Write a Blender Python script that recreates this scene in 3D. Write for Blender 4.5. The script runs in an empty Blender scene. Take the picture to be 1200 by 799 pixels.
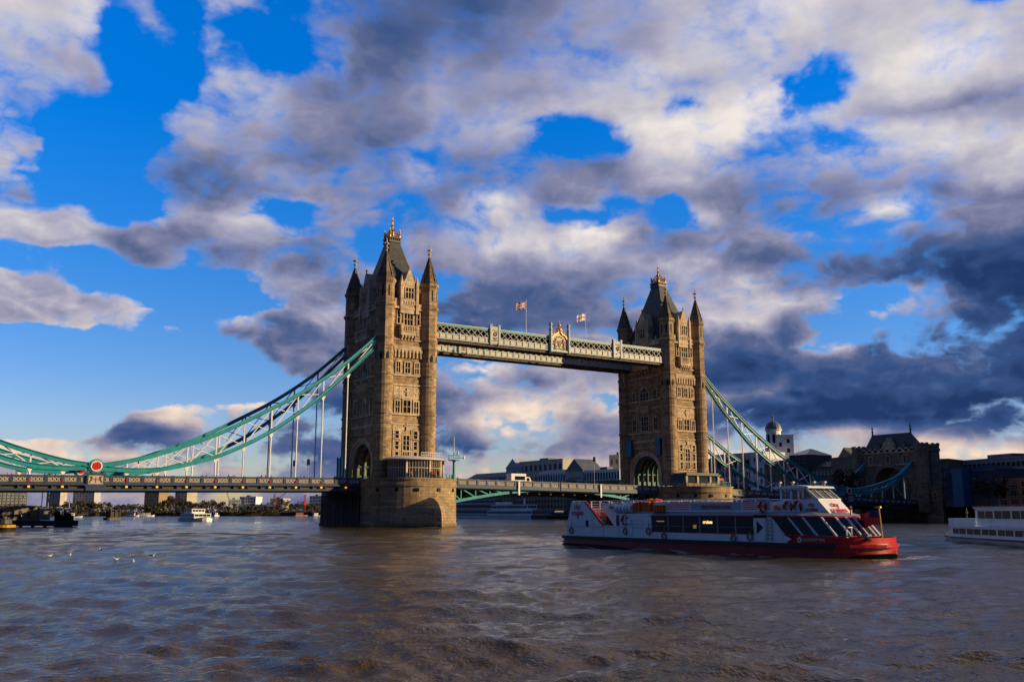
import bpy, math, random
import numpy as np
from mathutils import Vector, Matrix, noise as mnoise

# ------------------------------------------------------------------ scene, camera, sky, sun
scene = bpy.context.scene
COL = scene.collection
rnd = random.Random(7)

CX, CY, CZ = -133.646, -198.811, 2.893
YAW, PITCH, FPX = math.radians(32.368), math.radians(10.276), 1109.1
cam_data = bpy.data.cameras.new("camera")
cam = bpy.data.objects.new("camera", cam_data)
COL.objects.link(cam)
cam.location = (CX, CY, CZ)
cam.rotation_euler = (math.pi / 2 + PITCH, 0, -YAW)
cam_data.sensor_width = 36.0
cam_data.lens = 36.0 * FPX / 1200.0
cam_data.clip_start = 0.5
cam_data.clip_end = 12000
scene.camera = cam

SUN_AZ, SUN_EL = math.radians(125), math.radians(15)      # azimuth clockwise from +Y
SUN_DIR = Vector((math.sin(SUN_AZ) * math.cos(SUN_EL), math.cos(SUN_AZ) * math.cos(SUN_EL), math.sin(SUN_EL)))
sd = bpy.data.lights.new("sun", 'SUN')
sd.energy = 5.0
sd.angle = math.radians(0.5)
sd.color = (1.0, 0.75, 0.44)
sun = bpy.data.objects.new("sun", sd)
COL.objects.link(sun)
sun.rotation_euler = SUN_DIR.to_track_quat('Z', 'Y').to_euler()
sun.location = (150, -250, 120)

vs = scene.view_settings
vs.view_transform = 'Standard'
vs.look = 'None'
vs.exposure = 0.3
vs.gamma = 1.0
vs.use_curve_mapping = False
scene.cycles.max_bounces = 5
scene.cycles.diffuse_bounces = 2
scene.cycles.glossy_bounces = 3
scene.cycles.transmission_bounces = 3
scene.cycles.transparent_max_bounces = 6

AZ0, AZ1, EL0, EL1 = -4.0, 66.0, -1.0, 33.0
# cloud field: (azimuth/10, elevation/10, half width, half height, tilt, brightness, cover), angles in degrees
BLOBS = [
    (0.33, 2.557, 0.299, 0.21, 0, 0.8, 1), (0.482, 2.348, 0.305, 0.122, 25, 0.6, 1), (0.759, 2.277, 0.127, 0.045, 25, 0.42, 1), (0.611, 2.659, 0.063, 0.06, 0, 0.95, 1),
    (0.78, 2.581, 0.184, 0.131, 0, 0.5, -0.3), (0.868, 2.074, 0.275, 0.206, 0, 0.5, -0.4), (1.013, 2.326, 0.142, 0.227, 0, 0.5, -0.3), (1.063, 2.629, 0.164, 0.169, 0, 0.55, 0.75),
    (1.547, 2.882, 0.257, 0.053, 0, 0.62, 0.8), (1.197, 2.467, 0.107, 0.055, 0, 0.5, -0.2), (1.769, 2.653, 0.26, 0.12, 0, 0.5, -0.4), (2.081, 2.775, 0.086, 0.138, 0, 0.3, 0.35),
    (0.342, 1.989, 0.117, 0.198, 0, 0.55, 0.8), (0.319, 1.783, 0.103, 0.111, 0, 0.68, 0.9), (0.474, 1.712, 0.191, 0.045, 0, 0.25, 0.8), (0.716, 1.704, 0.199, 0.055, 0, 0.5, 0.1),
    (0.491, 1.521, 0.211, 0.091, 0, 0.68, 0.95), (0.595, 1.826, 0.174, 0.091, 0, 0.5, -0.3), (1.154, 2.71, 0.068, 0.177, 0, 0.5, -0.3), (0.939, 1.756, 0.183, 0.14, 0, 0.5, -0.3),
    (0.74, 1.962, 0.179, 0.182, 0, 0.5, -0.4), (1.867, 2.801, 0.137, 0.137, 0, 0.5, -0.2), (2.115, 2.614, 0.085, 0.122, 0, 0.4, 0.1), (1.24, 1.452, 0.113, 0.068, 0, 0.5, 0),
    (0.883, 1.275, 0.223, 0.038, 0, 0.5, -0.2), (1.57, 2.515, 0.213, 0.129, 0, 0.78, 1), (1.632, 2.31, 0.254, 0.165, 0, 0.7, 1), (1.263, 2.22, 0.243, 0.14, -20, 0.55, 1),
    (1.066, 1.937, 0.234, 0.117, 0, 0.33, 1), (1.357, 1.898, 0.437, 0.119, 0, 0.33, 1), (1.796, 2.11, 0.307, 0.193, 0, 0.42, 1), (1.99, 2.415, 0.21, 0.119, 0, 0.5, 1),
    (1.803, 1.964, 0.204, 0.068, 0, 0.62, 0.9), (0.926, 1.919, 0.092, 0.186, 0, 0.5, -0.1), (1.865, 1.737, 0.203, 0.044, 0, 0.5, -0.2), (0.993, 1.643, 0.138, 0.047, 0, 0.5, -0.1),
    (1.617, 1.655, 0.223, 0.088, 0, 0.72, 1), (1.328, 1.581, 0.287, 0.097, 0, 0.45, 1), (1.626, 1.482, 0.542, 0.109, 0, 0.38, 1), (1.193, 1.448, 0.188, 0.096, 0, 0.4, 0.9),
    (0.658, 1.323, 0.389, 0.065, 0, 0.5, -0.15), (0.51, 1.293, 0.147, 0.046, 0, 0.52, 0.6), (0.42, 1.112, 0.164, 0.082, 10, 0.66, 1), (0.676, 1.09, 0.258, 0.065, 8, 0.58, 0.95),
    (1.057, 1.059, 0.182, 0.077, 0, 0.72, 1), (1.107, 0.995, 0.16, 0.039, 0, 0.45, 0.7), (1.444, 1.247, 0.24, 0.108, 0, 0.5, -0.3), (1.882, 1.349, 0.402, 0.09, 0, 0.5, 1),
    (2.135, 1.362, 0.154, 0.126, 0, 0.35, 1), (1.524, 1.109, 0.125, 0.054, 0, 0.88, 1), (1.651, 0.997, 0.243, 0.08, 0, 0.4, 0.9), (2.048, 0.978, 0.251, 0.142, 0, 0.36, 1),
    (2.169, 1.135, 0.153, 0.081, 0, 0.55, 1), (1.855, 0.82, 0.197, 0.08, 0, 0.4, 0.6), (0.873, 0.798, 0.702, 0.123, 0, 0.5, -0.5), (1.329, 0.774, 0.466, 0.122, 0, 0.5, -0.4),
    (0.867, 0.585, 0.157, 0.016, 0, 0.38, 0.7), (0.634, 0.551, 0.335, 0.101, 0, 0.5, -0.4), (1.713, 0.715, 0.194, 0.07, 0, 0.5, -0.4), (1.154, 0.621, 0.317, 0.077, 0, 0.5, -0.4),
    (0.445, 0.338, 0.201, 0.036, 0, 0.85, 1), (0.864, 0.326, 0.215, 0.037, 0, 0.8, 1), (0.657, 0.252, 0.499, 0.055, 0, 0.6, 1), (1.364, 0.575, 0.195, 0.044, -8, 0.95, 1),
    (1.508, 0.511, 0.189, 0.049, 0, 0.8, 1), (1.186, 0.478, 0.181, 0.067, 0, 0.35, 1), (1.305, 0.385, 0.321, 0.067, 0, 0.28, 1), (1.766, 0.622, 0.126, 0.06, 0, 0.92, 1),
    (1.677, 0.466, 0.192, 0.079, 0, 0.45, 1), (2.012, 0.599, 0.198, 0.1, 0, 0.3, 1), (2.168, 0.4, 0.249, 0.125, 0, 0.25, 1), (1.875, 0.347, 0.291, 0.069, 0, 0.35, 1),
    (1.27, 0.216, 0.908, 0.067, 0, 0.5, 1), (2.139, 0.516, 0.149, 0.03, 0, 0.75, 0.4), (1.277, 0.097, 1.358, 0.047, 0, 0.5, 0.9), (1.37, 0.459, 0.371, 0.097, 0, 0.26, 1.15),
    (1.726, 0.433, 0.336, 0.109, 0, 0.24, 1.15), (2.042, 0.474, 0.222, 0.13, 0, 0.24, 1.15), (1.25, 0.542, 0.206, 0.043, -12, 0.92, 1.15), (1.433, 0.583, 0.211, 0.044, -4, 1, 1.15),
    (1.775, 0.633, 0.136, 0.06, 0, 1, 1.15), (1.971, 0.398, 0.441, 0.1, 0, 0.3, 1.1), (1.54, 0.537, 0.17, 0.044, 0, 0.7, 1.1), (0.527, 0.336, 0.245, 0.041, 0, 0.9, 1.1),
    (0.864, 0.317, 0.259, 0.042, 0, 0.85, 1.1), (2.297, 2.791, 0.326, 0.208, 0, 0.28, 0.95), (2.791, 2.863, 0.555, 0.209, 0, 0.35, 1), (3.46, 2.822, 0.501, 0.234, 0, 0.46, 1),
    (4.014, 2.848, 0.384, 0.139, 0, 0.6, 1), (4.343, 2.894, 0.27, 0.114, 0, 0.72, 1), (2.852, 2.486, 0.329, 0.193, 0, 0.62, 1), (2.417, 2.42, 0.27, 0.241, 0, 0.42, 1),
    (3.237, 2.563, 0.332, 0.144, 0, 0.48, 1), (3.733, 2.554, 0.329, 0.12, 0, 0.5, 1), (3.182, 2.344, 0.219, 0.059, -20, 0.72, 1), (4.007, 2.59, 0.217, 0.085, -15, 0.85, 1),
    (3.785, 2.442, 0.327, 0.058, -15, 0.75, 1), (3.575, 2.252, 0.196, 0.039, -5, 0.4, 0.08), (3.726, 2.18, 0.162, 0.035, 0, 0.4, 0.12), (2.91, 2.193, 0.272, 0.099, 0, 0.55, 1),
    (2.321, 2.073, 0.318, 0.173, 0, 0.42, 1), (2.642, 2.012, 0.118, 0.07, 0, 0.7, 1), (2.858, 1.968, 0.27, 0.11, 0, 0.38, 1), (3.129, 1.846, 0.119, 0.061, 0, 0.85, 1),
    (3.076, 1.718, 0.268, 0.081, 0, 0.66, 1), (3.454, 2.021, 0.325, 0.1, 0, 0.42, 1), (3.615, 1.968, 0.216, 0.07, 0, 0.55, 1), (3.801, 1.817, 0.213, 0.04, -8, 0.4, 0.12),
    (2.361, 1.599, 0.115, 0.081, 0, 0.3, 0.15), (2.175, 1.716, 0.156, 0.15, 0, 0.4, 0.9), (2.542, 1.732, 0.265, 0.126, 0, 0.36, 1), (2.652, 1.533, 0.264, 0.102, 0, 0.5, 1),
    (2.866, 1.383, 0.132, 0.072, 0, 0.3, -0.05), (3.717, 1.596, 0.181, 0.076, -15, 0.95, 1), (3.29, 1.617, 0.16, 0.082, 0, 0.8, 1), (3.237, 1.463, 0.479, 0.082, -5, 0.55, 1),
    (3.025, 1.308, 0.317, 0.093, 0, 0.33, 1), (3.501, 1.308, 0.476, 0.129, 0, 0.33, 1), (3.926, 1.479, 0.315, 0.102, -10, 0.6, 1), (3.869, 1.276, 0.314, 0.102, 0, 0.4, 1),
    (3.039, 0.828, 0.135, 0.067, 0, 0.95, 1), (2.873, 0.765, 0.156, 0.093, 0, 0.42, 1), (3.237, 0.767, 0.26, 0.082, 0, 0.42, 1), (3.601, 0.817, 0.208, 0.103, 0, 0.6, 1),
    (3.759, 0.918, 0.208, 0.072, 0, 0.5, 1), (3.496, 0.663, 0.259, 0.072, 0, 0.7, 1), (3.237, 0.587, 0.259, 0.062, -10, 0.88, 1), (3.185, 0.484, 0.206, 0.051, 0, 0.98, 1),
    (3.495, 0.535, 0.258, 0.061, -10, 0.85, 1), (3.03, 0.51, 0.206, 0.082, 0, 0.66, 1), (2.796, 0.662, 0.129, 0.103, 0, 0.22, 1), (2.877, 0.407, 0.308, 0.082, 0, 0.18, 1),
    (3.185, 0.367, 0.309, 0.051, 0, 0.3, 1), (3.7, 0.483, 0.185, 0.112, 0, 0.45, 1), (3.443, 0.407, 0.206, 0.061, 0, 0.55, 1), (3.339, 0.28, 0.718, 0.046, 0, 0.72, 1),
    (2.827, 0.28, 0.204, 0.046, 0, 0.45, 1), (3.816, 0.64, 0.046, 0.051, 0, 0.6, 0), (3.749, 0.304, 0.255, 0.051, 0, 0.75, 1), (4.605, 2.755, 0.369, 0.183, 0, 0.74, 1),
    (4.87, 2.817, 0.309, 0.112, 0, 0.86, 1), (4.753, 2.578, 0.31, 0.116, 0, 0.7, 1), (4.487, 2.51, 0.263, 0.075, 0, 0.6, 0.9), (5.361, 2.614, 0.29, 0.178, 0, 0.72, 1),
    (5.779, 2.499, 0.363, 0.157, 0, 0.84, 1), (6.173, 2.421, 0.253, 0.17, 0, 0.8, 1), (5.655, 2.676, 0.279, 0.087, 0, 0.68, 1), (5.122, 2.372, 0.128, 0.139, 15, 0.5, -0.05),
    (5.275, 2.444, 0.097, 0.055, 0, 0.5, -0.2), (5.978, 2.679, 0.177, 0.034, -12, 0.5, 0.05), (4.324, 2.413, 0.106, 0.043, 0, 0.5, 0.2), (5.715, 2.286, 0.318, 0.098, 0, 0.72, 1),
    (5.842, 2.174, 0.399, 0.062, 0, 0.42, 1), (6.114, 2.259, 0.212, 0.087, 0, 0.68, 1), (6.005, 2.011, 0.129, 0.04, 10, 0.5, 0.05), (5.586, 2.42, 0.186, 0.08, 0, 0.86, 1),
    (4.582, 2.287, 0.389, 0.096, 0, 0.93, 1), (4.369, 2.207, 0.263, 0.121, 0, 0.85, 1), (4.987, 2.2, 0.199, 0.043, 0, 0.85, 1), (4.31, 2.039, 0.21, 0.089, 0, 0.6, 1),
    (5.511, 2.064, 0.279, 0.101, 0, 0.88, 1), (5.78, 1.978, 0.222, 0.1, 0, 0.86, 1), (6.121, 1.878, 0.209, 0.111, 0, 0.86, 1), (5.123, 1.994, 0.292, 0.095, 0, 0.6, 1),
    (4.671, 1.989, 0.306, 0.107, -15, 0.42, 1), (4.814, 1.805, 0.35, 0.122, 0, 0.35, 1), (5.111, 1.803, 0.29, 0.12, 0, 0.4, 1), (5.358, 1.895, 0.283, 0.094, 0, 0.55, 1),
    (5.676, 1.808, 0.269, 0.065, -15, 0.42, 1), (5.508, 1.702, 0.11, 0.056, 0, 0.92, 1), (5.842, 1.646, 0.348, 0.092, -10, 0.5, 1), (6.101, 1.656, 0.166, 0.09, 0, 0.55, 1),
    (5.197, 1.625, 0.381, 0.048, 0, 0.5, 1), (4.303, 1.841, 0.083, 0.09, 0, 0.3, -0.2), (4.467, 1.767, 0.072, 0.06, 0, 0.85, 0.9), (4.296, 1.641, 0.207, 0.09, 0, 0.3, 0.4),
    (5.875, 1.517, 0.258, 0.046, 0, 0.45, 1), (4.29, 1.455, 0.257, 0.091, 0, 0.72, 1), (4.182, 1.317, 0.206, 0.102, 0, 0.62, 1), (4.537, 1.251, 0.251, 0.06, 0, 0.66, 1),
    (4.693, 1.368, 0.08, 0.07, 0, 0.8, 0.9), (4.944, 1.451, 0.39, 0.088, 0, 0.25, 1), (5.082, 1.317, 0.334, 0.078, 0, 0.28, 1), (5.149, 1.244, 0.217, 0.034, 0, 0.85, 1),
    (4.632, 1.121, 0.199, 0.04, -12, 0.85, 0.9), (5.646, 1.412, 0.534, 0.085, 0, 0.18, 0.9), (4.898, 1.043, 0.29, 0.064, 0, 0.32, 1), (4.478, 1.027, 0.2, 0.05, 0, 0.38, 1),
    (5.192, 1.172, 0.141, 0.039, 0, 0.4, 0.5), (5.071, 1.131, 0.143, 0.034, 0, 0.4, 0.6), (5.254, 1.036, 0.158, 0.053, 0, 0.6, 0.08), (5.109, 0.962, 0.104, 0.029, 0, 0.6, 0.15),
    (5.605, 1.169, 0.177, 0.052, 0, 0.88, 1), (5.643, 1.08, 0.176, 0.047, 0, 0.6, 1), (5.405, 1.219, 0.091, 0.038, 0, 0.6, -0.2), (5.167, 0.915, 0.093, 0.019, -8, 0.95, 1),
    (5.429, 0.904, 0.225, 0.096, 0, 0.14, 0.9), (5.849, 1.203, 0.299, 0.116, 0, 0.16, 0.9), (5.911, 0.917, 0.335, 0.185, 0, 0.24, 1), (5.684, 0.746, 0.518, 0.141, 0, 0.16, 1),
    (5.238, 0.77, 0.46, 0.097, 0, 0.16, 1), (4.62, 0.845, 0.197, 0.1, 0, 0.2, 1), (4.525, 0.939, 0.249, 0.05, 0, 0.35, 0.9), (4.848, 0.722, 0.086, 0.02, 0, 0.9, 1),
    (4.736, 0.701, 0.097, 0.025, 0, 0.75, 1), (4.666, 0.768, 0.294, 0.05, 0, 0.2, 1), (4.464, 0.674, 0.149, 0.05, 0, 0.6, 0.8), (5.042, 0.607, 0.469, 0.107, 0, 0.13, 1),
    (5.668, 0.535, 0.516, 0.103, 0, 0.12, 1), (4.605, 0.495, 0.293, 0.09, 0, 0.3, 1), (4.551, 0.372, 0.195, 0.06, 0, 0.75, 1), (5.149, 0.443, 0.157, 0.039, -5, 0.95, 1),
    (5.488, 0.447, 0.264, 0.038, 0, 0.6, 1), (4.958, 0.365, 0.094, 0.068, 0, 0.45, 1), (5.076, 0.387, 0.093, 0.048, 0, 0.85, 1), (5.591, 0.364, 0.13, 0.037, 0, 0.9, 1),
    (5.743, 0.392, 0.169, 0.023, 0, 0.85, 1), (5.929, 0.373, 0.164, 0.036, 0, 0.38, 1), (5.861, 0.297, 0.33, 0.032, 0, 0.82, 1), (5.207, 0.264, 0.545, 0.057, 0, 0.7, 1),
    (4.449, 0.274, 0.196, 0.06, 0, 0.8, 1), (5.198, 0.121, 1.132, 0.047, 0, 0.6, 1), (3.237, 0.103, 1.02, 0.06, 0, 0.6, 1),
]


def sky_field(n_az=62, n_el=24):
    """brightness and cover tables over azimuth and elevation, a smooth blend of the clouds listed above"""
    bl = np.array(BLOBS)
    lum = np.zeros((n_el, n_az))
    cov = np.zeros((n_el, n_az))
    for i in range(n_el):
        e = (EL0 + (EL1 - EL0) * (i / (n_el - 1)) ** (1 / .75)) / 10
        for j in range(n_az):
            a = (AZ0 + (AZ1 - AZ0) * j / (n_az - 1)) / 10
            tl = np.radians(bl[:, 4])
            dx, dy = (a - bl[:, 0]) * math.cos(e * .1745), (bl[:, 1] - e)
            rx = np.maximum(bl[:, 2] * np.cos(bl[:, 1] * .1745), .07)
            ry = np.maximum(bl[:, 3], .035)
            p = (dx * np.cos(tl) + dy * np.sin(tl)) / rx
            q = (-dx * np.sin(tl) + dy * np.cos(tl)) / ry
            w = np.exp(-np.minimum((p * p + q * q) * 1.1, 60)) * np.sqrt(np.minimum(1.5, .0241 / (rx * ry)))
            w = w + 1e-5 / (1 + p * p + q * q) + 1e-12
            lum[i, j] = (w * bl[:, 5]).sum() / w.sum()
            cov[i, j] = (w * bl[:, 6]).sum() / w.sum()
    return np.clip(lum, 0, 1), np.clip((cov + .5) / 1.5, 0, 1)


world = bpy.data.worlds.new("World")
world.use_nodes = True
WN, WL = world.node_tree.nodes, world.node_tree.links
WN.clear()


class NG:
    """tiny helper for writing node graphs"""
    def __init__(self, tree):
        self.t = tree

    def set(self, sock, v):
        if isinstance(v, bpy.types.NodeSocket):
            self.t.links.new(v, sock)
        elif v is not None:
            sock.default_value = v

    def m(self, op, a, b=None, c=None, clamp=False):
        n = self.t.nodes.new('ShaderNodeMath')
        n.operation = op
        n.use_clamp = clamp
        for s, v in zip(n.inputs, (a, b, c)):
            self.set(s, v)
        return n.outputs[0]

    def v(self, op, a, b=None, c=None, scale=None):
        n = self.t.nodes.new('ShaderNodeVectorMath')
        n.operation = op
        for s, x in zip(n.inputs, (a, b, c)):
            self.set(s, x)
        if scale is not None:
            self.set(n.inputs['Scale'], scale)
        return n.outputs['Value'] if op in ('DOT_PRODUCT', 'LENGTH', 'DISTANCE') else n.outputs['Vector']

    def noise(self, vec, scale, detail=6, rough=.55, out='Fac', dist=0.0):
        n = self.t.nodes.new('ShaderNodeTexNoise')
        self.set(n.inputs['Vector'], vec)
        n.inputs['Scale'].default_value = scale
        n.inputs['Detail'].default_value = detail
        n.inputs['Roughness'].default_value = rough
        n.inputs['Distortion'].default_value = dist
        return n.outputs[out]

    def billow(self, vec):
        """rounded lumps with sharp creases, two sizes"""
        one = lambda sc, dt: self.m('ABSOLUTE', self.m('MULTIPLY_ADD', self.noise(vec, sc, dt, .5), 2.0, -1.0))
        return self.m('MULTIPLY_ADD', one(31.0, 3), .42, self.m('MULTIPLY', one(13.0, 1.5), .75))

    def ramp(self, fac, stops, interp='LINEAR'):
        n = self.t.nodes.new('ShaderNodeValToRGB')
        n.color_ramp.interpolation = interp
        el = n.color_ramp.elements
        while len(el) < len(stops):
            el.new(0.5)
        for e, (p, c) in zip(el, sorted(stops, key=lambda s: s[0])):
            e.position = p
            e.color = (c[0], c[1], c[2], 1)
        self.set(n.inputs[0], fac)
        return n.outputs['Color']

    def mix(self, fac, a, b, kind='MIX'):
        n = self.t.nodes.new('ShaderNodeMix')
        n.data_type = 'RGBA'
        n.blend_type = kind
        self.set(n.inputs[0], fac)
        self.set(n.inputs[6], a if isinstance(a, bpy.types.NodeSocket) else (*a, 1))
        self.set(n.inputs[7], b if isinstance(b, bpy.types.NodeSocket) else (*b, 1))
        return n.outputs[2]

    def smooth(self, x, lo, hi):
        n = self.t.nodes.new('ShaderNodeMapRange')
        n.interpolation_type = 'SMOOTHSTEP'
        self.set(n.inputs[0], x)
        n.inputs[1].default_value = lo
        n.inputs[2].default_value = hi
        return n.outputs[0]


def build_world():
    g = NG(world.node_tree)
    tc = WN.new('ShaderNodeTexCoord')
    d = g.v('NORMALIZE', tc.outputs['Generated'])
    # slightly ragged lookup so that cloud masses get natural outlines
    w1 = g.v('SUBTRACT', g.noise(d, 7.0, 5, .6, 'Color'), (.5, .5, .5))
    w2 = g.v('SUBTRACT', g.noise(d, 26.0, 4, .6, 'Color'), (.5, .5, .5))
    sep = WN.new('ShaderNodeSeparateXYZ')
    WL.new(d, sep.inputs[0])
    ws = WN.new('ShaderNodeSeparateXYZ')
    WL.new(g.v('ADD', g.v('SCALE', w1, scale=.060), g.v('SCALE', w2, scale=.024)), ws.inputs[0])
    az = g.m('MULTIPLY', g.m('ARCTAN2', sep.outputs[0], sep.outputs[1]), 180 / math.pi)
    el = g.m('MULTIPLY', g.m('ARCSINE', sep.outputs[2]), 180 / math.pi)
    A = g.m('ADD', g.m('DIVIDE', g.m('SUBTRACT', az, AZ0), AZ1 - AZ0), g.m('MULTIPLY', ws.outputs[0], .95))
    Ew = g.m('MULTIPLY', ws.outputs[1], g.m('MINIMUM', 1.1, g.m('MAXIMUM', .25, g.m('MULTIPLY', el, .09))))
    E = g.m('ADD', g.m('DIVIDE', g.m('SUBTRACT', el, EL0), EL1 - EL0), Ew)
    E = g.m('POWER', g.m('MINIMUM', g.m('MAXIMUM', E, 0.0), 1.0), .75)
    n_az, n_el = 62, 40
    lum_t, cov_t = sky_field(n_az, n_el)
    En = g.m('MULTIPLY', E, n_el - 1)
    acc = None
    for i in range(n_el):
        gt = bpy.data.node_groups.new('cloud_row', 'ShaderNodeTree')
        gt.interface.new_socket('A', in_out='INPUT', socket_type='NodeSocketFloat')
        gt.interface.new_socket('Color', in_out='OUTPUT', socket_type='NodeSocketColor')
        gg_ = NG(gt)
        gi, go = gt.nodes.new('NodeGroupInput'), gt.nodes.new('NodeGroupOutput')
        stops = [(j / (n_az - 1), (float(lum_t[i, j]), float(cov_t[i, j]), 0)) for j in range(n_az)]
        ra = gg_.ramp(gi.outputs[0], stops[:n_az // 2 + 1])
        rb = gg_.ramp(gi.outputs[0], stops[n_az // 2 - 1:])
        gt.links.new(gg_.mix(gg_.m('GREATER_THAN', gi.outputs[0], (n_az / 2 - .5) / (n_az - 1)), ra, rb), go.inputs[0])
        gn = WN.new('ShaderNodeGroup')
        gn.node_tree = gt
        WL.new(A, gn.inputs[0])
        row = gn.outputs[0]
        wgt = g.m('SUBTRACT', 1.0, g.m('ABSOLUTE', g.m('SUBTRACT', En, float(i))), clamp=True)
        acc = g.v('SCALE', row, scale=wgt) if acc is None else g.v('ADD', acc, g.v('SCALE', row, scale=wgt))
    s2 = WN.new('ShaderNodeSeparateXYZ')
    WL.new(acc, s2.inputs[0])
    lum, cov = s2.outputs[0], g.m('MINIMUM', .86, g.m('MULTIPLY_ADD', s2.outputs[1], 1.35, -.42))
    # billows, lit from the sun's side: broad swells, then finer puffs
    p = g.v('MULTIPLY', d, (1.0, 1.0, 1.7))
    sunward = Vector((SUN_DIR.x * .75, SUN_DIR.y * .75, .95))
    wob = g.v('SCALE', g.v('SUBTRACT', g.noise(p, 9.0, 3, .5, 'Color'), (.5, .5, .5)), scale=.06)
    pw = g.v('ADD', p, wob)
    n1 = g.noise(p, 6.0, 10, .56)
    n2 = g.noise(g.v('ADD', p, tuple(.045 * c for c in sunward)), 6.0, 5, .5)
    b1 = g.billow(pw)
    b2 = g.billow(g.v('ADD', pw, tuple(.012 * c for c in sunward)))
    crisp = g.m('SUBTRACT', 1.0, g.smooth(el, 6.0, 30.0))
    puff = g.m('MULTIPLY', g.m('SUBTRACT', b1, b2), g.m('MULTIPLY_ADD', crisp, .40, .15))
    relief = g.m('MULTIPLY_ADD', g.m('SUBTRACT', n1, n2), .80, puff)
    dens = g.m('MULTIPLY_ADD', g.m('SUBTRACT', n1, .5), 2.0, cov)
    dens = g.m('MULTIPLY_ADD', g.m('SUBTRACT', b1, .24), g.m('MULTIPLY_ADD', crisp, .50, .70), dens)
    soft = g.m('MULTIPLY_ADD', crisp, -.18, .34)
    alpha = g.smooth(g.m('DIVIDE', g.m('SUBTRACT', dens, .57), soft), -1.0, 1.0)
    # thin margins let the light through
    lum = g.m('MULTIPLY_ADD', g.m('SUBTRACT', 1.0, g.smooth(dens, .45, .95)), .17, lum)
    # clouds outside the view are added dark and closed, to lower the fill light
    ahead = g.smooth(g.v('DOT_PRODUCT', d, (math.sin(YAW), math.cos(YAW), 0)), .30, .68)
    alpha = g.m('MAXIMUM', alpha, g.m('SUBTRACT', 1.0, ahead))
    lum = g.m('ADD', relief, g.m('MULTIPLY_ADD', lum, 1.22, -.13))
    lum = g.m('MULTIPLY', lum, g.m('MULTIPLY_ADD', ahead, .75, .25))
    cl = g.ramp(lum, [(0.0, (.017, .044, .145)), (.2, (.040, .090, .245)), (.36, (.100, .138, .285)),
                      (.52, (.232, .246, .395)), (.68, (.415, .408, .545)), (.84, (.640, .608, .650)), (1.0, (.92, .84, .79))])
    # low clouds take the sunset's warmth
    warm = g.m('SUBTRACT', 1.0, g.smooth(el, 1.0, 14.0))
    cl = g.mix(g.m('MULTIPLY', warm, g.smooth(lum, .35, .85)), cl, g.mix(1.0, cl, (1.08, .90, .74), 'MULTIPLY'))
    sky = WN.new('ShaderNodeTexSky')
    sky.sky_type = 'NISHITA'
    sky.sun_disc = False
    sky.sun_elevation = SUN_EL
    sky.sun_rotation = SUN_AZ
    sky.air_density = 1.0
    sky.dust_density = 0.3
    sky.ozone_density = 2.0
    hs = WN.new('ShaderNodeHueSaturation')
    hs.inputs['Saturation'].default_value = 1.55
    hs.inputs['Value'].default_value = SKYV
    WL.new(sky.outputs[0], hs.inputs['Color'])
    skyc = g.mix(1.0, hs.outputs[0], g.mix(g.smooth(el, 3.0, 30.0), SKYLOW, SKYHIGH), 'MULTIPLY')
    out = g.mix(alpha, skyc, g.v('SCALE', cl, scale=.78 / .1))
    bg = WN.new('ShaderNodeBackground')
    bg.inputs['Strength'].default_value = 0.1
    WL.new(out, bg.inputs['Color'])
    wo = WN.new('ShaderNodeOutputWorld')
    WL.new(bg.outputs[0], wo.inputs[0])


SKYV = .86
SKYLOW, SKYHIGH = (1.1, 1.0, 1.5), (1.0, 1.62, 2.50)
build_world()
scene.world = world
world.cycles.sampling_method = 'MANUAL'
world.cycles.sample_map_resolution = 512


# ------------------------------------------------------------------ building helpers
ROOTLOC = {}


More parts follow.
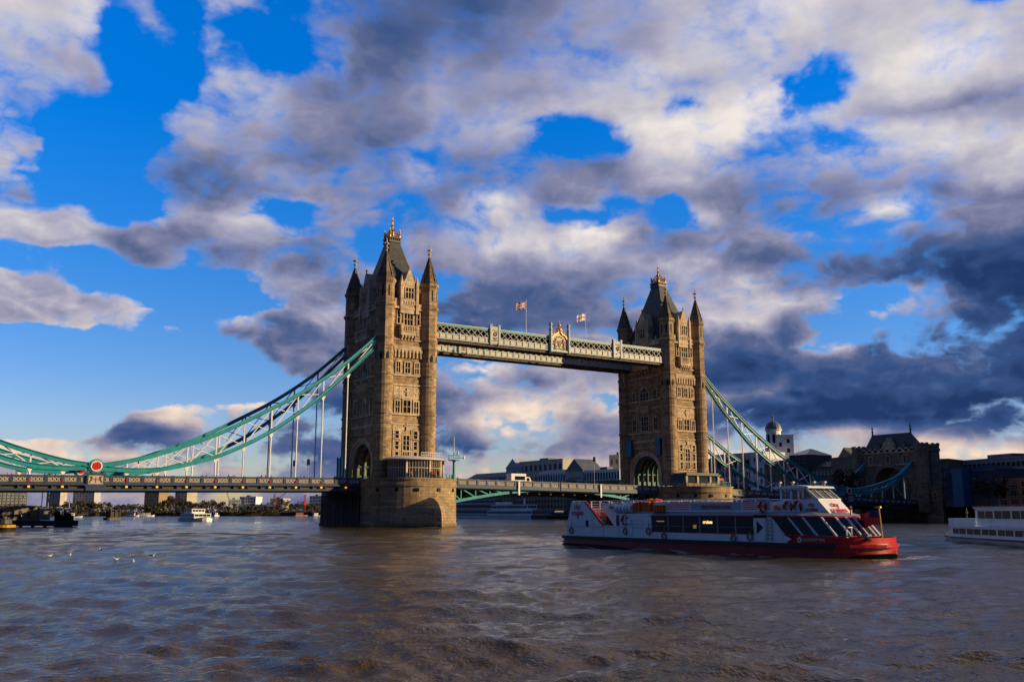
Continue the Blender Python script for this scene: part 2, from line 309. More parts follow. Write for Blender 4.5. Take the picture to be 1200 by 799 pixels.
class MB:
    """collects shapes and links them as ONE mesh object"""
    def __init__(self):
        self.v, self.f, self.mi = [], [], []
        self.cur = 0

    def add(self, vs_, fs_):
        o = len(self.v)
        self.v += [tuple(p) for p in vs_]
        self.f += [tuple(i + o for i in f) for f in fs_]
        self.mi += [self.cur] * len(fs_)
        return self

    def box(self, x0, x1, y0, y1, z0, z1):
        x0, x1 = min(x0, x1), max(x0, x1)
        y0, y1 = min(y0, y1), max(y0, y1)
        z0, z1 = min(z0, z1), max(z0, z1)
        return self.add([(x0, y0, z0), (x1, y0, z0), (x1, y1, z0), (x0, y1, z0), (x0, y0, z1), (x1, y0, z1), (x1, y1, z1), (x0, y1, z1)],
                        [(3, 2, 1, 0), (4, 5, 6, 7), (0, 1, 5, 4), (1, 2, 6, 5), (2, 3, 7, 6), (3, 0, 4, 7)])

    def bar(self, p, q, w, h, up=(0, 0, 1)):
        p, q = Vector(p), Vector(q)
        d = (q - p).normalized()
        up = Vector(up)
        if abs(d.dot(up)) > .99:
            up = Vector((0, 1, 0))
        s = d.cross(up).normalized() * (w / 2)
        t = s.cross(d).normalized() * (h / 2)
        return self.add([p - s - t, p + s - t, p + s + t, p - s + t, q - s - t, q + s - t, q + s + t, q - s + t],
                        [(0, 1, 2, 3), (7, 6, 5, 4), (4, 5, 1, 0), (5, 6, 2, 1), (6, 7, 3, 2), (7, 4, 0, 3)])

    def tube(self, p, q, r, n=6, r2=None):
        p, q = Vector(p), Vector(q)
        r2 = r if r2 is None else r2
        d = (q - p).normalized()
        up = Vector((0, 0, 1)) if abs(d.z) < .95 else Vector((0, 1, 0))
        s = d.cross(up).normalized()
        t = s.cross(d)
        ring = lambda c, rr: [c + (s * math.cos(2 * math.pi * k / n) + t * math.sin(2 * math.pi * k / n)) * rr for k in range(n)]
        return self.add(ring(p, r) + ring(q, r2), [(k, k + n, (k + 1) % n + n, (k + 1) % n) for k in range(n)] + [tuple(range(n)), tuple(range(2 * n - 1, n - 1, -1))])

    def path(self, pts, w, h, up=(0, 1, 0)):
        """rectangular section swept along points in a plane whose normal is `up`"""
        pts = [Vector(p) for p in pts]
        u = Vector(up)
        vs_, fs_ = [], []
        for i, p in enumerate(pts):
            d = (pts[min(i + 1, len(pts) - 1)] - pts[max(i - 1, 0)]).normalized()
            t = u.cross(d).normalized() * (h / 2)
            s = u * (w / 2)
            vs_ += [p - s - t, p + s - t, p + s + t, p - s + t]
        for i in range(len(pts) - 1):
            a, b = 4 * i, 4 * i + 4
            fs_ += [(a + k, a + (k + 1) % 4, b + (k + 1) % 4, b + k) for k in range(4)]
        fs_ += [(3, 2, 1, 0), tuple(len(vs_) - 4 + k for k in range(4))]
        return self.add(vs_, fs_)

    def lathe(self, c, prof, n=16, rot=0.0, sx=1.0, sy=1.0):
        """profile [(radius, z)] turned about the vertical through c"""
        vs_, fs_ = [], []
        for r, z in prof:
            vs_ += [(c[0] + math.cos(rot + 2 * math.pi * k / n) * r * sx, c[1] + math.sin(rot + 2 * math.pi * k / n) * r * sy, c[2] + z) for k in range(n)]
        for i in range(len(prof) - 1):
            a, b = i * n, (i + 1) * n
            fs_ += [(a + k, a + (k + 1) % n, b + (k + 1) % n, b + k) for k in range(n)]
        fs_ += [tuple(range(n - 1, -1, -1)), tuple(range((len(prof) - 1) * n, len(prof) * n))]
        return self.add(vs_, fs_)

    def prism(self, poly, lo, hi, axis='z'):
        """polygon extruded along an axis; poly coordinates are the two other axes in x,y,z order"""
        n = len(poly)
        if axis == 'z':
            mk = lambda p, a: (p[0], p[1], a)
        elif axis == 'y':
            mk = lambda p, a: (p[0], a, p[1])
        else:
            mk = lambda p, a: (a, p[0], p[1])
        vs_ = [mk(p, lo) for p in poly] + [mk(p, hi) for p in poly]
        return self.add(vs_, [tuple(range(n - 1, -1, -1)), tuple(range(n, 2 * n))] + [(k, (k + 1) % n, (k + 1) % n + n, k + n) for k in range(n)])

    def loft(self, rings, cap=True, close=True):
        n = len(rings[0])
        vs_ = [p for r in rings for p in r]
        fs_ = []
        for i in range(len(rings) - 1):
            a, b = i * n, (i + 1) * n
            fs_ += [(a + k, a + (k + 1) % n, b + (k + 1) % n, b + k) for k in range(n if close else n - 1)]
        if cap:
            fs_ += [tuple(range(n - 1, -1, -1)), tuple(range(len(vs_) - n, len(vs_)))]
        return self.add(vs_, fs_)

    def ball(self, c, r, n=8, m=5, sz=1.0):
        prof = [(max(.02 * r, r * math.sin(math.pi * k / m)), -r * sz * math.cos(math.pi * k / m)) for k in range(m + 1)]
        return self.lathe(c, prof, n)

    def ring(self, c, R, r, normal, n=18, m=6, a0=0, a1=2 * math.pi):
        nrm = Vector(normal).normalized()
        s = nrm.orthogonal().normalized()
        t = nrm.cross(s)
        c = Vector(c)
        vs_, fs_ = [], []
        for i in range(n):
            a = 2 * math.pi * i / n
            d = s * math.cos(a) + t * math.sin(a)
            for j in range(m):
                b = 2 * math.pi * j / m
                vs_.append(c + d * (R + r * math.cos(b)) + nrm * (r * math.sin(b)))
        for i in range(n):
            for j in range(m):
                fs_.append((i * m + j, ((i + 1) % n) * m + j, ((i + 1) % n) * m + (j + 1) % m, i * m + (j + 1) % m))
        return self.add(vs_, fs_)

    def disc(self, c, r, normal, th, n=20):
        c, nn = Vector(c), Vector(normal).normalized()
        return self.tube(c, c + nn * th, r, n)

    def mesh(self, name, mats, off=(0, 0, 0), smooth=False):
        me = bpy.data.meshes.new(name)
        o = off
        me.from_pydata([(p[0] - o[0], p[1] - o[1], p[2] - o[2]) for p in self.v], [], self.f)
        for m_ in (mats if isinstance(mats, (list, tuple)) else [mats]):
            me.materials.append(m_)
        if any(self.mi):
            me.polygons.foreach_set('material_index', self.mi)
        import bmesh
        bm = bmesh.new()
        bm.from_mesh(me)
        bmesh.ops.recalc_face_normals(bm, faces=bm.faces)
        bm.to_mesh(me)
        bm.free()
        if smooth:
            me.polygons.foreach_set('use_smooth', [True] * len(me.polygons))
            if smooth == 'auto':
                me.set_sharp_from_angle(angle=math.radians(38))
        me.update()
        return me

    def build(self, name, mats, parent=None, smooth=False, local=False):
        """world coordinates in, unless local: then the thing's own coordinates"""
        off = (0, 0, 0)
        if parent is not None and not local:
            off = ROOTLOC.get(parent.name, (0, 0, 0))
        o = bpy.data.objects.new(name, self.mesh(name, mats, off, smooth))
        COL.objects.link(o)
        if parent is not None:
            o.parent = parent
            ROOTLOC[o.name] = off
        return o


def tag(o, label=None, cat=None, group=None, kind=None):
    if label:
        o['label'] = label
    if cat:
        o['category'] = cat
    if group:
        o['group'] = group
    if kind:
        o['kind'] = kind
    return o


def thing(name, label, cat, loc=(0, 0, 0), rz=0.0, group=None):
    o = bpy.data.objects.new(name, None)
    o.empty_display_size = .5
    COL.objects.link(o)
    o.location = loc
    o.rotation_euler = (0, 0, rz)
    ROOTLOC[o.name] = tuple(loc)
    return tag(o, label, cat, group)


CHILDREN = {}


def copy_tree(o, label=None, loc=None, rz=None, parent=None):
    c = o.copy()
    COL.objects.link(c)
    if parent is not None:
        c.parent = parent
    if label:
        c['label'] = label
    if loc is not None:
        c.location = loc
    if rz is not None:
        c.rotation_euler = (0, 0, rz)
    for ch in list(o.children):
        copy_tree(ch, parent=c)
    return c


def retint(o, old, new):
    """give a copied thing's parts another paint (own mesh copy)"""
    for ch in [o] + list(o.children):
        if ch.type == 'MESH' and old.name in [m_.name for m_ in ch.data.materials if m_]:
            ch.data = ch.data.copy()
            for i, m_ in enumerate(ch.data.materials):
                if m_ and m_.name == old.name:
                    ch.data.materials[i] = new


# ------------------------------------------------------------------ materials
def mat(name, base, rough=.6, var=.15, vscale=.6, metal=0.0, bump=0.0, bscale=6.0, spec=.5, dirt=0.0):
    m_ = bpy.data.materials.new(name)
    m_.use_nodes = True
    g = NG(m_.node_tree)
    b = m_.node_tree.nodes['Principled BSDF']
    geo = m_.node_tree.nodes.new('ShaderNodeNewGeometry').outputs['Position']
    n = g.noise(geo, vscale, 6, .6)
    lo = tuple(max(0, c * (1 - var)) for c in base)
    hi = tuple(min(1, c * (1 + var)) for c in base)
    c = g.ramp(n, [(.3, lo), (.7, hi)])
    if dirt:
        st = g.noise(g.v('MULTIPLY', geo, (1.2, 1.2, .18)), 1.1, 5, .65)
        c = g.mix(g.m('MULTIPLY', g.smooth(st, .52, .75), dirt), c, tuple(x * .35 for x in base))
    m_.node_tree.links.new(c, b.inputs['Base Color'])
    b.inputs['Roughness'].default_value = rough
    b.inputs['Metallic'].default_value = metal
    b.inputs['Specular IOR Level'].default_value = spec
    if bump:
        bn = m_.node_tree.nodes.new('ShaderNodeBump')
        bn.inputs['Strength'].default_value = bump
        bn.inputs['Distance'].default_value = .05
        m_.node_tree.links.new(g.noise(geo, bscale, 5, .6), bn.inputs['Height'])
        m_.node_tree.links.new(bn.outputs[0], b.inputs['Normal'])
    return m_


def stone(name, base, course=.45, length=1.1, mortar=.55, var=.28, dirt=.6, bump=.6, tide=None):
    """coursed masonry: bricks run along x+y and z, weather streaks on top"""
    m_ = bpy.data.materials.new(name)
    m_.use_nodes = True
    t = m_.node_tree
    g = NG(t)
    b = t.nodes['Principled BSDF']
    geo = t.nodes.new('ShaderNodeNewGeometry').outputs['Position']
    s = t.nodes.new('ShaderNodeSeparateXYZ')
    t.links.new(geo, s.inputs[0])
    cmb = t.nodes.new('ShaderNodeCombineXYZ')
    t.links.new(g.m('ADD', s.outputs[0], s.outputs[1]), cmb.inputs[0])
    t.links.new(s.outputs[2], cmb.inputs[1])
    br = t.nodes.new('ShaderNodeTexBrick')
    t.links.new(cmb.outputs[0], br.inputs['Vector'])
    br.inputs['Scale'].default_value = 1.0
    br.inputs['Brick Width'].default_value = length
    br.inputs['Row Height'].default_value = course
    br.inputs['Mortar Size'].default_value = .035
    br.inputs['Mortar Smooth'].default_value = .4
    br.inputs['Color1'].default_value = (*[c * (1 - var) for c in base], 1)
    br.inputs['Color2'].default_value = (*[min(1, c * (1 + var)) for c in base], 1)
    br.inputs['Mortar'].default_value = (*[c * mortar for c in base], 1)
    n = g.noise(geo, .35, 7, .65)
    c = g.mix(1.0, br.outputs['Color'], g.ramp(n, [(.28, (.62, .60, .58)), (.72, (1.25, 1.22, 1.15))]), 'MULTIPLY')
    st = g.noise(g.v('MULTIPLY', geo, (1.0, 1.0, .12)), .9, 6, .65)
    c = g.mix(g.m('MULTIPLY', g.smooth(st, .50, .74), dirt), c, tuple(x * .28 for x in base))
    if tide is not None:
        wet = g.m('SUBTRACT', 1.0, g.smooth(g.m('ADD', s.outputs[2], g.m('MULTIPLY', n, 1.2)), tide, tide + 1.3))
        c = g.mix(g.m('MULTIPLY', wet, .8), c, (.030, .032, .014))
    t.links.new(c, b.inputs['Base Color'])
    b.inputs['Roughness'].default_value = .85
    b.inputs['Specular IOR Level'].default_value = .25
    bn = t.nodes.new('ShaderNodeBump')
    bn.inputs['Strength'].default_value = bump
    bn.inputs['Distance'].default_value = .06
    h = g.m('MULTIPLY_ADD', g.noise(geo, 4.0, 5, .6), .6, g.m('SUBTRACT', 1.0, br.outputs['Fac']))
    t.links.new(h, bn.inputs['Height'])
    t.links.new(bn.outputs[0], b.inputs['Normal'])
    return m_


def glow(name, col, s):
    m_ = bpy.data.materials.new(name)
    m_.use_nodes = True
    b = m_.node_tree.nodes['Principled BSDF']
    b.inputs['Base Color'].default_value = (*col, 1)
    b.inputs['Emission Color'].default_value = (*col, 1)
    b.inputs['Emission Strength'].default_value = s
    return m_


M = {}
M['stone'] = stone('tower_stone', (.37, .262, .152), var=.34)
M['dress'] = stone('dressed_stone', (.60, .465, .31), .5, 1.4, .7, .18, .60, .3)
M['pierstone'] = stone('pier_granite', (.34, .245, .142), .62, 1.5, .5, .22, .55, .7, tide=.35)
M['darkstone'] = stone('soot_stone', (.27, .20, .14), .45, 1.1)  # darker masonry tone, used on the gatehouse
M['slate'] = mat('roof_slate', (.060, .062, .052), .55, .35, .8, bump=.5, bscale=3, dirt=.4)
M['spire'] = stone('spire_stone', (.20, .145, .10), .4, .9, .6, .25, .6)
M['gold'] = mat('gilding', (.62, .34, .07), .48, .15, metal=.7)
M['glass'] = mat('window_glass', (.010, .010, .012), .18, .3, .4, spec=.25)
M['teal'] = mat('teal_paint', (.022, .275, .295), .42, .18, .5, bump=.15, dirt=.35)
M['bridgeblue'] = mat('bridge_blue_paint', (.038, .062, .100), .45, .2, .5, dirt=.35)
M['paleblue'] = mat('pale_blue_paint', (.33, .43, .43), .5, .15, .6, dirt=.4)
M['cream'] = mat('cream_paint', (.54, .45, .34), .5, .12, .6, dirt=.3)
M['white'] = mat('white_paint', (.78, .75, .70), .45, .08, .5, dirt=.25)
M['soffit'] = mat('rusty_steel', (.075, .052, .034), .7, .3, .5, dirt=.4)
M['red'] = mat('red_paint', (.55, .022, .012), .35, .12, .6)
M['amber'] = glow('amber_lamp', (1.0, .42, .03), .8)
M['black'] = mat('black_paint', (.010, .010, .011), .6, .2, spec=.15)
M['iron'] = mat('dark_iron', (.045, .045, .045), .55, .25, dirt=.3)
M['grey'] = mat('grey_steel', (.30, .30, .30), .5, .15)
M['asphalt'] = mat('asphalt', (.05, .05, .05), .9, .2, .5)
M['pavi'] = mat('pavilion_metal', (.55, .54, .52), .35, .1)
M['lead'] = mat('lead_roof', (.10, .11, .12), .5, .25, .3, dirt=.3)

# ------------------------------------------------------------------ water
def make_water():
    # radii and bearings are graded so that short waves near the bank keep their shape
    rs = [2.0]
    while rs[-1] < 7000:
        r = rs[-1]
        dr = max(.11, .0085 * r) if r < 140 else (1.2 + (r - 140) * .012 if r < 420 else r * .05)
        if r < 12:
            dr = .5
        rs.append(r + dr)
    rs = np.array(rs)
    fine = np.radians(np.arange(-46, 46.01, .22))
    coarse = np.radians(np.arange(50, 311, 6.0))
    th = np.concatenate([fine, coarse])
    nR, nT = len(rs), len(th)
    R, T = np.meshgrid(rs, th, indexing='ij')
    X = CX + R * np.sin(YAW + T)
    Y = CY + R * np.cos(YAW + T)
    Z = np.zeros_like(X)
    DX = np.zeros_like(X)
    DY = np.zeros_like(X)
    rs_ = np.random.RandomState(11)
    dr = np.gradient(rs)[:, None] + 0 * T
    gust = .55 + .45 * np.sin(X * .021 + 1.3 * np.sin(Y * .017)) * np.sin(Y * .026 + .7)
    for i in range(110):
        lam = .6 * (13 / .6) ** (rs_.rand() ** 1.35)
        ang = math.radians(222) + rs_.randn() * .62
        k = 2 * math.pi / lam
        amp = .0062 * lam ** .55 * (.5 + rs_.rand()) * (1.35 if lam < 2.2 else .9)
        keep = np.clip((lam / np.maximum(dr, R * .0042) - 2.2) / 2.0, 0, 1)
        if lam < 3:
            keep = keep * (.35 + .65 * gust)
        ph = k * (X * math.cos(ang) + Y * math.sin(ang)) + rs_.rand() * 6.283
        Z += amp * keep * np.cos(ph)
        DX -= .7 * amp * keep * math.cos(ang) * np.sin(ph)
        DY -= .7 * amp * keep * math.sin(ang) * np.sin(ph)
    X2, Y2 = X + DX, Y + DY
    Z = Z - .02
    v = np.stack([X2, Y2, Z], -1).reshape(-1, 3)
    idx = np.arange(nR * nT).reshape(nR, nT)
    nx = np.roll(idx, -1, axis=1)
    q = np.stack([idx[:-1], nx[:-1], nx[1:], idx[1:]], -1).reshape(-1, 4)
    me = bpy.data.meshes.new("river_water")
    me.vertices.add(len(v))
    me.vertices.foreach_set('co', v.ravel())
    me.loops.add(q.size)
    me.loops.foreach_set('vertex_index', q.ravel().astype(np.int32))
    me.polygons.add(len(q))
    me.polygons.foreach_set('loop_start', np.arange(0, q.size, 4, dtype=np.int32))
    me.polygons.foreach_set('loop_total', np.full(len(q), 4, dtype=np.int32))
    me.polygons.foreach_set('use_smooth', np.ones(len(q), dtype=bool))
    me.update()
    me.validate()
    if me.polygons[0].normal.z < 0:
        me.flip_normals()
    m_ = bpy.data.materials.new('river_water')
    m_.use_nodes = True
    t = m_.node_tree
    g = NG(t)
    b = t.nodes['Principled BSDF']
    geo = t.nodes.new('ShaderNodeNewGeometry').outputs['Position']
    silt = g.noise(g.v('MULTIPLY', geo, (1, 1, 0)), .045, 5, .6)
    c = g.ramp(silt, [(.3, (.046, .032, .011)), (.7, (.096, .063, .021))])
    # broken white water: behind the trip boat and past the pier's nose
    def patch(cx_, cy_, ang, a, bb):
        d = g.v('SUBTRACT', geo, (cx_, cy_, 0))
        ca, sa = math.cos(ang), math.sin(ang)
        u = g.m('DIVIDE', g.v('DOT_PRODUCT', d, (ca, sa, 0)), a)
        w = g.m('DIVIDE', g.v('DOT_PRODUCT', d, (-sa, ca, 0)), bb)
        return g.m('POWER', .3679, g.m('ADD', g.m('MULTIPLY', u, u), g.m('MULTIPLY', w, w)))
    f = None
    for p in FOAM:
        e = patch(*p)
        f = e if f is None else g.m('MAXIMUM', f, e)
    fn = g.noise(g.v('MULTIPLY', geo, (1, 1, .3)), 1.6, 6, .7)
    foam = g.m('MULTIPLY', g.smooth(g.m('ADD', fn, g.m('MULTIPLY', f, .34)), .61, .86), .8)
    c = g.mix(foam, c, (.62, .58, .50))
    t.links.new(c, b.inputs['Base Color'])
    t.links.new(g.m('MULTIPLY_ADD', foam, .5, .06), b.inputs['Roughness'])
    b.inputs['IOR'].default_value = 1.333
    b.inputs['Specular IOR Level'].default_value = .22
    h1 = g.noise(g.v('MULTIPLY', geo, (1.0, 1.0, 0)), 1.1, 4, .6)
    h2 = g.noise(g.v('MULTIPLY', geo, (1.0, 1.35, 0)), 5.0, 3, .55)
    h3 = g.noise(g.v('MULTIPLY', geo, (1.0, 1.2, 0)), 16.0, 3, .6)
    h = g.m('MULTIPLY_ADD', h3, .14, g.m('MULTIPLY_ADD', h2, .46, g.m('MULTIPLY', h1, .80)))
    bn = t.nodes.new('ShaderNodeBump')
    bn.inputs['Strength'].default_value = .7
    bn.inputs['Distance'].default_value = .18
    t.links.new(h, bn.inputs['Height'])
    t.links.new(bn.outputs[0], b.inputs['Normal'])
    me.materials.append(m_)
    o = bpy.data.objects.new('river_water', me)
    COL.objects.link(o)
    tag(o, kind='structure')


FOAM = [(-76.0, -103.0, math.radians(95), 15, 5.5), (-80.0, -123, math.radians(90), 5, 3.2), (-83.6, -142, math.radians(90), 15, .6), (-80.3, -160.0, 0, 3.2, .8), (-41, -27.8, 0, 7, 1.2), (-40.0, -141.5, math.radians(235), 8, .9)]
make_water()


# ------------------------------------------------------------------ bridge towers
HX, HY = 5.42, 8.94
WX, WY = 6.1, 9.6                 # half sizes of the shaft between the turrets


def face(side):
    if side == 'west':
        return lambda a, z, d: (a, -WY - d, z)
    if side == 'east':
        return lambda a, z, d: (-a, WY + d, z)
    if side == 'north':
        return lambda a, z, d: (-WX - d, -a, z)
    return lambda a, z, d: (WX + d, a, z)


def fbox(mb, F, a0, a1, z0, z1, d0, d1):
    p, q = F(a0, z0, d0), F(a1, z1, d1)
    return mb.box(p[0], q[0], p[1], q[1], p[2], q[2])


def fprism(mb, F, poly, d0, d1):
    n = len(poly)
    vs_ = [F(a, z, d0) for a, z in poly] + [F(a, z, d1) for a, z in poly]
    return mb.add(vs_, [tuple(range(n - 1, -1, -1)), tuple(range(n, 2 * n))] + [(k, (k + 1) % n, (k + 1) % n + n, k + n) for k in range(n)])


def arch_pts(w, z0, zs, zt, n=10, cx_=0.0, pw=2.0):
    """outline of an opening: up the left jamb, round the arch, down the right"""
    pts = [(cx_ - w / 2, z0), (cx_ - w / 2, zs)]
    for k in range(1, n):
        t = math.pi * (1 - k / n)
        x = math.cos(t)
        pts.append((cx_ + w / 2 * x, zs + (zt - zs) * (1 - abs(x) ** pw) ** (1 / pw)))
    return pts + [(cx_ + w / 2, zs), (cx_ + w / 2, z0)]


def window(parent, F, a, z0, z1, w, lights=1, arched=False, base=0.0, rows=1, st=.24):
    """dressed surround with mullions (the part) and its dark glass (the sub-part)"""
    fr, gl = MB(), MB()
    h = z1 - z0
    if arched:
        zs = z1 - min(h * .45, w * .6)
        outer = arch_pts(w + 2 * st, z0, zs, z1 + st, 10, a, 1.7)
        inner = arch_pts(w, z0, zs, z1, 10, a, 1.7)
        n = len(outer)
        vs_ = [F(x, z, base) for x, z in outer] + [F(x, z, base + .2) for x, z in outer] + [F(x, z, base) for x, z in inner] + [F(x, z, base + .2) for x, z in inner]
        fs_ = []
        for k in range(n - 1):
            fs_ += [(k, k + 1, k + 1 + n, k + n), (n + k, n + k + 1, 3 * n + k + 1, 3 * n + k), (2 * n + k, 3 * n + k, 3 * n + k + 1, 2 * n + k + 1)]
        fr.add(vs_, fs_)
        fprism(gl, F, inner, base - .05, base + .03)
    else:
        fbox(fr, F, a - w / 2 - st, a - w / 2, z0, z1, base - .05, base + .2)
        fbox(fr, F, a + w / 2, a + w / 2 + st, z0, z1, base - .05, base + .2)
        fbox(fr, F, a - w / 2 - st, a + w / 2 + st, z1, z1 + st, base - .05, base + .22)
        fbox(gl, F, a - w / 2, a + w / 2, z0, z1, base - .05, base + .03)
    fbox(fr, F, a - w / 2 - st - .08, a + w / 2 + st + .08, z0 - .22, z0, base - .05, base + .32)
    for k in range(1, lights):
        x = a - w / 2 + w * k / lights
        fbox(fr, F, x - .07, x + .07, z0, z1 - (.3 if arched else 0), base + .02, base + .16)
    for k in range(1, rows + 1):
        z = z0 + h * k / (rows + 1)
        fbox(fr, F, a - w / 2, a + w / 2, z - .06, z + .06, base + .02, base + .14)
    f = fr.build('window', M['dress'], parent, local=True)
    gl.build('pane', M['glass'], f, local=True)
    return f


def dormer(parent, F, top, w=3.9, z0=37.0, sh=43.4, wz0=40.4, wz1=43.0):
    """gabled dormer rising above the parapet; local z (deck = 0)"""
    mb = MB()
    h = w / 2
    poly = [(-h, z0), (h, z0), (h, sh), (h - .35, sh), (h - .35, sh + .4), (h * .45, top - 1.9), (.32, top - .25), (0, top), (-.32, top - .25),
            (-h * .45, top - 1.9), (-h + .35, sh + .4), (-h + .35, sh), (-h, sh)]
    fprism(mb, F, poly, -3.2, .35)
    for s in (-1, 1):                                   # corner pinnacles
        fbox(mb, F, s * h - .32, s * h + .32, z0, sh + .9, -.1, .62)
        p = F(s * h, sh + .9, .26)
        mb.lathe(p, [(.44, 0), (.30, .5), (.05, 1.5)], 6)
    p = F(0, top - .1, .2)
    mb.lathe(p, [(.16, 0), (.14, .5), (.30, .65), (.05, 1.1)], 6)
    fprism(mb, F, arch_pts(1.9, wz1 + .4, wz1 + .7, wz1 + 1.9, 8), .30, .42)     # blind tracery over the window
    fbox(mb, F, -h + .2, h - .2, wz0 - 1.35, wz0 - .35, .30, .47)
    for k in range(5):
        x = -1.2 + .6 * k
        fbox(mb, F, x - .12, x + .12, wz0 - 1.2, wz0 - .5, .45, .58)
    if w > 4.5:
        for x in (-1.75, 1.75):
            fbox(mb, F, x - .16, x + .16, z0 + 1.4, sh + 1.0, .30, .56)
        for z in (wz0 - .35, wz1 + .35, sh + .7):
            fbox(mb, F, -h + .2, h - .2, z - .1, z + .1, .30, .52)
        for k in range(4):
            x = -.75 + .5 * k
            fbox(mb, F, x - .09, x + .09, wz1 + .5, sh + 1.9, .30, .50)
    o = mb.build('dormer', M['dress'], parent, local=True)
    gl, fr = MB(), MB()
    fbox(gl, F, -1.0, 1.0, wz0, wz1, .2, .39)
    for x in (-1.05, -.35, .35, 1.05):
        fbox(fr, F, x - .08, x + .08, wz0, wz1, .34, .52)
    for z in (wz0, (wz0 * .4 + wz1 * .6), wz1):
        fbox(fr, F, -1.1, 1.1, z - .08, z + .08, .34, .5)
    gl.build('pane', M['glass'], o, local=True)
    fr.build('mullions', M['dress'], o, local=True)
    rf = MB()                                           # little saddle roof running back to the main roof
    fprism(rf, F, [(-h + .3, sh), (h - .3, sh), (0, top - .6)], -5.0, -.2)
    rf.build('dormer_roof', M['slate'], o, local=True)
    return o


def balcony(parent, F, w, z0, z1, proj=.95):
    mb = MB()
    fbox(mb, F, -w / 2, w / 2, z0 + .9, z1 - 1.3, -.05, proj)
    fbox(mb, F, -w / 2 - .12, w / 2 + .12, z1 - 1.5, z1 - 1.3, -.05, proj + .15)
    n = 9                                               # open-work parapet
    for k in range(n + 1):
        x = -w / 2 + w * k / n
        fbox(mb, F, x - .1, x + .1, z1 - 1.3, z1 - .2, proj - .22, proj)
    fbox(mb, F, -w / 2 - .1, w / 2 + .1, z1 - .25, z1, proj - .3, proj + .08)
    for s in (-1, 1):
        fbox(mb, F, s * w / 2 - .2, s * w / 2 + .2, z0 + .9, z1 + .25, 0, proj + .1)
    k5 = 5
    for k in range(k5):                                 # corbels
        x = -w / 2 + .35 + (w - .7) * k / (k5 - 1)
        fbox(mb, F, x - .2, x + .2, z0 + .4, z0 + .95, -.05, proj * .85)
        fbox(mb, F, x - .18, x + .18, z0, z0 + .45, -.05, proj * .45)
    return mb.build('balcony', M['dress'], parent, local=True)


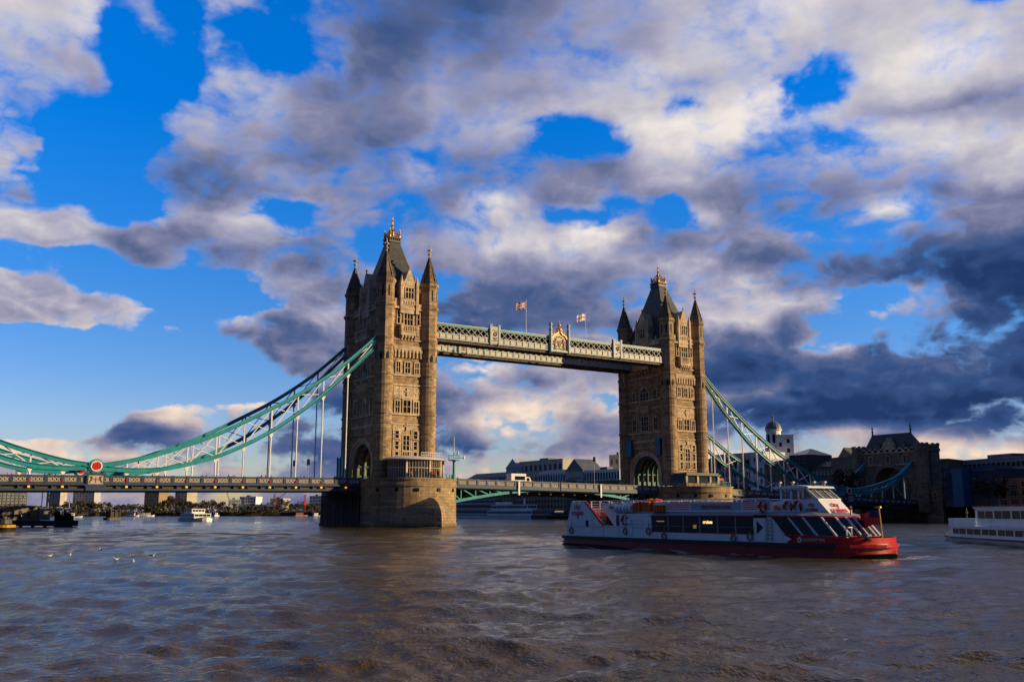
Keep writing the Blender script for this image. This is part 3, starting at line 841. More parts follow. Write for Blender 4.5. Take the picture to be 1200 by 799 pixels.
def make_tower():
    t = thing('bridge_tower', TOWER_LABELS[0], 'bridge tower', (-41.4, 0, 10.0), 0, 'twin Gothic towers of the bridge')
    # --- shaft with the carriageway arch driven through it (north to south); z = 0 at road level
    aw, zs, zt, top = 10.2, 3.6, 8.0, 38.3
    sh = MB()
    sh.prism([(-WY, 0), (-aw / 2, 0)] + [(x, z) for x, z in arch_pts(aw, 0, zs, zt, 16, 0, 2.1)[1:-1]] + [(aw / 2, 0), (WY, 0), (WY, top), (-WY, top)], -WX, WX, 'x')
    sh.build('shaft', M['stone'], t, local=True)
    # --- string courses right round between the turrets
    for z, d, h in ((12.1, .22, .35), (14.3, .28, .4), (20.8, .22, .35), (23.0, .28, .42), (29.4, .30, .45), (31.0, .2, .3), (38.2, .45, .5)):
        sc = MB()
        sc.box(-WX - d, WX + d, -WY - d, WY + d, z - h / 2, z + h / 2)
        sc.build('string_course', M['dress'], t, local=True)
    sc = MB()
    sc.box(-WX - .25, -WX + .05, -WY, -aw / 2 - 1.3, 0, 1.0)
    sc.box(-WX - .25, -WX + .05, aw / 2 + 1.3, WY, 0, 1.0)
    sc.box(-WX, WX, -WY - .25, -WY + .05, 0, 1.0)
    sc.build('plinth', M['dress'], t, local=True)
    # --- battlements
    bt = MB()
    for side, half in (('west', 3.6), ('east', 3.6), ('north', 7.0), ('south', 7.0)):
        F = face(side)
        fbox(bt, F, -half, half, 38.3, 39.5, -.4, .1)
        n = int(half * 2 / 1.1)
        for k in range(n):
            x = -half + (k + .5) * 2 * half / n
            if k % 2 == 0:
                fbox(bt, F, x - .42, x + .42, 39.5, 40.3, -.4, .1)
    bt.build('battlement', M['dress'], t, local=True)
    # --- corner turrets
    for sx in (-1, 1):
        for sy in (-1, 1):
            c = (sx * HX, sy * HY, 0)
            o8 = math.pi / 8
            k = 1 / math.cos(o8)
            mb = MB()
            mb.lathe(c, [(2.16, 0), (2.16, 1.2), (2.02, 1.4), (2.02, 12.0), (2.16, 12.05), (2.16, 12.45), (2.02, 12.5), (2.02, 14.1), (2.2, 14.15), (2.2, 14.6),
                         (2.02, 14.7), (2.02, 20.6), (2.16, 20.65), (2.16, 21.05), (2.02, 21.1), (2.02, 22.8), (2.2, 22.85), (2.2, 23.3), (2.02, 23.4), (2.02, 26.2)], 20)
            mb.lathe(c, [(2.02, 26.2), (1.95 * k, 27.8), (1.95 * k, 29.1), (2.12 * k, 29.2), (2.12 * k, 29.6), (1.9 * k, 29.8), (1.9 * k, 30.9), (2.02 * k, 31.0), (2.02 * k, 31.3),
                         (1.86 * k, 31.5), (1.86 * k, 38.0), (2.2 * k, 38.5), (2.2 * k, 38.9), (1.9 * k, 39.2), (1.82 * k, 39.4), (1.82 * k, 43.4), (2.15 * k, 44.0), (2.15 * k, 44.4)], 8, o8)
            tu = mb.build('turret', M['stone'], t, local=True)
            for a in range(8):                          # slit lights, high and low, on the outward sides
                an = a * math.pi / 4
                d = Vector((math.cos(an), math.sin(an), 0))
                if d.x * sx + d.y * sy < .6:
                    continue
                e = Vector((-math.sin(an), math.cos(an), 0))
                cc = Vector(c)
                sl = MB()
                b_ = cc + d * 1.83
                sl.bar(b_ + Vector((0, 0, 40.4)), b_ + Vector((0, 0, 42.9)), .30, .08, tuple(d))
                sl.build('slit', M['black'], tu, local=True)
                sl = MB()
                b_ = cc + d * 1.97
                sl.add([b_ + Vector((0, 0, 25.6)), b_ + e * .33 + d * .05 + Vector((0, 0, 26.8)), b_ + d * .1 + Vector((0, 0, 28.1)), b_ - e * .33 + d * .05 + Vector((0, 0, 26.8))], [(0, 1, 2, 3)])
                sl.build('slit', M['black'], tu, local=True)
            sp = MB()
            sp.lathe(c, [(2.2, 44.4), (1.75, 45.3), (1.05, 47.9), (.52, 50.0), (.26, 51.0)], 8, o8)
            for a in range(8):
                an = o8 + a * math.pi / 4
                p = Vector((c[0] + 1.95 * math.cos(an), c[1] + 1.95 * math.sin(an), 44.8))
                q = Vector((c[0] + .2 * math.cos(an), c[1] + .2 * math.sin(an), 51.0))
                sp.tube(p, q, .12, 4, .06)
            for z in (45.6, 46.8, 48.0, 49.2):          # crockets
                rr = 2.2 * (51.3 - z) / 6.9
                for a in range(8):
                    an = o8 + a * math.pi / 4
                    sp.ball((c[0] + rr * math.cos(an), c[1] + rr * math.sin(an), z), .15, 5, 3)
            sp.build('spire', M['spire'], tu, local=True)
            cr = MB()
            cr.lathe((c[0], c[1], 50.9), [(.24, 0), (.17, .6), (.42, .8), (.42, 1.0), (.15, 1.15), (.12, 3.1), (.05, 3.2)], 8)
            cr.box(c[0] - .62, c[0] + .62, c[1] - .13, c[1] + .13, 52.65, 52.95)
            cr.box(c[0] - .13, c[0] + .13, c[1] - .62, c[1] + .62, 52.66, 52.94)
            cr.build('finial_cross', M['dress'], tu, local=True)
    # --- main roof and its gilded crest
    rf = MB()
    prof = [(5.3, 8.6, 38.4), (4.6, 7.6, 41.0), (3.55, 5.6, 46.0), (2.5, 3.7, 50.4), (1.65, 2.3, 54.0), (1.25, 1.65, 55.8)]
    rf.loft([[(-a, -b, z), (a, -b, z), (a, b, z), (-a, b, z)] for a, b, z in prof])
    roof = rf.build('roof', M['slate'], t, local=True)
    cap = MB()
    cap.box(-1.5, 1.5, -1.9, 1.9, 55.7, 56.1)
    cap.box(-1.2, 1.2, -1.6, 1.6, 56.1, 56.7)
    cap.box(-1.55, 1.55, -1.95, 1.95, 56.7, 56.95)
    for k in range(6):
        for q in (-1, 1):
            cap.box(-1.4 + k * .52, -1.22 + k * .52, q * 1.72 - .1, q * 1.72 + .1, 56.1, 56.7)
            cap.box(q * 1.32 - .1, q * 1.32 + .1, -1.75 + k * .64, -1.57 + k * .64, 56.1, 56.7)
    cap.build('roof_cap', M['lead'], roof, local=True)
    cr = MB()
    for sx in (-1, 1):
        for sy in (-1, 1):
            cr.lathe((sx * 1.25, sy * 1.55, 56.95), [(.22, 0), (.16, .5), (.30, .75), (.12, 1.0), (.26, 1.35), (.1, 1.7), (.04, 2.2)], 7)
            cr.path([(sx * 1.1, sy * 1.4, 57.2), (sx * .9, sy * 1.1, 58.2), (sx * .5, sy * .6, 58.9), (sx * .1, sy * .1, 59.6)], .16, .16, (sy * .78, -sx * .62, 0))
    for k in range(6):
        for q in (-1, 1):
            cr.lathe((-1.0 + .4 * k, q * 1.6, 56.95), [(.12, 0), (.07, .6), (.19, .9), (.03, 1.4)], 5)
            cr.lathe((q * 1.28, -1.25 + .5 * k, 56.95), [(.12, 0), (.07, .6), (.19, .9), (.03, 1.4)], 5)
    cr.lathe((0, 0, 56.95), [(.55, 0), (.42, .9), (.36, 1.8), (.58, 2.1), (.30, 2.4), (.2, 3.0), (.40, 3.25), (.17, 3.5), (.12, 4.2), (.28, 4.4), (.08, 4.7), (.06, 5.3)], 8)
    cr.build('gilded_crest', M['gold'], roof, local=True)
    for side in ('west', 'north', 'east', 'south'):
        F = face(side)
        dormer(t, F, 47.2 if side in ('west', 'east') else 47.6, 3.9 if side in ('west', 'east') else 4.9)
    # --- west and east (river) faces
    for side in ('west', 'east'):
        F = face(side)
        window(t, F, 0, 34.3, 37.2, 2.1, 3)
        for s in (-1, 1):
            window(t, F, s * 2.45, 34.6, 37.4, .62, 1, st=.18)
            window(t, F, s * 2.3, 23.5, 25.9, .95, 2)
            window(t, F, s * 2.3, 14.6, 17.2, 1.05, 2)
            window(t, F, s * 2.25, 9.0, 10.6, .85, 1)
            window(t, F, s * 2.25, 6.6, 8.3, .8, 1)
            window(t, F, s * 2.25, 4.4, 6.0, .8, 1)
        window(t, F, 0, 23.5, 25.9, 1.2, 2)
        window(t, F, 0, 14.6, 17.4, 1.75, 2)
        window(t, F, 0, 6.4, 9.6, 1.5, 2, rows=2)
        window(t, F, 0, 4.4, 6.0, 1.5, 3)
        balcony(t, F, 3.9, 31.0, 34.2)
        cb = MB()                                       # machicolated corbel table
        fbox(cb, F, -3.5, 3.5, 28.6, 29.2, -.05, .5)
        for k in range(8):
            x = -3.15 + .9 * k
            fbox(cb, F, x - .17, x + .17, 26.9, 28.7, -.05, .42)
            fbox(cb, F, x - .28, x + .28, 28.2, 28.65, -.05, .46)
        cb.build('corbel_table', M['dress'], t, local=True)
        cv = MB()                                       # carved panel with a cross above the windows
        rr = random.Random(3)
        fbox(cv, F, -3.25, 3.25, 17.8, 20.45, -.05, .06)
        for k in range(70):
            a, z = rr.uniform(-3.1, 3.1), rr.uniform(18.0, 20.3)
            fbox(cv, F, a - .13, a + .13, z - .12, z + .12, -.05, rr.uniform(.05, .16))
        for z in (18.6,):
            fbox(cv, F, -.13, .13, z - .2, z + 1.5, -.05, .3)
            fbox(cv, F, -.55, .55, z + .65, z + .92, -.05, .28)
        cv.build('carving', M['dress'], t, local=True)
        cv = MB()
        fbox(cv, F, -3.25, 3.25, 10.75, 12.05, -.05, .06)
        fbox(cv, F, -.13, .13, 10.7, 12.4, -.05, .3)
        fbox(cv, F, -.55, .55, 11.55, 11.82, -.05, .28)
        for k in range(40):
            a, z = rr.uniform(-3.1, 3.1), rr.uniform(11.0, 12.0)
            fbox(cv, F, a - .12, a + .12, z - .1, z + .1, -.05, rr.uniform(.05, .14))
        cv.build('carving', M['dress'], t, local=True)
        tr = MB()                                       # tracery strips tying the low windows together
        for x in (-3.1, -1.35, 1.35, 3.1):
            fbox(tr, F, x - .13, x + .13, 3.6, 10.9, -.05, .17)
        for z in (3.7, 6.25):
            fbox(tr, F, -3.3, 3.3, z - .12, z + .12, -.05, .19)
        tr.build('tracery', M['dress'], t, local=True)
    # --- north and south (road) faces
    for side in ('north', 'south'):
        F = face(side)
        window(t, F, 0, 22.6, 26.6, 3.4, 3, True, rows=2)
        for s in (-1, 1):
            window(t, F, s * 4.4, 22.4, 25.6, 1.2, 2)
            window(t, F, s * 4.4, 14.9, 18.2, 1.35, 2)
            window(t, F, s * 4.2, 33.9, 36.6, 1.1, 2)
            window(t, F, s * 2.2, 34.2, 37.2, 1.0, 2)
        window(t, F, 0, 14.8, 18.6, 2.9, 3, rows=2)
        window(t, F, 0, 34.2, 37.4, 1.6, 3)
        balcony(t, F, 6.2, 30.6, 34.0, 1.2)
        balcony(t, F, 4.2, 18.9, 21.4, .9)
        bl = MB()                                       # blind arcade over the arch
        for k in range(14):
            a = -4.9 + .75 * k
            fbox(bl, F, a - .12, a + .12, 10.4, 11.6, -.05, .2)
        fbox(bl, F, -5.2, 5.2, 10.1, 10.35, -.05, .3)
        fbox(bl, F, -5.2, 5.2, 11.6, 11.85, -.05, .3)
        bl.build('blind_arcade', M['dress'], t, local=True)
        ar = MB()                                       # moulded arch orders
        for o_, i_, d in ((1.35, .9, .42), (.9, .5, .28), (.5, .0, .16)):
            po, pi_ = arch_pts(aw + 2 * o_, 0, zs, zt + o_, 18, 0, 2.1), arch_pts(aw + 2 * i_, 0, zs, zt + i_, 18, 0, 2.1)
            n = len(po)
            ar.add([F(a, z, -.05) for a, z in po] + [F(a, z, d) for a, z in po] + [F(a, z, d) for a, z in pi_] + [F(a, z, -.05) for a, z in pi_],
                   [(r * n + k, r * n + k + 1, (r + 1) * n + k + 1, (r + 1) * n + k) for r in range(3) for k in range(n - 1)])
        ar.build('portal_arch', M['dress'], t, local=True)
    # --- teal iron ribs inside the gateway, its shade put into a darker teal
    rb = MB()
    for k in range(7):
        x = -5.2 + 1.73 * k
        po = arch_pts(aw - .1, 0, zs, zt - .05, 16, 0, 2.1)
        pi_ = arch_pts(aw - 1.2, 0, zs, zt - .75, 16, 0, 2.1)
        n = len(po)
        rb.add([(x - .15, a, z) for a, z in po] + [(x - .15, a, z) for a, z in pi_] + [(x + .15, a, z) for a, z in pi_] + [(x + .15, a, z) for a, z in po],
               [(r * n + j, r * n + j + 1, (r + 1) * n + j + 1, (r + 1) * n + j) for r in range(3) for j in range(n - 1)])
    for s in (-1, 1):                                   # side screens with arched bays
        for k in range(6):
            x = -5.2 + 1.73 * k
            rb.box(x, x + .2, s * 4.75, s * 5.05, 0, 5.5)
        rb.box(-5.3, 5.3, s * 4.8, s * 5.0, 0, 1.3)
        rb.box(-5.3, 5.3, s * 4.8, s * 5.0, 3.1, 3.4)
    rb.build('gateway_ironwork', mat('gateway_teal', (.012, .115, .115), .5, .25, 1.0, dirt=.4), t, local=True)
    # --- bearings where the chains and walkways meet the stone
    bb = MB()
    for sx in (-1, 1):
        for sy in (-1, 1):
            for z in (30.4,):
                bb.box(sx * 6.0, sx * 7.3, sy * 7.9 - .5, sy * 7.9 + .5, z - 1.4, z + 1.1)
                bb.box(sx * 6.0, sx * 6.9, sy * 7.9 - .4, sy * 7.9 + .4, z - 2.6, z - 1.4)
    bb.build('corbel', M['dress'], t, local=True)
    return t


TOWER_LABELS = ['nearer stone Gothic tower with its river face in full sun behind a glass pavilion',
                'farther stone Gothic tower rising behind the trip boat, blue boxes beside its arch']
tower_n = make_tower()
tower_s = copy_tree(tower_n, TOWER_LABELS[1], (41.6, 0, 10.0))
ROOTLOC[tower_s.name] = (41.6, 0, 10.0)
M['lampblue'] = mat('turquoise_blue_paint', (.010, .13, .21), .4, .3, 1.5)
F = face('north')
for s in (-1, 1):                                       # blue painted boxes either side of the far arch
    pb = MB()
    fbox(pb, F, s * 6.0 - .95, s * 6.0 + .95, 8.3, 12.2, 0, 1.1)
    fbox(pb, F, s * 6.0 - 1.1, s * 6.0 + 1.1, 12.2, 12.5, 0, 1.25)
    fbox(pb, F, s * 6.0 - 1.1, s * 6.0 + 1.1, 8.0, 8.3, 0, 1.25)
    pb.build('blue_housing', M['lampblue'], tower_s, local=True)
t = thing('hoarding', 'plain teal hoarding panel at the foot of the sunlit tower beside its road arch', 'hoarding', (-50.3, 5.4, 10.0))
hb = MB()
hb.box(-50.4, -50.25, 3.4, 7.4, 10.0, 15.2)
hb.build('panel', M['teal'], t)
hb = MB()
for y in (3.5, 5.4, 7.3):
    hb.box(-50.55, -50.4, y - .1, y + .1, 10.0, 15.4)
hb.build('post', M['iron'], t)

# ------------------------------------------------------------------ river piers
M['timber'] = mat('wet_timber', (.034, .026, .018), .8, .35, .8, bump=.4, dirt=.5)  # dark brown timber with the shade under the deck put into its colour


def make_pier():
    t = thing('bridge_pier', 'granite river pier with pointed cutwater carrying the nearer, sunlit bridge tower', 'bridge pier', (-41.4, 0, 0), 0, 'river piers of the bridge')
    R, YC = 10.65, 10.8
    def plan(r):
        pts = []
        for k in range(25):
            a = math.pi + math.pi * k / 24
            pts.append((r * math.cos(a), -YC + r * math.sin(a)))
        for k in range(25):
            a = math.pi * k / 24
            pts.append((r * math.cos(a), YC + r * math.sin(a)))
        return pts
    mb = MB()
    mb.loft([[(x, y, z) for x, y in plan(r)] for r, z in ((R + .35, -4), (R + .3, .3), (R, 1.0), (R - .12, 8.3))])
    mb.build('pier_body', M['pierstone'], t, local=True)
    mb = MB()
    mb.loft([[(x, y, z) for x, y in plan(r)] for r, z in ((R + .02, 8.3), (R + .06, 8.45), (R + .06, 8.8), (R - .02, 8.85), (R - .02, 9.6), (R + .16, 9.7), (R + .16, 10.0))])
    mb.build('coping', M['pierstone'], t, local=True)
    for sgn in (-1, 1):                                 # starlings up and down stream
        rings = []
        zs = [-4, 0, 1.2, 2.2, 3.0, 3.8, 4.5, 5.1, 5.6, 5.9, 6.0]
        for z in zs:
            zz = max(z, 0)
            q = 0.0 if zz < 1.6 else (zz - 1.6) / 4.4
            k_ = max(0.0, 1 - q ** 1.35)
            tip = YC + R + .05 + 5.3 * math.sqrt(max(0.0, 1 - q ** 2.0))
            th = math.radians(50) * max(.01, k_)
            cx_, cy_ = (R + .12) * math.sin(th), YC + (R + .12) * math.cos(th)
            half = []
            for k in range(7):
                f_ = k / 6
                b__ = .55 * math.sin(math.pi * f_) * k_
                half.append((cx_ * (1 - f_) + b__ * .7, cy_ * (1 - f_) + tip * f_ + b__ * .6))
            ring = [(-x, sgn * y, z) for x, y in half] + [(x, sgn * y, z) for x, y in reversed(half[:-1])]
            ring += [(cx_ * .5, sgn * (YC + 2), z), (-cx_ * .5, sgn * (YC + 2), z)]
            rings.append(ring)
        mb = MB()
        mb.loft(rings)
        mb.build('cutwater', M['pierstone'], t, local=True, smooth=False)
    # drain slots and fender timbers
    for a in (-62, -38, -15, 12, 40):
        mb = MB()
        an = math.radians(a - 90)
        p = Vector((R * math.cos(an), -YC + R * math.sin(an), 7.6))
        d = Vector((math.cos(an), math.sin(an), 0))
        mb.bar(p - d * .2, p + d * .06, .75, .7)
        mb.build('drain_slot', M['black'], t, local=True)
    for s in (-1, 1):
        mb = MB()
        for k in range(14):
            y = -9.5 + 1.55 * k
            mb.box(s * (R + .05), s * (R + .42 + .05 * (k % 3)), y - .70, y + .70, -3, 6.6 + .12 * (k % 3))
        for z in (2.0, 5.6):
            mb.box(s * (R + .05), s * (R + .4), -10, 10.8, z - .2, z + .2)
        mb.build('timber_fender', M['timber'], t, local=True)
    return t


pier_n = make_pier()
pier_s = copy_tree(pier_n, 'granite pier under the farther bridge tower, half hidden by the trip boat', (41.6, 0, -.45))


# ------------------------------------------------------------------ decks
def ztop(x):
    """top of the deck parapet along the bridge"""
    if x < -52:
        return 10.2 + (x + 52) * .0105
    if x > 52:
        return 9.45 - (x - 52) * .030
    return 10.1 - .0135 * x


def along(mb, x0, x1, y, w, dz0, dz1, step=11.0):
    n = max(1, int(abs(x1 - x0) / step))
    pts = [(x0 + (x1 - x0) * k / n) for k in range(n + 1)]
    vs_ = []
    for x in pts:
        z = ztop(x)
        vs_.append([(x, y - w / 2, z + dz0), (x, y + w / 2, z + dz0), (x, y + w / 2, z + dz1), (x, y - w / 2, z + dz1)])
    mb.loft(vs_)


def parapets(t, x0, x1, pitch, near_panels=True):
    for s in (-1, 1):
        y = s * 9.6
        pr = MB()
        along(pr, x0, x1, y, .42, -.34, .0)
        along(pr, x0, x1, y, .40, -1.50, -1.14)
        n = int(round((x1 - x0) / pitch))
        for k in range(n + 1):
            x = x0 + (x1 - x0) * k / n
            pr.box(x - .27, x + .27, y - .24, y + .24, ztop(x) - 1.5, ztop(x) + .06)
        pr.build('parapet', M['bridgeblue'], t)
        if s < 0:
            me = None
            for k in range(n):
                x = x0 + (x1 - x0) * (k + .5) / n
                if me is None:
                    pm = MB()
                    hw = (x1 - x0) / n / 2 - .34
                    pm.box(-hw, hw, .02, .08, -1.14, -.34)                       # recessed backing
                    pm.cur = 1
                    pm.box(-hw, hw, -.1, .02, -.42, -.34)
                    pm.box(-hw, hw, -.1, .02, -1.14, -1.06)
                    for j in range(3):
                        c = (j - 1) * hw * .62
                        q = hw * .31
                        pm.bar((c - q, -.05, -1.06), (c + q, -.05, -.42), .1, .13, (0, 1, 0))
                        pm.bar((c - q, -.05, -.42), (c + q, -.05, -1.06), .1, .13, (0, 1, 0))
                        pm.ring((c, -.05, -.74), .18, .06, (0, 1, 0), 10, 4)
                    for sx in (-1, 1):
                        pm.box(sx * hw, sx * (hw - .1), -.1, .02, -1.06, -.42)
                    me = pm.mesh('parapet_panel', [M['soffit'], M['cream']])
                o = bpy.data.objects.new('parapet_panel', me)
                COL.objects.link(o)
                o.parent = t
                r = ROOTLOC[t.name]
                o.location = (x - r[0], y - r[1], ztop(x) - r[2])


def hanger_xs(p, first, last):
    return [p + 5.45 * k for k in range(first, last + 1)]


def side_span(label, x0, x1, lamps):
    t = thing('bridge_deck', label, 'bridge deck', ((x0 + x1) / 2, 0, 9.0), 0, 'suspended side decks')
    parapets(t, x0, x1, 2.72)
    for s in (-1, 1):
        g = MB()
        along(g, x0, x1, s * 9.65, .75, -1.78, -1.5)
        wb = MB()
        along(wb, x0, x1, s * 9.3, .25, -2.4, -1.78)
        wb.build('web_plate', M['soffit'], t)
        along(g, x0, x1, s * 9.6, .8, -2.78, -2.4)
        for k in range(int((x1 - x0) / 2.72)):
            x = x0 + 2.72 * (k + .5)
            g.box(x - .08, x + .08, s * 9.62 - .2, s * 9.62 + .2, ztop(x) - 2.4, ztop(x) - 1.78)
        g.build('edge_girder', M['bridgeblue'], t)
    d = MB()
    along(d, x0, x1, 0, 18.6, -1.72, -1.35)
    for k in range(int((x1 - x0) / 5.45)):
        x = x0 + 5.45 * (k + .5)
        d.box(x - .2, x + .2, -9.3, 9.3, ztop(x) - 2.7, ztop(x) - 1.72)
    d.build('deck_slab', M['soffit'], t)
    rd = MB()
    along(rd, x0, x1, 0, 12.0, -1.35, -1.32)
    rd.build('carriageway', M['asphalt'], t)
    lm = None
    for x in lamps:
        a = MB()
        a.box(x - .17, x + .17, -9.95, -9.65, ztop(x) - 2.22, ztop(x) - 1.90)
        a.build('marker_lamp', M['amber'], t)
        a = MB()
        a.box(x - .13, x + .13, -9.9, -9.83, ztop(x) - 1.15, ztop(x) - .65)
        a.build('red_badge', M['red'], t)
    return t


HN = hanger_xs(-104.3, -5, 9)
HS = hanger_xs(106.5, -10, 5)
HN = [x for x in HN if abs(x + 104.3) > 1]
HS = [x for x in HS if abs(x - 106.5) > 1]
deck_n = side_span('long suspended deck with amber lamps and cream panels before the sunlit tower', -140, -52.05, HN)
deck_s = side_span('suspended deck behind the boat wheelhouse, between the farther tower and the bank gatehouse', 52.3, 139, [])

for s_, xp, lab in ((-1, -104.3, 'on the amber lamped deck'), (-1, 106.5, 'beyond the boat wheelhouse')):
    pd = thing('chain_pedestal', 'boxed pedestal with a red cross shield ' + lab, 'pedestal', (xp, -9.75, ztop(xp) - 1.8), 0, 'pivot pedestals')
    zt = ztop(xp)
    b_ = MB()
    b_.box(xp - 1.55, xp + 1.55, -10.1, -9.3, zt - 1.78, zt + .12)
    b_.box(xp - 1.75, xp + 1.75, -10.2, -9.2, zt + .12, zt + .42)
    b_.box(xp - 1.8, xp + 1.8, -10.25, -9.25, zt - 2.05, zt - 1.78)
    b_.box(xp - 1.6, xp + 1.6, -10.2, -9.3, zt - 2.8, zt - 2.05)
    b_.build('pedestal_box', M['bridgeblue'], pd)
    b_ = MB()
    b_.box(xp - 1.25, xp + 1.25, -10.17, -10.1, zt - 1.6, zt - .02)
    pn = b_.build('shield_panel', M['cream'], pd)
    b_ = MB()
    b_.box(xp - .07, xp + .07, -10.21, -10.17, zt - 1.35, zt - .35)
    b_.box(xp - .36, xp + .36, -10.212, -10.172, zt - .82, zt - .68)
    b_.build('red_cross', M['red'], pn)
    b_ = MB()
    for sx in (-1, 1):                                  # rampant supporters either side
        c = xp + sx * .78
        b_.path([(c + sx * .3, -10.19, zt - 1.4), (c + sx * .1, -10.19, zt - 1.0), (c - sx * .05, -10.19, zt - .6), (c - sx * .1, -10.19, zt - .2)], .04, .2)
        b_.path([(c, -10.19, zt - .95), (c - sx * .3, -10.19, zt - .75)], .04, .1)
        b_.path([(c - sx * .05, -10.19, zt - .6), (c - sx * .32, -10.19, zt - .45)], .04, .09)
        b_.path([(c, -10.19, zt - .55), (c + sx * .3, -10.19, zt - .2), (c + sx * .1, -10.19, zt - .15)], .04, .1)
    b_.build('supporters', M['iron'], pn)


def bascule(label, x0, x1):
    """x0 is at the pier, x1 at midstream"""
    t = thing('bascule_leaf', label, 'lifting span', (x0, 0, 8.0), 0, 'lifting leaves of the bridge')
    lo, hi = min(x0, x1), max(x0, x1)
    parapets(t, lo, hi, 2.55)
    for s in (-1, 1):
        g = MB()
        along(g, lo, hi, s * 9.55, .6, -2.05, -1.5)
        g.build('edge_girder', M['bridgeblue'], t)
    d = MB()
    along(d, lo, hi, 0, 18.4, -1.75, -1.35)
    for k in range(9):
        x = lo + (hi - lo) * (k + .5) / 9
        d.box(x - .2, x + .2, -8.4, 8.4, ztop(x) - 3.0, ztop(x) - 1.75)
    d.build('deck_slab', M['soffit'], t)
    L = abs(x1 - x0)
    sg = 1 if x1 > x0 else -1
    chord = lambda q: 4.75 + 3.55 * (1 - (1 - q) ** 1.8) - .0135 * (x0 + sg * q * L) * .5
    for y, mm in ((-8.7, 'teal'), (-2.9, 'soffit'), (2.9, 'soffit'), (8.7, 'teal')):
        tr = MB()
        n = 18
        tr.path([(x0 + sg * L * k / n, y, chord(k / n)) for k in range(n + 1)], .45, .62)
        along(tr, lo, hi, y, .35, -2.35, -2.05)
        nb = 8
        for k in range(nb + 1):
            q = k / nb
            x = x0 + sg * L * q
            zt_, zb = ztop(x) - 2.1, chord(q)
            if zt_ - zb > .5:
                tr.bar((x, y, zb), (x, y, zt_), .22, .26)
            if k < nb:
                q2 = (k + 1) / nb
                x2 = x0 + sg * L * q2
                if ztop(x) - 2.1 - chord(q2) > .4:
                    tr.bar((x, y, ztop(x) - 2.1), (x2, y, chord(q2)), .26, .34, (0, 1, 0))
        tr.build('truss_girder', M[mm], t)
    sf = MB()                                           # curved steel underside plating
    n = 14
    sf.loft([[(x0 + sg * L * k / n, -8.4, chord(k / n) + .25), (x0 + sg * L * k / n, 8.4, chord(k / n) + .25), (x0 + sg * L * k / n, 8.4, chord(k / n) + .33), (x0 + sg * L * k / n, -8.4, chord(k / n) + .33)] for k in range(5, n + 1)])
    sf.build('underside', M['soffit'], t)
    p = MB()
    xm = x0 + sg * L * .61
    p.box(xm - .22, xm + .22, -10.15, -9.88, ztop(xm) - 3.3, ztop(xm) - .1)
    p.build('white_post', M['white'], t)
    return t


bas_n = bascule('lifting leaf beside the sunlit pier, its teal truss catching the sun', -30.7, -.12)
bas_s = bascule('lifting leaf beside the farther tower, its truss above the trip boat stern', 30.9, .12)


# ------------------------------------------------------------------ suspension chains
UN = [(-47.4, 42.5), (-54.9, 35.4), (-61.2, 30.45), (-66.6, 26.8), (-71.7, 23.9), (-77.1, 20.9), (-82.6, 18.1), (-87.9, 15.9), (-94.2, 13.6), (-98.8, 12.4), (-102.3, 11.7), (-104.3, 11.4)]
LN_ = [(-47.4, 41.0), (-49.6, 38.4), (-54.9, 33.0), (-60.5, 27.7), (-65.9, 23.3), (-71.4, 19.35), (-76.8, 16.3), (-82.3, 13.8), (-87.9, 12.1), (-93.1, 11.0), (-98.6, 10.75), (-102.2, 10.95), (-104.3, 11.2)]
UN2 = [(-104.3, 11.5), (-107, 11.75), (-110.2, 12.3), (-115.3, 13.6), (-120.3, 15.2), (-128, 18.2), (-137, 22.5)]
LN2 = [(-104.3, 11.2), (-107, 10.95), (-110.2, 10.9), (-115.1, 11.3), (-120, 12.6), (-128, 15.6), (-137, 21.4)]
US = [(47.5, 41.3), (54.7, 34.75), (60.4, 30.5), (66.2, 26.25), (72.1, 22.6), (77.4, 19.5), (83.2, 16.9), (88.6, 14.6), (96.5, 12.1), (101.5, 10.6), (106.5, 9.5)]
LS = [(47.5, 40.2), (54.3, 32.4), (60.6, 26.5), (65.9, 21.9), (71.8, 18.05), (77.1, 15.2), (82.9, 12.5), (88.6, 10.6), (96.5, 9.1), (101.5, 8.8), (106.5, 9.1)]
US2 = [(106.5, 9.5), (112, 9.95), (117, 10.6), (122.7, 11.8), (130.9, 14.2), (139.0, 19.0)]
LS2 = [(106.5, 9.1), (112, 8.85), (118, 9.3), (124, 10.3), (130, 12.6), (135, 15.4), (139.0, 18.3)]


def interp(pl, x):
    pl = sorted(pl)
    return float(np.interp(x, [p[0] for p in pl], [p[1] for p in pl]))


def smooth_poly(pl, n=40):
    xs = [p[0] for p in pl]
    s = np.linspace(0, len(pl) - 1, n)
    out = []
    for q in s:
        i = min(int(q), len(pl) - 2)
        f_ = q - i
        p0, p1, p2, p3 = (pl[max(i - 1, 0)], pl[i], pl[i + 1], pl[min(i + 2, len(pl) - 1)])
        out.append(tuple(.5 * ((2 * p1[c]) + (-p0[c] + p2[c]) * f_ + (2 * p0[c] - 5 * p1[c] + 4 * p2[c] - p3[c]) * f_ ** 2 + (-p0[c] + 3 * p1[c] - 3 * p2[c] + p3[c]) * f_ ** 3) for c in (0, 1)))
    return out


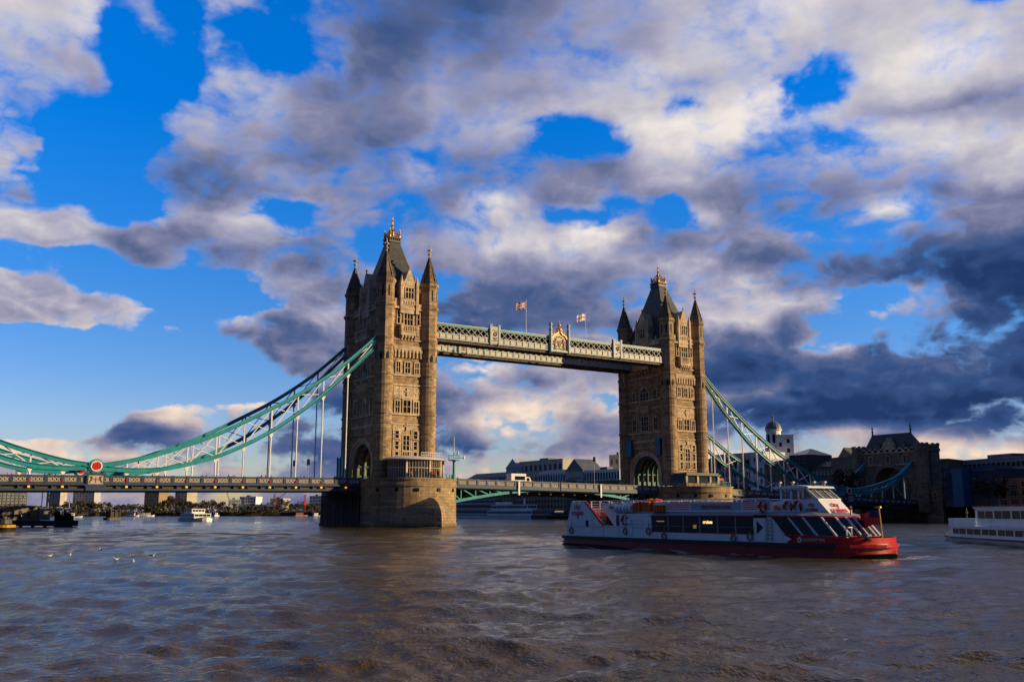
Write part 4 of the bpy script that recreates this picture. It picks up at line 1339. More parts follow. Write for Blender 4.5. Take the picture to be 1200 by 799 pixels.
def chain(label, y, links, hangers, pivot):
    t = thing('suspension_chain', label, 'suspension chain', (pivot[0], y, ztop(pivot[0])), 0, 'suspension chains of the bridge')
    for up_, lo_ in links:
        for nm, pl in (('upper_chord', up_), ('lower_chord', lo_)):
            sp_ = smooth_poly(pl)
            mb = MB()
            mb.path([(x, y, z) for x, z in sp_], .62, .62)
            for dz in (-.36, .36):                      # flange plates
                mb.path([(x, y, z + dz) for x, z in sp_], .98, .12)
            mb.build(nm, M['teal'], t)
        xs = sorted([x for x in hangers if min(up_[0][0], up_[-1][0]) + .5 < x < max(up_[0][0], up_[-1][0]) - .5] + [up_[0][0], up_[-1][0]])
        mb = MB()
        for i, x in enumerate(xs):
            zu, zl = interp(up_, x), interp(lo_, x)
            if 0 < i < len(xs) - 1 and zu - zl > .9:
                mb.bar((x, y, zl + .3), (x, y, zu - .3), .26, .34)
            if i < len(xs) - 1:
                x2 = xs[i + 1]
                zu2, zl2 = interp(up_, x2), interp(lo_, x2)
                if max(zu - zl, zu2 - zl2) > 1.3:
                    mb.bar((x, y - .08, zl), (x2, y - .08, zu2), .16, .30, (0, 1, 0))
                    mb.bar((x, y + .08, zu), (x2, y + .08, zl2), .16, .30, (0, 1, 0))
        mb.build('web_bracing', M['white'], t)
    for x in hangers:
        zl = min(interp(lo_, x) for up_, lo_ in links if min(lo_[0][0], lo_[-1][0]) <= x <= max(lo_[0][0], lo_[-1][0]))
        h = MB()
        z0 = ztop(x) - 1.4
        h.tube((x, y, z0), (x, y, zl - .6), .15, 8)
        h.prism([(x - .55, zl - .35), (x + .55, zl - .35), (x + .16, zl - 1.25), (x - .16, zl - 1.25)], y - .14, y + .14, 'y')
        h.build('hanger', M['white'], t)
    px_, pz = pivot
    for s in (-1, 1):
        mb = MB()
        mb.disc((px_, y + s * .42, pz), 1.3, (0, s, 0), .12, 28)
        pl = mb.build('pivot_plate', M['teal'], t)
        mb = MB()
        mb.ring((px_, y + s * .58, pz), 0.9, .14, (0, s, 0), 28)
        mb.disc((px_, y + s * .54, pz), 1.0, (0, s, 0), .05, 28)
        mb.build('white_ring', M['white'], pl)
        mb = MB()
        mb.disc((px_, y + s * .59, pz), .70, (0, s, 0), .10, 24)
        mb.build('red_boss', M['red'], pl)
    return t


chain('nearer teal chain with white bracing between the sunlit tower and the big red pivot', -9.0, ((UN, LN_), (UN2, LN2)), HN, (-104.3, 11.35))
chain('dark teal chain behind the nearer one, between the sunlit tower and the half hidden pivot', 9.0, ((UN, LN_), (UN2, LN2)), HN, (-104.3, 11.25))
chain('nearer teal chain from the farther tower down to the pivot beyond the wheelhouse', -9.0, ((US, LS), (US2, LS2)), HS, (106.5, 9.3))
chain('lower looking farther chain from the farther tower, crossing the white riverside flats', 9.0, ((US, LS), (US2, LS2)), HS, (106.5, 9.3))


# ------------------------------------------------------------------ high level walkways
def walkway(label, y0, y1):
    x0, x1 = -36.6, 36.8
    t = thing('high_walkway', label, 'walkway', (0, (y0 + y1) / 2, 42.0), 0, 'high level walkways')
    mb = MB()
    mb.box(x0, x1, y0 + .15, y1 - .15, 41.9, 42.45)
    for k in range(30):
        x = x0 + (x1 - x0) * (k + .5) / 30
        mb.box(x - .12, x + .12, y0 + .05, y1 - .05, 41.65, 41.9)
    mb.box(x0, x1, y0 + .1, y0 + .5, 41.6, 41.9)
    mb.box(x0, x1, y1 - .5, y1 - .1, 41.6, 41.9)
    mb.build('floor_girder', M['soffit'], t)
    mb = MB()
    mb.box(x0, x1, y0 + .8, y1 - .8, 42.45, 45.6)
    mb.build('glazed_corridor', M['glass'], t)
    mb = MB()
    mb.box(x0, x1, y0 + .35, y1 - .35, 45.5, 45.72)
    mb.prism([(y0 + .4, 45.72), (y1 - .4, 45.72), ((y0 + y1) / 2, 46.05)], x0, x1, 'x')
    mb.build('roof', M['lead'], t)
    for s, y in ((-1, y0), (1, y1)):
        o_ = lambda d: y - s * d                       # d metres inward
        rl = MB()
        rl.box(x0, x1, o_(-.02), o_(.3), 45.3, 45.78)
        rl.build('top_rail', M['teal'], t)
        pn, fr = MB(), MB()
        n = 42
        w = (x1 - x0) / n
        fr.box(x0, x1, o_(-.18), o_(.3), 42.2, 42.42)
        fr.box(x0, x1, o_(-.12), o_(.3), 43.5, 43.7)
        for k in range(n + 1):
            x = x0 + w * k
            fr.box(x - .22, x + .22, o_(-.15), o_(.3), 42.42, 43.85)
        for k in range(n):
            x = x0 + w * k
            pn.box(x + .26, x + w - .26, o_(-.02), o_(.2), 42.5, 43.45)
        fr.build('panel_frame', M['paleblue'], t)
        pn.build('panel_band', M['cream'], t)
        cp_ = MB()
        cp_.box(x0, x1, o_(-.08), o_(.35), 45.78, 45.98)
        cp_.build('coping_rail', M['cream'], t)
        lt = MB()
        m = 44
        w = (x1 - x0) / m
        for k in range(m):
            x = x0 + w * k
            lt.bar((x, o_(.1), 43.7), (x + w, o_(.1), 45.3), .10, .30, (0, 1, 0))
            lt.bar((x, o_(.0), 45.3), (x + w, o_(.0), 43.7), .10, .30, (0, 1, 0))
            lt.ring((x + w / 2, o_(-.08), 44.5), .16, .09, (0, 1, 0), 8, 4)
        lt.build('lattice', M['cream'], t)
        for xc in (-18.5, 18.6):
            p = MB()
            for sx in (-1, 1):
                p.box(xc + sx * 1.15 - .26, xc + sx * 1.15 + .26, o_(-.4), o_(.3), 42.1, 46.9)
                p.box(xc + sx * 1.15 - .34, xc + sx * 1.15 + .34, o_(-.48), o_(.3), 46.7, 46.95)
            p.box(xc - 1.0, xc + 1.0, o_(-.3), o_(.3), 46.0, 46.5)
            pp = p.build('pier_frame', M['paleblue'], t)
            p = MB()
            p.box(xc - .9, xc + .9, o_(-.28), o_(.2), 42.5, 46.0)
            p.build('arms_panel', M['cream'], pp)
            p = MB()
            rr = random.Random(int(xc * 10))
            p.ring((xc, o_(-.3), 44.6), .42, .13, (0, 1, 0), 12, 4)
            for k in range(26):
                a, z = rr.uniform(-.6, .6), rr.uniform(43.0, 45.7)
                p.box(xc + a - .12, xc + a + .12, o_(-.36), o_(-.2), z - .1, z + .1)
            p.build('carved_arms', mats_arms, pp)
    # royal style crest at midspan, river side
    s = -1 if y0 < 0 else 1
    y = y0 if s < 0 else y1
    o_ = lambda d: y - s * d
    xc = .25
    p = MB()
    for sx in (-1, 1):
        c = xc + sx * 2.7
        p.lathe((c, o_(-.3), 41.9), [(.42, 0), (.42, 5.4), (.52, 5.5), (.52, 5.8), (.36, 5.9), (.36, 6.6), (.5, 6.7), (.46, 7.1), (.1, 7.6)], 8, math.pi / 8)
    p.box(xc - 2.4, xc + 2.4, o_(-.5), o_(.2), 42.0, 42.45)
    cf = p.build('crest_posts', M['paleblue'], t)
    p = MB()
    p.prism([(xc - 2.35, 42.45), (xc + 2.35, 42.45), (xc + 2.35, 45.6), (xc + 1.2, 46.5), (xc + .5, 46.8), (xc, 47.4), (xc - .5, 46.8), (xc - 1.2, 46.5), (xc - 2.35, 45.6)], min(o_(-.2), o_(.2)), max(o_(-.2), o_(.2)), 'y')
    cp = p.build('crest_panel', M['cream'], cf)
    p = MB()
    p.path([(xc - 2.3, o_(-.3), 45.4), (xc - 1.7, o_(-.3), 46.2), (xc - .8, o_(-.3), 46.6), (xc, o_(-.3), 47.5), (xc + .8, o_(-.3), 46.6), (xc + 1.7, o_(-.3), 46.2), (xc + 2.3, o_(-.3), 45.4)], .3, .3)
    for a in range(9):
        an = math.pi * a / 8
        p.ball((xc + 1.75 * math.cos(an), o_(-.28), 44.0 + 1.9 * math.sin(an)), .2, 6, 4)
    p.ball((xc, o_(-.15), 47.7), .62, 8, 5)
    p.ball((xc - .6, o_(-.15), 47.5), .4, 8, 5)
    p.ball((xc + .6, o_(-.15), 47.5), .4, 8, 5)
    p.lathe((xc, o_(-.1), 47.9), [(.3, 0), (.16, .5), (.42, .8), (.42, 1.1), (.12, 1.4), (.22, 1.7), (.05, 2.2)], 8)
    for k in range(-3, 4):
        if k:
            p.lathe((xc + k * .68, o_(-.1), 46.0 + (3 - abs(k)) * .3), [(.16, 0), (.1, .5), (.18, .65), (.03, .95)], 6)
    p.build('gilded_cresting', M['gold'], cf)
    p = MB()
    rr = random.Random(5)
    for sx in (-1, 1):                                  # supporters
        c = xc + sx * 1.15
        p.path([(c + sx * .35, o_(-.28), 42.7), (c + sx * .15, o_(-.28), 43.5), (c + sx * .3, o_(-.28), 44.2), (c, o_(-.28), 44.9), (c - sx * .2, o_(-.28), 45.2)], .2, .38)
        p.path([(c, o_(-.28), 44.3), (c - sx * .5, o_(-.28), 44.5)], .2, .2)
        p.path([(c + sx * .1, o_(-.28), 43.5), (c - sx * .4, o_(-.28), 43.4)], .2, .2)
    p.prism([(xc - .45, 44.9), (xc - .45, 43.7), (xc, 43.2), (xc + .45, 43.7), (xc + .45, 44.9)], min(o_(-.32), o_(-.2)), max(o_(-.32), o_(-.2)), 'y')
    p.path([(xc - 1.6, o_(-.28), 42.75), (xc, o_(-.28), 42.95), (xc + 1.6, o_(-.28), 42.75)], .2, .22)
    p.build('carved_arms', mats_arms, cp)
    return t


mats_arms = mat('carved_arms', (.22, .12, .06), .6, .5, 3.0)
walkway('nearer high walkway with sunlit lattice and a gilded crest at its middle', -9.4, -5.6)
walkway('farther high walkway, its dark underside showing below the nearer one', 5.8, 9.4)


# ------------------------------------------------------------------ flags on the walkway
def flag_mesh(mb, nu, nv, L, H, colour, droop, wave):
    """cloth from the hoist (0,0) along -x; colour(u, v) gives the material index"""
    vs_ = []
    for i in range(nu + 1):
        for j in range(nv + 1):
            u, v = i / nu, j / nv
            vs_.append((-u * L * .93, wave * math.sin(u * 8.0 + v * 1.2) * u, v * H - droop * u * u * H + .05 * H * math.sin(u * 7)))
    base = len(mb.v)
    mb.v += vs_
    for i in range(nu):
        for j in range(nv):
            a = base + i * (nv + 1) + j
            mb.f.append((a, a + nv + 1, a + nv + 2, a + 1))
            mb.mi.append(colour((i + .5) / nu, (j + .5) / nv))


def union_col(u, v):
    du, dv = abs(u - .5) * 2, abs(v - .5)
    if abs(v - .5) < .10 or abs(u - .5) < .05:
        return 1
    if abs(v - .5) < .167 or abs(u - .5) < .083:
        return 2
    d = abs(abs(u - .5) - dv)
    return 1 if d < .035 else (2 if d < .10 else 0)


def george_col(u, v):
    return 1 if (abs(v - .5) < .1 or abs(u - .5) < .06) else 2


M['navy'] = mat('navy_cloth', (.012, .022, .11), .8, .15)
M['redcloth'] = mat('red_cloth', (.50, .020, .022), .8, .15)
M['whitecloth'] = mat('white_cloth', (.72, .70, .68), .8, .08)
for x, ztip, lab, colf, L, H in ((-9.4, 54.2, 'red, white and blue crossed flag flying left on its pole above the lattice walkway', union_col, 2.9, 1.75),
                                (8.7, 53.2, 'white flag with a red cross flying on its pole right of the gilded crest', george_col, 2.7, 1.7)):
    t = thing('flagpole', lab, 'flag', (x, -9.2, 46.0), 0, 'flags on the walkway')
    p = MB()
    p.tube((0, 0, 0), (0, 0, ztip - 46.2), .085, 8, .05)
    p.ball((0, 0, ztip - 46.2), .14, 8, 5)
    p.build('pole', M['white'], t, local=True)
    fl = MB()
    flag_mesh(fl, 36, 22, L, H, colf, .38, .22)
    fl.v = [(a - .06, b, c + ztip - 46.2 - H - .35) for a, b, c in fl.v]
    o = fl.build('flag', [M['navy'], M['redcloth'], M['whitecloth']], t, local=True, smooth=True)


# ------------------------------------------------------------------ gatehouse on the right bank
def gatehouse():
    t = thing('bank_gatehouse', 'dark stone gatehouse with a steep ridged roof where the chain reaches the bank', 'gatehouse', (146, 0, 5.0))
    x0, x1, yw = 139.5, 145.9, 11.9
    b_ = MB()
    aw, zs, zt = 11.0, 12.0, 17.6
    b_.prism([(-yw, 3), (-aw / 2, 3)] + arch_pts(aw, 3, zs, zt, 14, 0, 2.1)[1:-1] + [(aw / 2, 3), (yw, 3), (yw, 22.4), (-yw, 22.4)], x0, x1, 'x')
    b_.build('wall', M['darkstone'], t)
    b_ = MB()
    for z in (7.6, 18.4, 22.4):
        b_.box(x0 - .25, x1 + .25, -yw - .25, yw + .25, z - .2 + (0 if z > 18 else 0), z + .2) if z > 18 else None
    for k in range(22):
        y = -yw + .6 + k * 1.15
        if k % 2 == 0:
            b_.box(x0 - .2, x0 + .3, y - .55, y + .55, 22.6, 23.9)
            b_.box(x1 - .3, x1 + .2, y - .55, y + .55, 22.6, 23.9)
    b_.box(x0 - .2, x0 + .3, -yw, yw, 22.6, 23.3)
    b_.build('battlement', M['dress'], t)
    for sx, sy, r in ((x0 + .4, -yw, 2.1), (x1 - .6, -yw, 2.3), (x0 + .4, yw, 2.1), (x1 - .6, yw, 2.1)):
        b_ = MB()
        k = 1 / math.cos(math.pi / 8)
        b_.lathe((sx, sy, 3), [(r * 1.1, 0), (r, 6), (r, 19.0), (r * 1.14, 19.6), (r * 1.14, 20.2), (r * 1.04, 20.3), (r * 1.04, 21.2)], 8, math.pi / 8)
        for a in range(8):
            an = a * math.pi / 4
            c = Vector((sx + r * 1.0 * math.cos(an), sy + r * math.sin(an), 24.1))
            b_.bar(c, c + Vector((0, 0, .9)), .9, .35, (math.cos(an), math.sin(an), 0))
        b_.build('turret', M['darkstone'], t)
    b_ = MB()                                           # hipped roof, steep, with a long ridge across the road
    rg = [(x0 + 1.0, -yw + 1.2, 22.6), (x1 - 1.0, -yw + 1.2, 22.6), (x1 - 1.0, yw - 1.2, 22.6), (x0 + 1.0, yw - 1.2, 22.6),
          (142.4, -6.8, 28.4), (143.0, -6.8, 28.4), (143.0, 8.2, 28.4), (142.4, 8.2, 28.4)]
    b_.add(rg, [(0, 1, 5, 4), (1, 2, 6, 5), (2, 3, 7, 6), (3, 0, 4, 7), (4, 5, 6, 7), (3, 2, 1, 0)])
    rf = b_.build('roof', M['slate'], t)
    b_ = MB()
    b_.box(142.45, 142.95, -6.8, 8.2, 28.4, 28.8)
    b_.build('ridge', M['lead'], rf)
    for y in (-6.6, 8.0):
        b_ = MB()
        b_.lathe((142.7, y, 28.5), [(.35, 0), (.2, 1.0), (.4, 1.3), (.15, 1.8), (.3, 2.2), (.06, 3.4)], 8)
        b_.build('finial', M['iron'], rf)
    for y in (-4.6, 5.0):
        b_ = MB()
        b_.prism([(y - 1.1, 23.2), (y + 1.1, 23.2), (y + 1.1, 25.0), (y, 26.0), (y - 1.1, 25.0)], x0 + .9, x0 + 3.5, 'x')
        b_.build('roof_dormer', M['lead'], rf)
    b_ = MB()
    b_.prism([(-2.0, 22.5), (2.4, 22.5), (2.4, 24.6), (.2, 27.4), (-2.0, 24.6)], x0 + .1, x0 + 2.6, 'x')
    b_.build('stone_gable', M['dress'], t)
    Fn = lambda a, z, d: (x0 - d, -a, z)
    for a, z0, z1, w in ((-6.8, 18.9, 21.2, 1.2), (6.2, 18.9, 21.2, 1.2), (-.2, 18.9, 21.2, 1.2)):
        window(t, Fn, a, z0, z1, w, 2)
        bpy.context.view_layer.update()
    Fw = lambda a, z, d: (142.7 + a, -yw - d, z)
    for a, z0, z1 in ((0, 16.4, 18.6), (-.2, 11.4, 13.4), (.4, 20.0, 21.8)):
        window(t, Fw, a, z0, z1, 1.1, 1, base=.03)
    ar = MB()
    n = 0
    po, pi_ = arch_pts(aw + 2.4, 3, zs, zt + 1.2, 16, 0, 2.1), arch_pts(aw, 3, zs, zt, 16, 0, 2.1)
    n = len(po)
    ar.add([(x0 + .05, y, z) for y, z in po] + [(x0 - .4, y, z) for y, z in po] + [(x0 - .4, y, z) for y, z in pi_] + [(x0 + .05, y, z) for y, z in pi_],
           [(r * n + k, r * n + k + 1, (r + 1) * n + k + 1, (r + 1) * n + k) for r in range(3) for k in range(n - 1)])
    ar.build('portal_arch', M['darkstone'], t)
    b_ = MB()                                           # lower block on the upstream side
    b_.box(140.5, 149.5, -17.6, -yw - .02, 0, 10.6)
    b_.box(140.2, 149.8, -17.9, -yw - .02, 10.6, 11.0)
    for k in range(7):
        if k % 2 == 0:
            b_.box(140.4 + 1.45 * k, 141.7 + 1.45 * k, -17.8, -17.2, 11.0, 11.8)
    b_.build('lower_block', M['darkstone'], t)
    Fl = lambda a, z, d: (140.5 - d, -15.2 - a, z)
    window(t, Fl, 0, 7.0, 9.0, 1.2, 2)
    b_ = MB()
    for y in (-9.0, 9.0):
        b_.bar((147.3, y, 17.2), (162, y, 5.0), .5, .6, (0, 1, 0))
    b_.build('backstay', M['paleblue'], t)
    return t


# window() works in a thing's own coordinates, so give it the gatehouse's offset
_window = window


def window(parent, F, *a, **k):
    r = ROOTLOC.get(parent.name, (0, 0, 0))
    if parent.name.startswith('bridge_tower'):
        return _window(parent, F, *a, **k)
    return _window(parent, lambda x, z, d: tuple(c - o_ for c, o_ in zip(F(x, z, d), r)), *a, **k)


gatehouse()

# ------------------------------------------------------------------ glazed control pavilion on the sunlit pier
t = thing('glass_pavilion', 'round ended glass pavilion with a pale overhanging roof on the sunlit pier', 'pavilion', (-41.6, -14.6, 10.0))
b_ = MB()
b_.lathe((-41.6, -14.6, 14.0), [(1.0, .85), (4.5, .72), (6.6, .42), (7.25, .12), (7.25, 0), (6.6, -.12), (.5, -.12)], 40, 0, 1.0, .66)
b_.build('roof', M['pavi'], t, smooth='auto')
b_ = MB()
b_.lathe((-41.6, -14.6, 10.0), [(6.25, .15), (6.25, 3.88)], 40, 0, 1.0, .62)
gl = mat('pavilion_glass', (.03, .04, .035), .05, .3, .5, spec=.7)
wall = b_.build('glass_wall', gl, t)
b_ = MB()
for k in range(30):
    a = math.pi + math.pi * k / 29
    r = 6.3
    x, y = -41.6 + r * math.cos(a), -14.6 + r * .62 * math.sin(a)
    w = .2 if k in (9, 17, 23) else .035
    b_.box(x - w, x + w, y - w, y + w, 10, 13.95)
b_.lathe((-41.6, -14.6, 12.2), [(6.28, 0), (6.34, 0), (6.34, .12), (6.28, .12)], 40, 0, 1.0, .62)
b_.build('glazing_bar', M['dress'], wall)
b_ = MB()
b_.box(-36.2, -35.2, -16.0, -14.6, 10, 13.9)
b_.build('end_pillar', M['cream'], t)
b_ = MB()
b_.lathe((-41.6, -14.6, 10.0), [(6.5, 0), (6.5, .18)], 40, 0, 1.0, .64)
b_.build('plinth', M['grey'], t)
b_ = MB()
for k in range(12):
    x = -39.0 + .45 * k
    b_.tube((x, -12.4, 14.3), (x, -12.4, 15.9), .04, 5)
b_.bar((-39, -12.4, 15.9), (-34, -12.4, 15.9), .08, .08)
b_.bar((-39, -12.4, 15.3), (-34, -12.4, 15.3), .06, .06)
b_.build('roof_railing', M['white'], t)

t = thing('control_cabin', 'low dark cabin with pale corner posts on the pier of the farther tower', 'cabin', (41.0, -14.2, 9.55))
b_ = MB()
b_.box(34.2, 45.6, -17.0, -11.6, 9.55, 10.4)
b_.build('base_wall', M['pierstone'], t)
b_ = MB()
b_.box(34.5, 45.3, -16.7, -11.8, 10.4, 12.3)
b_.build('glazing', gl, t)
b_ = MB()
b_.box(33.9, 45.9, -17.4, -11.4, 12.3, 12.6)
b_.box(34.3, 45.5, -17.0, -11.6, 12.6, 13.0)
b_.build('roof', M['iron'], t)
for x in (34.4, 38.2, 42.6, 45.4):
    b_ = MB()
    b_.box(x - .3, x + .3, -17.0, -16.5, 10.4, 12.3)
    b_.build('post', M['dress'], t)


def railing(t, pts, h=1.1, m_='teal', gap=1.4):
    mb = MB()
    for (p, q) in zip(pts[:-1], pts[1:]):
        p, q = Vector(p), Vector(q)
        n = max(1, int((q - p).length / gap))
        for k in range(n + 1):
            c = p.lerp(q, k / n)
            mb.bar(c, c + Vector((0, 0, h)), .08, .08)
        for z in (h, h * .66, h * .33):
            mb.bar(p + Vector((0, 0, z)), q + Vector((0, 0, z)), .06, .07)
    return mb.build('railing', M[m_], t)


def arc_pts(cx_, cy_, r, a0, a1, n, z):
    return [(cx_ + r * math.cos(math.radians(a0 + (a1 - a0) * k / n)), cy_ + r * math.sin(math.radians(a0 + (a1 - a0) * k / n)), z) for k in range(n + 1)]


o = railing(None, arc_pts(-41.4, -10.8, 10.3, 290, 360, 10, 10.0))
o.name = 'pier_railing'
tag(o, 'teal railing along the sunlit pier edge right of the glass pavilion', 'railing')
o = railing(None, arc_pts(41.6, -10.8, 10.3, 180, 350, 20, 9.55))
o.name = 'pier_railing'
tag(o, 'dark teal railing round the pier of the farther tower', 'railing')

t = thing('signal_mast', 'teal signal mast with a camera platform and thin white pole on the sunlit pier', 'mast', (-33.7, -17.6, 10.0))
b_ = MB()
b_.lathe((-33.7, -17.6, 10), [(.5, 0), (.42, .4), (.3, .7), (.26, 3.6), (.45, 4.0)], 10)
b_.build('column', M['teal'], t)
b_ = MB()
b_.lathe((-33.7, -17.6, 14.0), [(1.25, 0), (1.25, .14)], 14)
for k in range(10):
    a = 2 * math.pi * k / 10
    b_.bar((-33.7 + 1.2 * math.cos(a), -17.6 + 1.2 * math.sin(a), 14.1), (-33.7 + 1.2 * math.cos(a), -17.6 + 1.2 * math.sin(a), 15.1), .05, .05)
b_.ring((-33.7, -17.6, 15.1), 1.2, .04, (0, 0, 1), 16, 4)
b_.bar((-33.7, -17.6, 14.6), (-31.8, -18.6, 14.6), .1, .1)
b_.build('platform', M['teal'], t)
b_ = MB()
b_.tube((-33.7, -17.6, 14), (-33.7, -17.6, 19.2), .11, 8, .05)
b_.build('pole', M['white'], t)
b_ = MB()
b_.ball((-33.1, -18.2, 15.6), .32, 8, 6)
b_.lathe((-31.8, -18.6, 14.6), [(.22, -.3), (.26, .2), (.1, .4)], 8)
b_.build('camera_dome', M['white'], t)

# ------------------------------------------------------------------ lettering
def lettering(name, body, size, m_, parent, mtx, ext=.012, bold=.0, align='CENTER'):
    cu = bpy.data.curves.new(name, 'FONT')
    cu.body = body
    cu.size = size
    cu.extrude = ext
    cu.offset = bold
    cu.align_x = align
    cu.align_y = 'CENTER'
    cu.space_line = .82
    cu.resolution_u = 3
    cu.materials.append(m_)
    tmp = bpy.data.objects.new('lettering_source', cu)
    COL.objects.link(tmp)
    bpy.context.view_layer.update()
    me = bpy.data.meshes.new_from_object(tmp.evaluated_get(bpy.context.evaluated_depsgraph_get()))
    bpy.data.objects.remove(tmp)
    me.name = name
    if not me.materials:
        me.materials.append(m_)
    o = bpy.data.objects.new(name, me)
    COL.objects.link(o)
    o.parent = parent
    o.matrix_local = mtx
    return o


def frame(org, xa, ya):
    xa, ya = Vector(xa).normalized(), Vector(ya).normalized()
    za = xa.cross(ya)
    m_ = Matrix((xa, ya, za)).transposed().to_4x4()
    m_.translation = Vector(org)
    return m_


# ------------------------------------------------------------------ red and white trip boat
M['boatwhite'] = mat('boat_white', (.78, .765, .74), .32, .06, .8, spec=.5, dirt=.25)
M['boatred'] = mat('boat_red', (.46, .022, .012), .28, .12, .7, dirt=.2)
M['hullred'] = mat('hull_red', (.30, .016, .012), .4, .25, .7, dirt=.5)
M['boatgrey'] = mat('boat_grey', (.24, .23, .24), .5, .15)
M['rubber'] = mat('black_rubber', (.012, .012, .012), .6, .2)
M['orange'] = mat('orange_float', (.75, .16, .015), .5, .2, 2.0)
M['boatglass'] = mat('tinted_glass', (.008, .009, .011), .05, .3, .5, spec=.5)
M['rope'] = mat('rope', (.22, .16, .10), .9, .3, 3.0)
M['text'] = mat('red_lettering', (.60, .02, .03), .4, .05)
M['lit'] = glow('lit_sign', (1.0, .72, .25), 1.1)


def trip_boat():
    t = thing('trip_boat', 'long red and white trip boat with slanted saloon windows passing the bridge', 'boat', (-80.35, -128, 0), math.radians(-90))
    B = lambda mb, n, m_, p=t, sm=False: mb.build(n, m_, p, local=True, smooth=sm)
    # hull ------------------------------------------------------------
    st = [(-.35, 2.55, -.5), (.0, 2.9, -.6), (.6, 2.95, -.6), (8, 2.97, -.6), (18, 2.97, -.6), (26.5, 2.97, -.6), (28.5, 2.95, -.55), (29.9, 2.88, -.25), (30.5, 2.35, .05), (30.95, 1.5, .22), (31.12, .8, .28), (31.16, .2, .30)]
    mb = MB()
    mb.loft([[(s, -w * .80, zb), (s, -w * .985, min(.22, zb + .5) if s < 29 else zb + .12), (s, -w, .88), (s, w, .88), (s, w * .985, min(.22, zb + .5) if s < 29 else zb + .12), (s, w * .80, zb)] for s, w, zb in st])
    hull = B(mb, 'hull', M['hullred'], t, 'auto')
    mb = MB()
    mb.loft([[(s, -w, -.5), (s, -w, z), (s, w, z), (s, w, -.5)] for s, w, z in ((30.0, 2.74, -.05), (30.5, 2.30, .16), (30.95, 1.50, .26), (31.14, .8, .30), (31.18, .2, .31))])
    B(mb, 'bow_tunnel', M['tar'], hull)  # solid black block in place of the open tunnel under the bow
    mb = MB()                                           # orange-red flare at the stem
    mb.loft([[(s, -w * 1.005, .34 + max(0, s - 29.6) * .12), (s, -w * 1.012, .74), (s, w * 1.012, .74), (s, w * 1.005, .34 + max(0, s - 29.6) * .12)] for s, w in ((29.6, 2.9), (29.9, 2.88), (30.5, 2.37), (30.95, 1.52), (31.13, .82), (31.18, .2))])
    B(mb, 'bow_flare', M['boatred'], hull, 'auto')
    mb = MB()                                           # black water-line boot
    mb.loft([[(s, -w, -.5), (s, -w, z), (s, w, z), (s, w, -.5)] for s, w, z in ((-.2, 2.93, .25), (.6, 2.96, .25), (6, 2.975, .22), (9, 2.975, .05), (10, 2.97, -.1))])
    B(mb, 'boot_stripe', M['black'], hull)
    mb = MB()
    for z0, z1, d, s0 in ((.66, .90, .13, -.45),):
        pts = [(s0, 2.7)] + [(s, w) for s, w, zb in st[1:]]
        mb.loft([[(s, -w - d, z0), (s, -w - d, z1), (s, w + d, z1), (s, w + d, z0)] for s, w in pts[:8]])
    B(mb, 'rubbing_strake', M['rubber'], hull)
    mb = MB()
    mb.loft([[(s, -w - .16, .70), (s, -w - .16, .90), (s, w + .16, .90), (s, w + .16, .70)] for s, w in ((29.7, 2.86), (29.95, 2.84), (30.55, 2.35), (31.05, 1.5), (31.4, .75), (31.6, .1))])
    B(mb, 'bow_strake', M['boatred'], hull)
    mb = MB()
    mb.box(-.75, 0, -2.6, 2.6, .30, .42)
    B(mb, 'stern_fender', M['rubber'], hull)
    # lower sides -----------------------------------------------------
    for s in (-1, 1):
        y = s * 2.93
        ya, yb = min(y, y - s * .12), max(y, y - s * .12)
        mb = MB()
        mb.prism([(.45, .88), (8.0, .88), (8.0, 1.81), (5.77, 1.81), (3.24, 3.82), (1.26, 3.83), (.52, 1.73)], ya, yb, 'y')
        w = B(mb, 'stern_wing', M['boatwhite'])
        mb = MB()
        mb.bar((3.3, y - s * .05, 3.84), (5.85, y - s * .05, 1.80), .2, .10, (0, 1, 0))
        B(mb, 'red_edge', M['boatred'], w)
        mb = MB()
        yo = y + s * .012
        mb.box(3.35, 3.75, y, yo, 1.72, 2.25)
        mb.box(2.15, 2.3, y, yo, 2.35, 2.8)
        B(mb, 'vent', M['black'], w)
        mb = MB()
        mb.box(.5, 11.9, y, y + s * .015, 1.70, 1.725)
        for x in (5.9, 7.9):
            mb.box(x, x + .025, y, y + s * .015, .9, 1.8)
        B(mb, 'seam', M['boatgrey'], w)
        mb = MB()
        mb.prism([(8.0, .88), (12.0, .88), (12.0, 2.80), (8.0, 2.80)], ya, yb, 'y')
        mb.box(8.4, 11.9, min(y, y + s * .03), max(y, y + s * .03), 2.0, 2.03)
        B(mb, 'engine_casing_side', M['boatwhite'])
        mb = MB()
        mb.prism([(12.0, .88), (26.0, .88), (26.6, 1.02), (25.7, 1.38), (12.0, 1.38)], ya, yb, 'y')
        B(mb, 'side_panel', M['boatwhite'])
        mb = MB()
        mb.prism([(22.9, 1.38), (25.55, 1.38), (24.5, 2.62), (22.9, 2.62)], ya, yb, 'y')
        B(mb, 'door_surround', M['boatwhite'])
    # red bow bulwark
    mb = MB()
    bst = [(25.9, 2.95, 1.0), (26.6, 2.97, 1.33), (28.5, 2.96, 1.35), (29.85, 2.86, 1.33), (30.45, 2.35, 1.32), (30.9, 1.5, 1.31), (31.08, .8, 1.31), (31.13, .2, 1.31)]
    mb.loft([[(s, -w, .88), (s, -w - .03, z), (s, -w + .12, z), (s, -w + .12, .88)] for s, w, z in bst])
    mb.loft([[(s, w, .88), (s, w + .03, z), (s, w - .12, z), (s, w - .12, .88)] for s, w, z in bst])
    mb.box(31.0, 31.12, -.3, .3, .88, 1.31)
    B(mb, 'bow_bulwark', M['boatred'], t, 'auto')
    mb = MB()
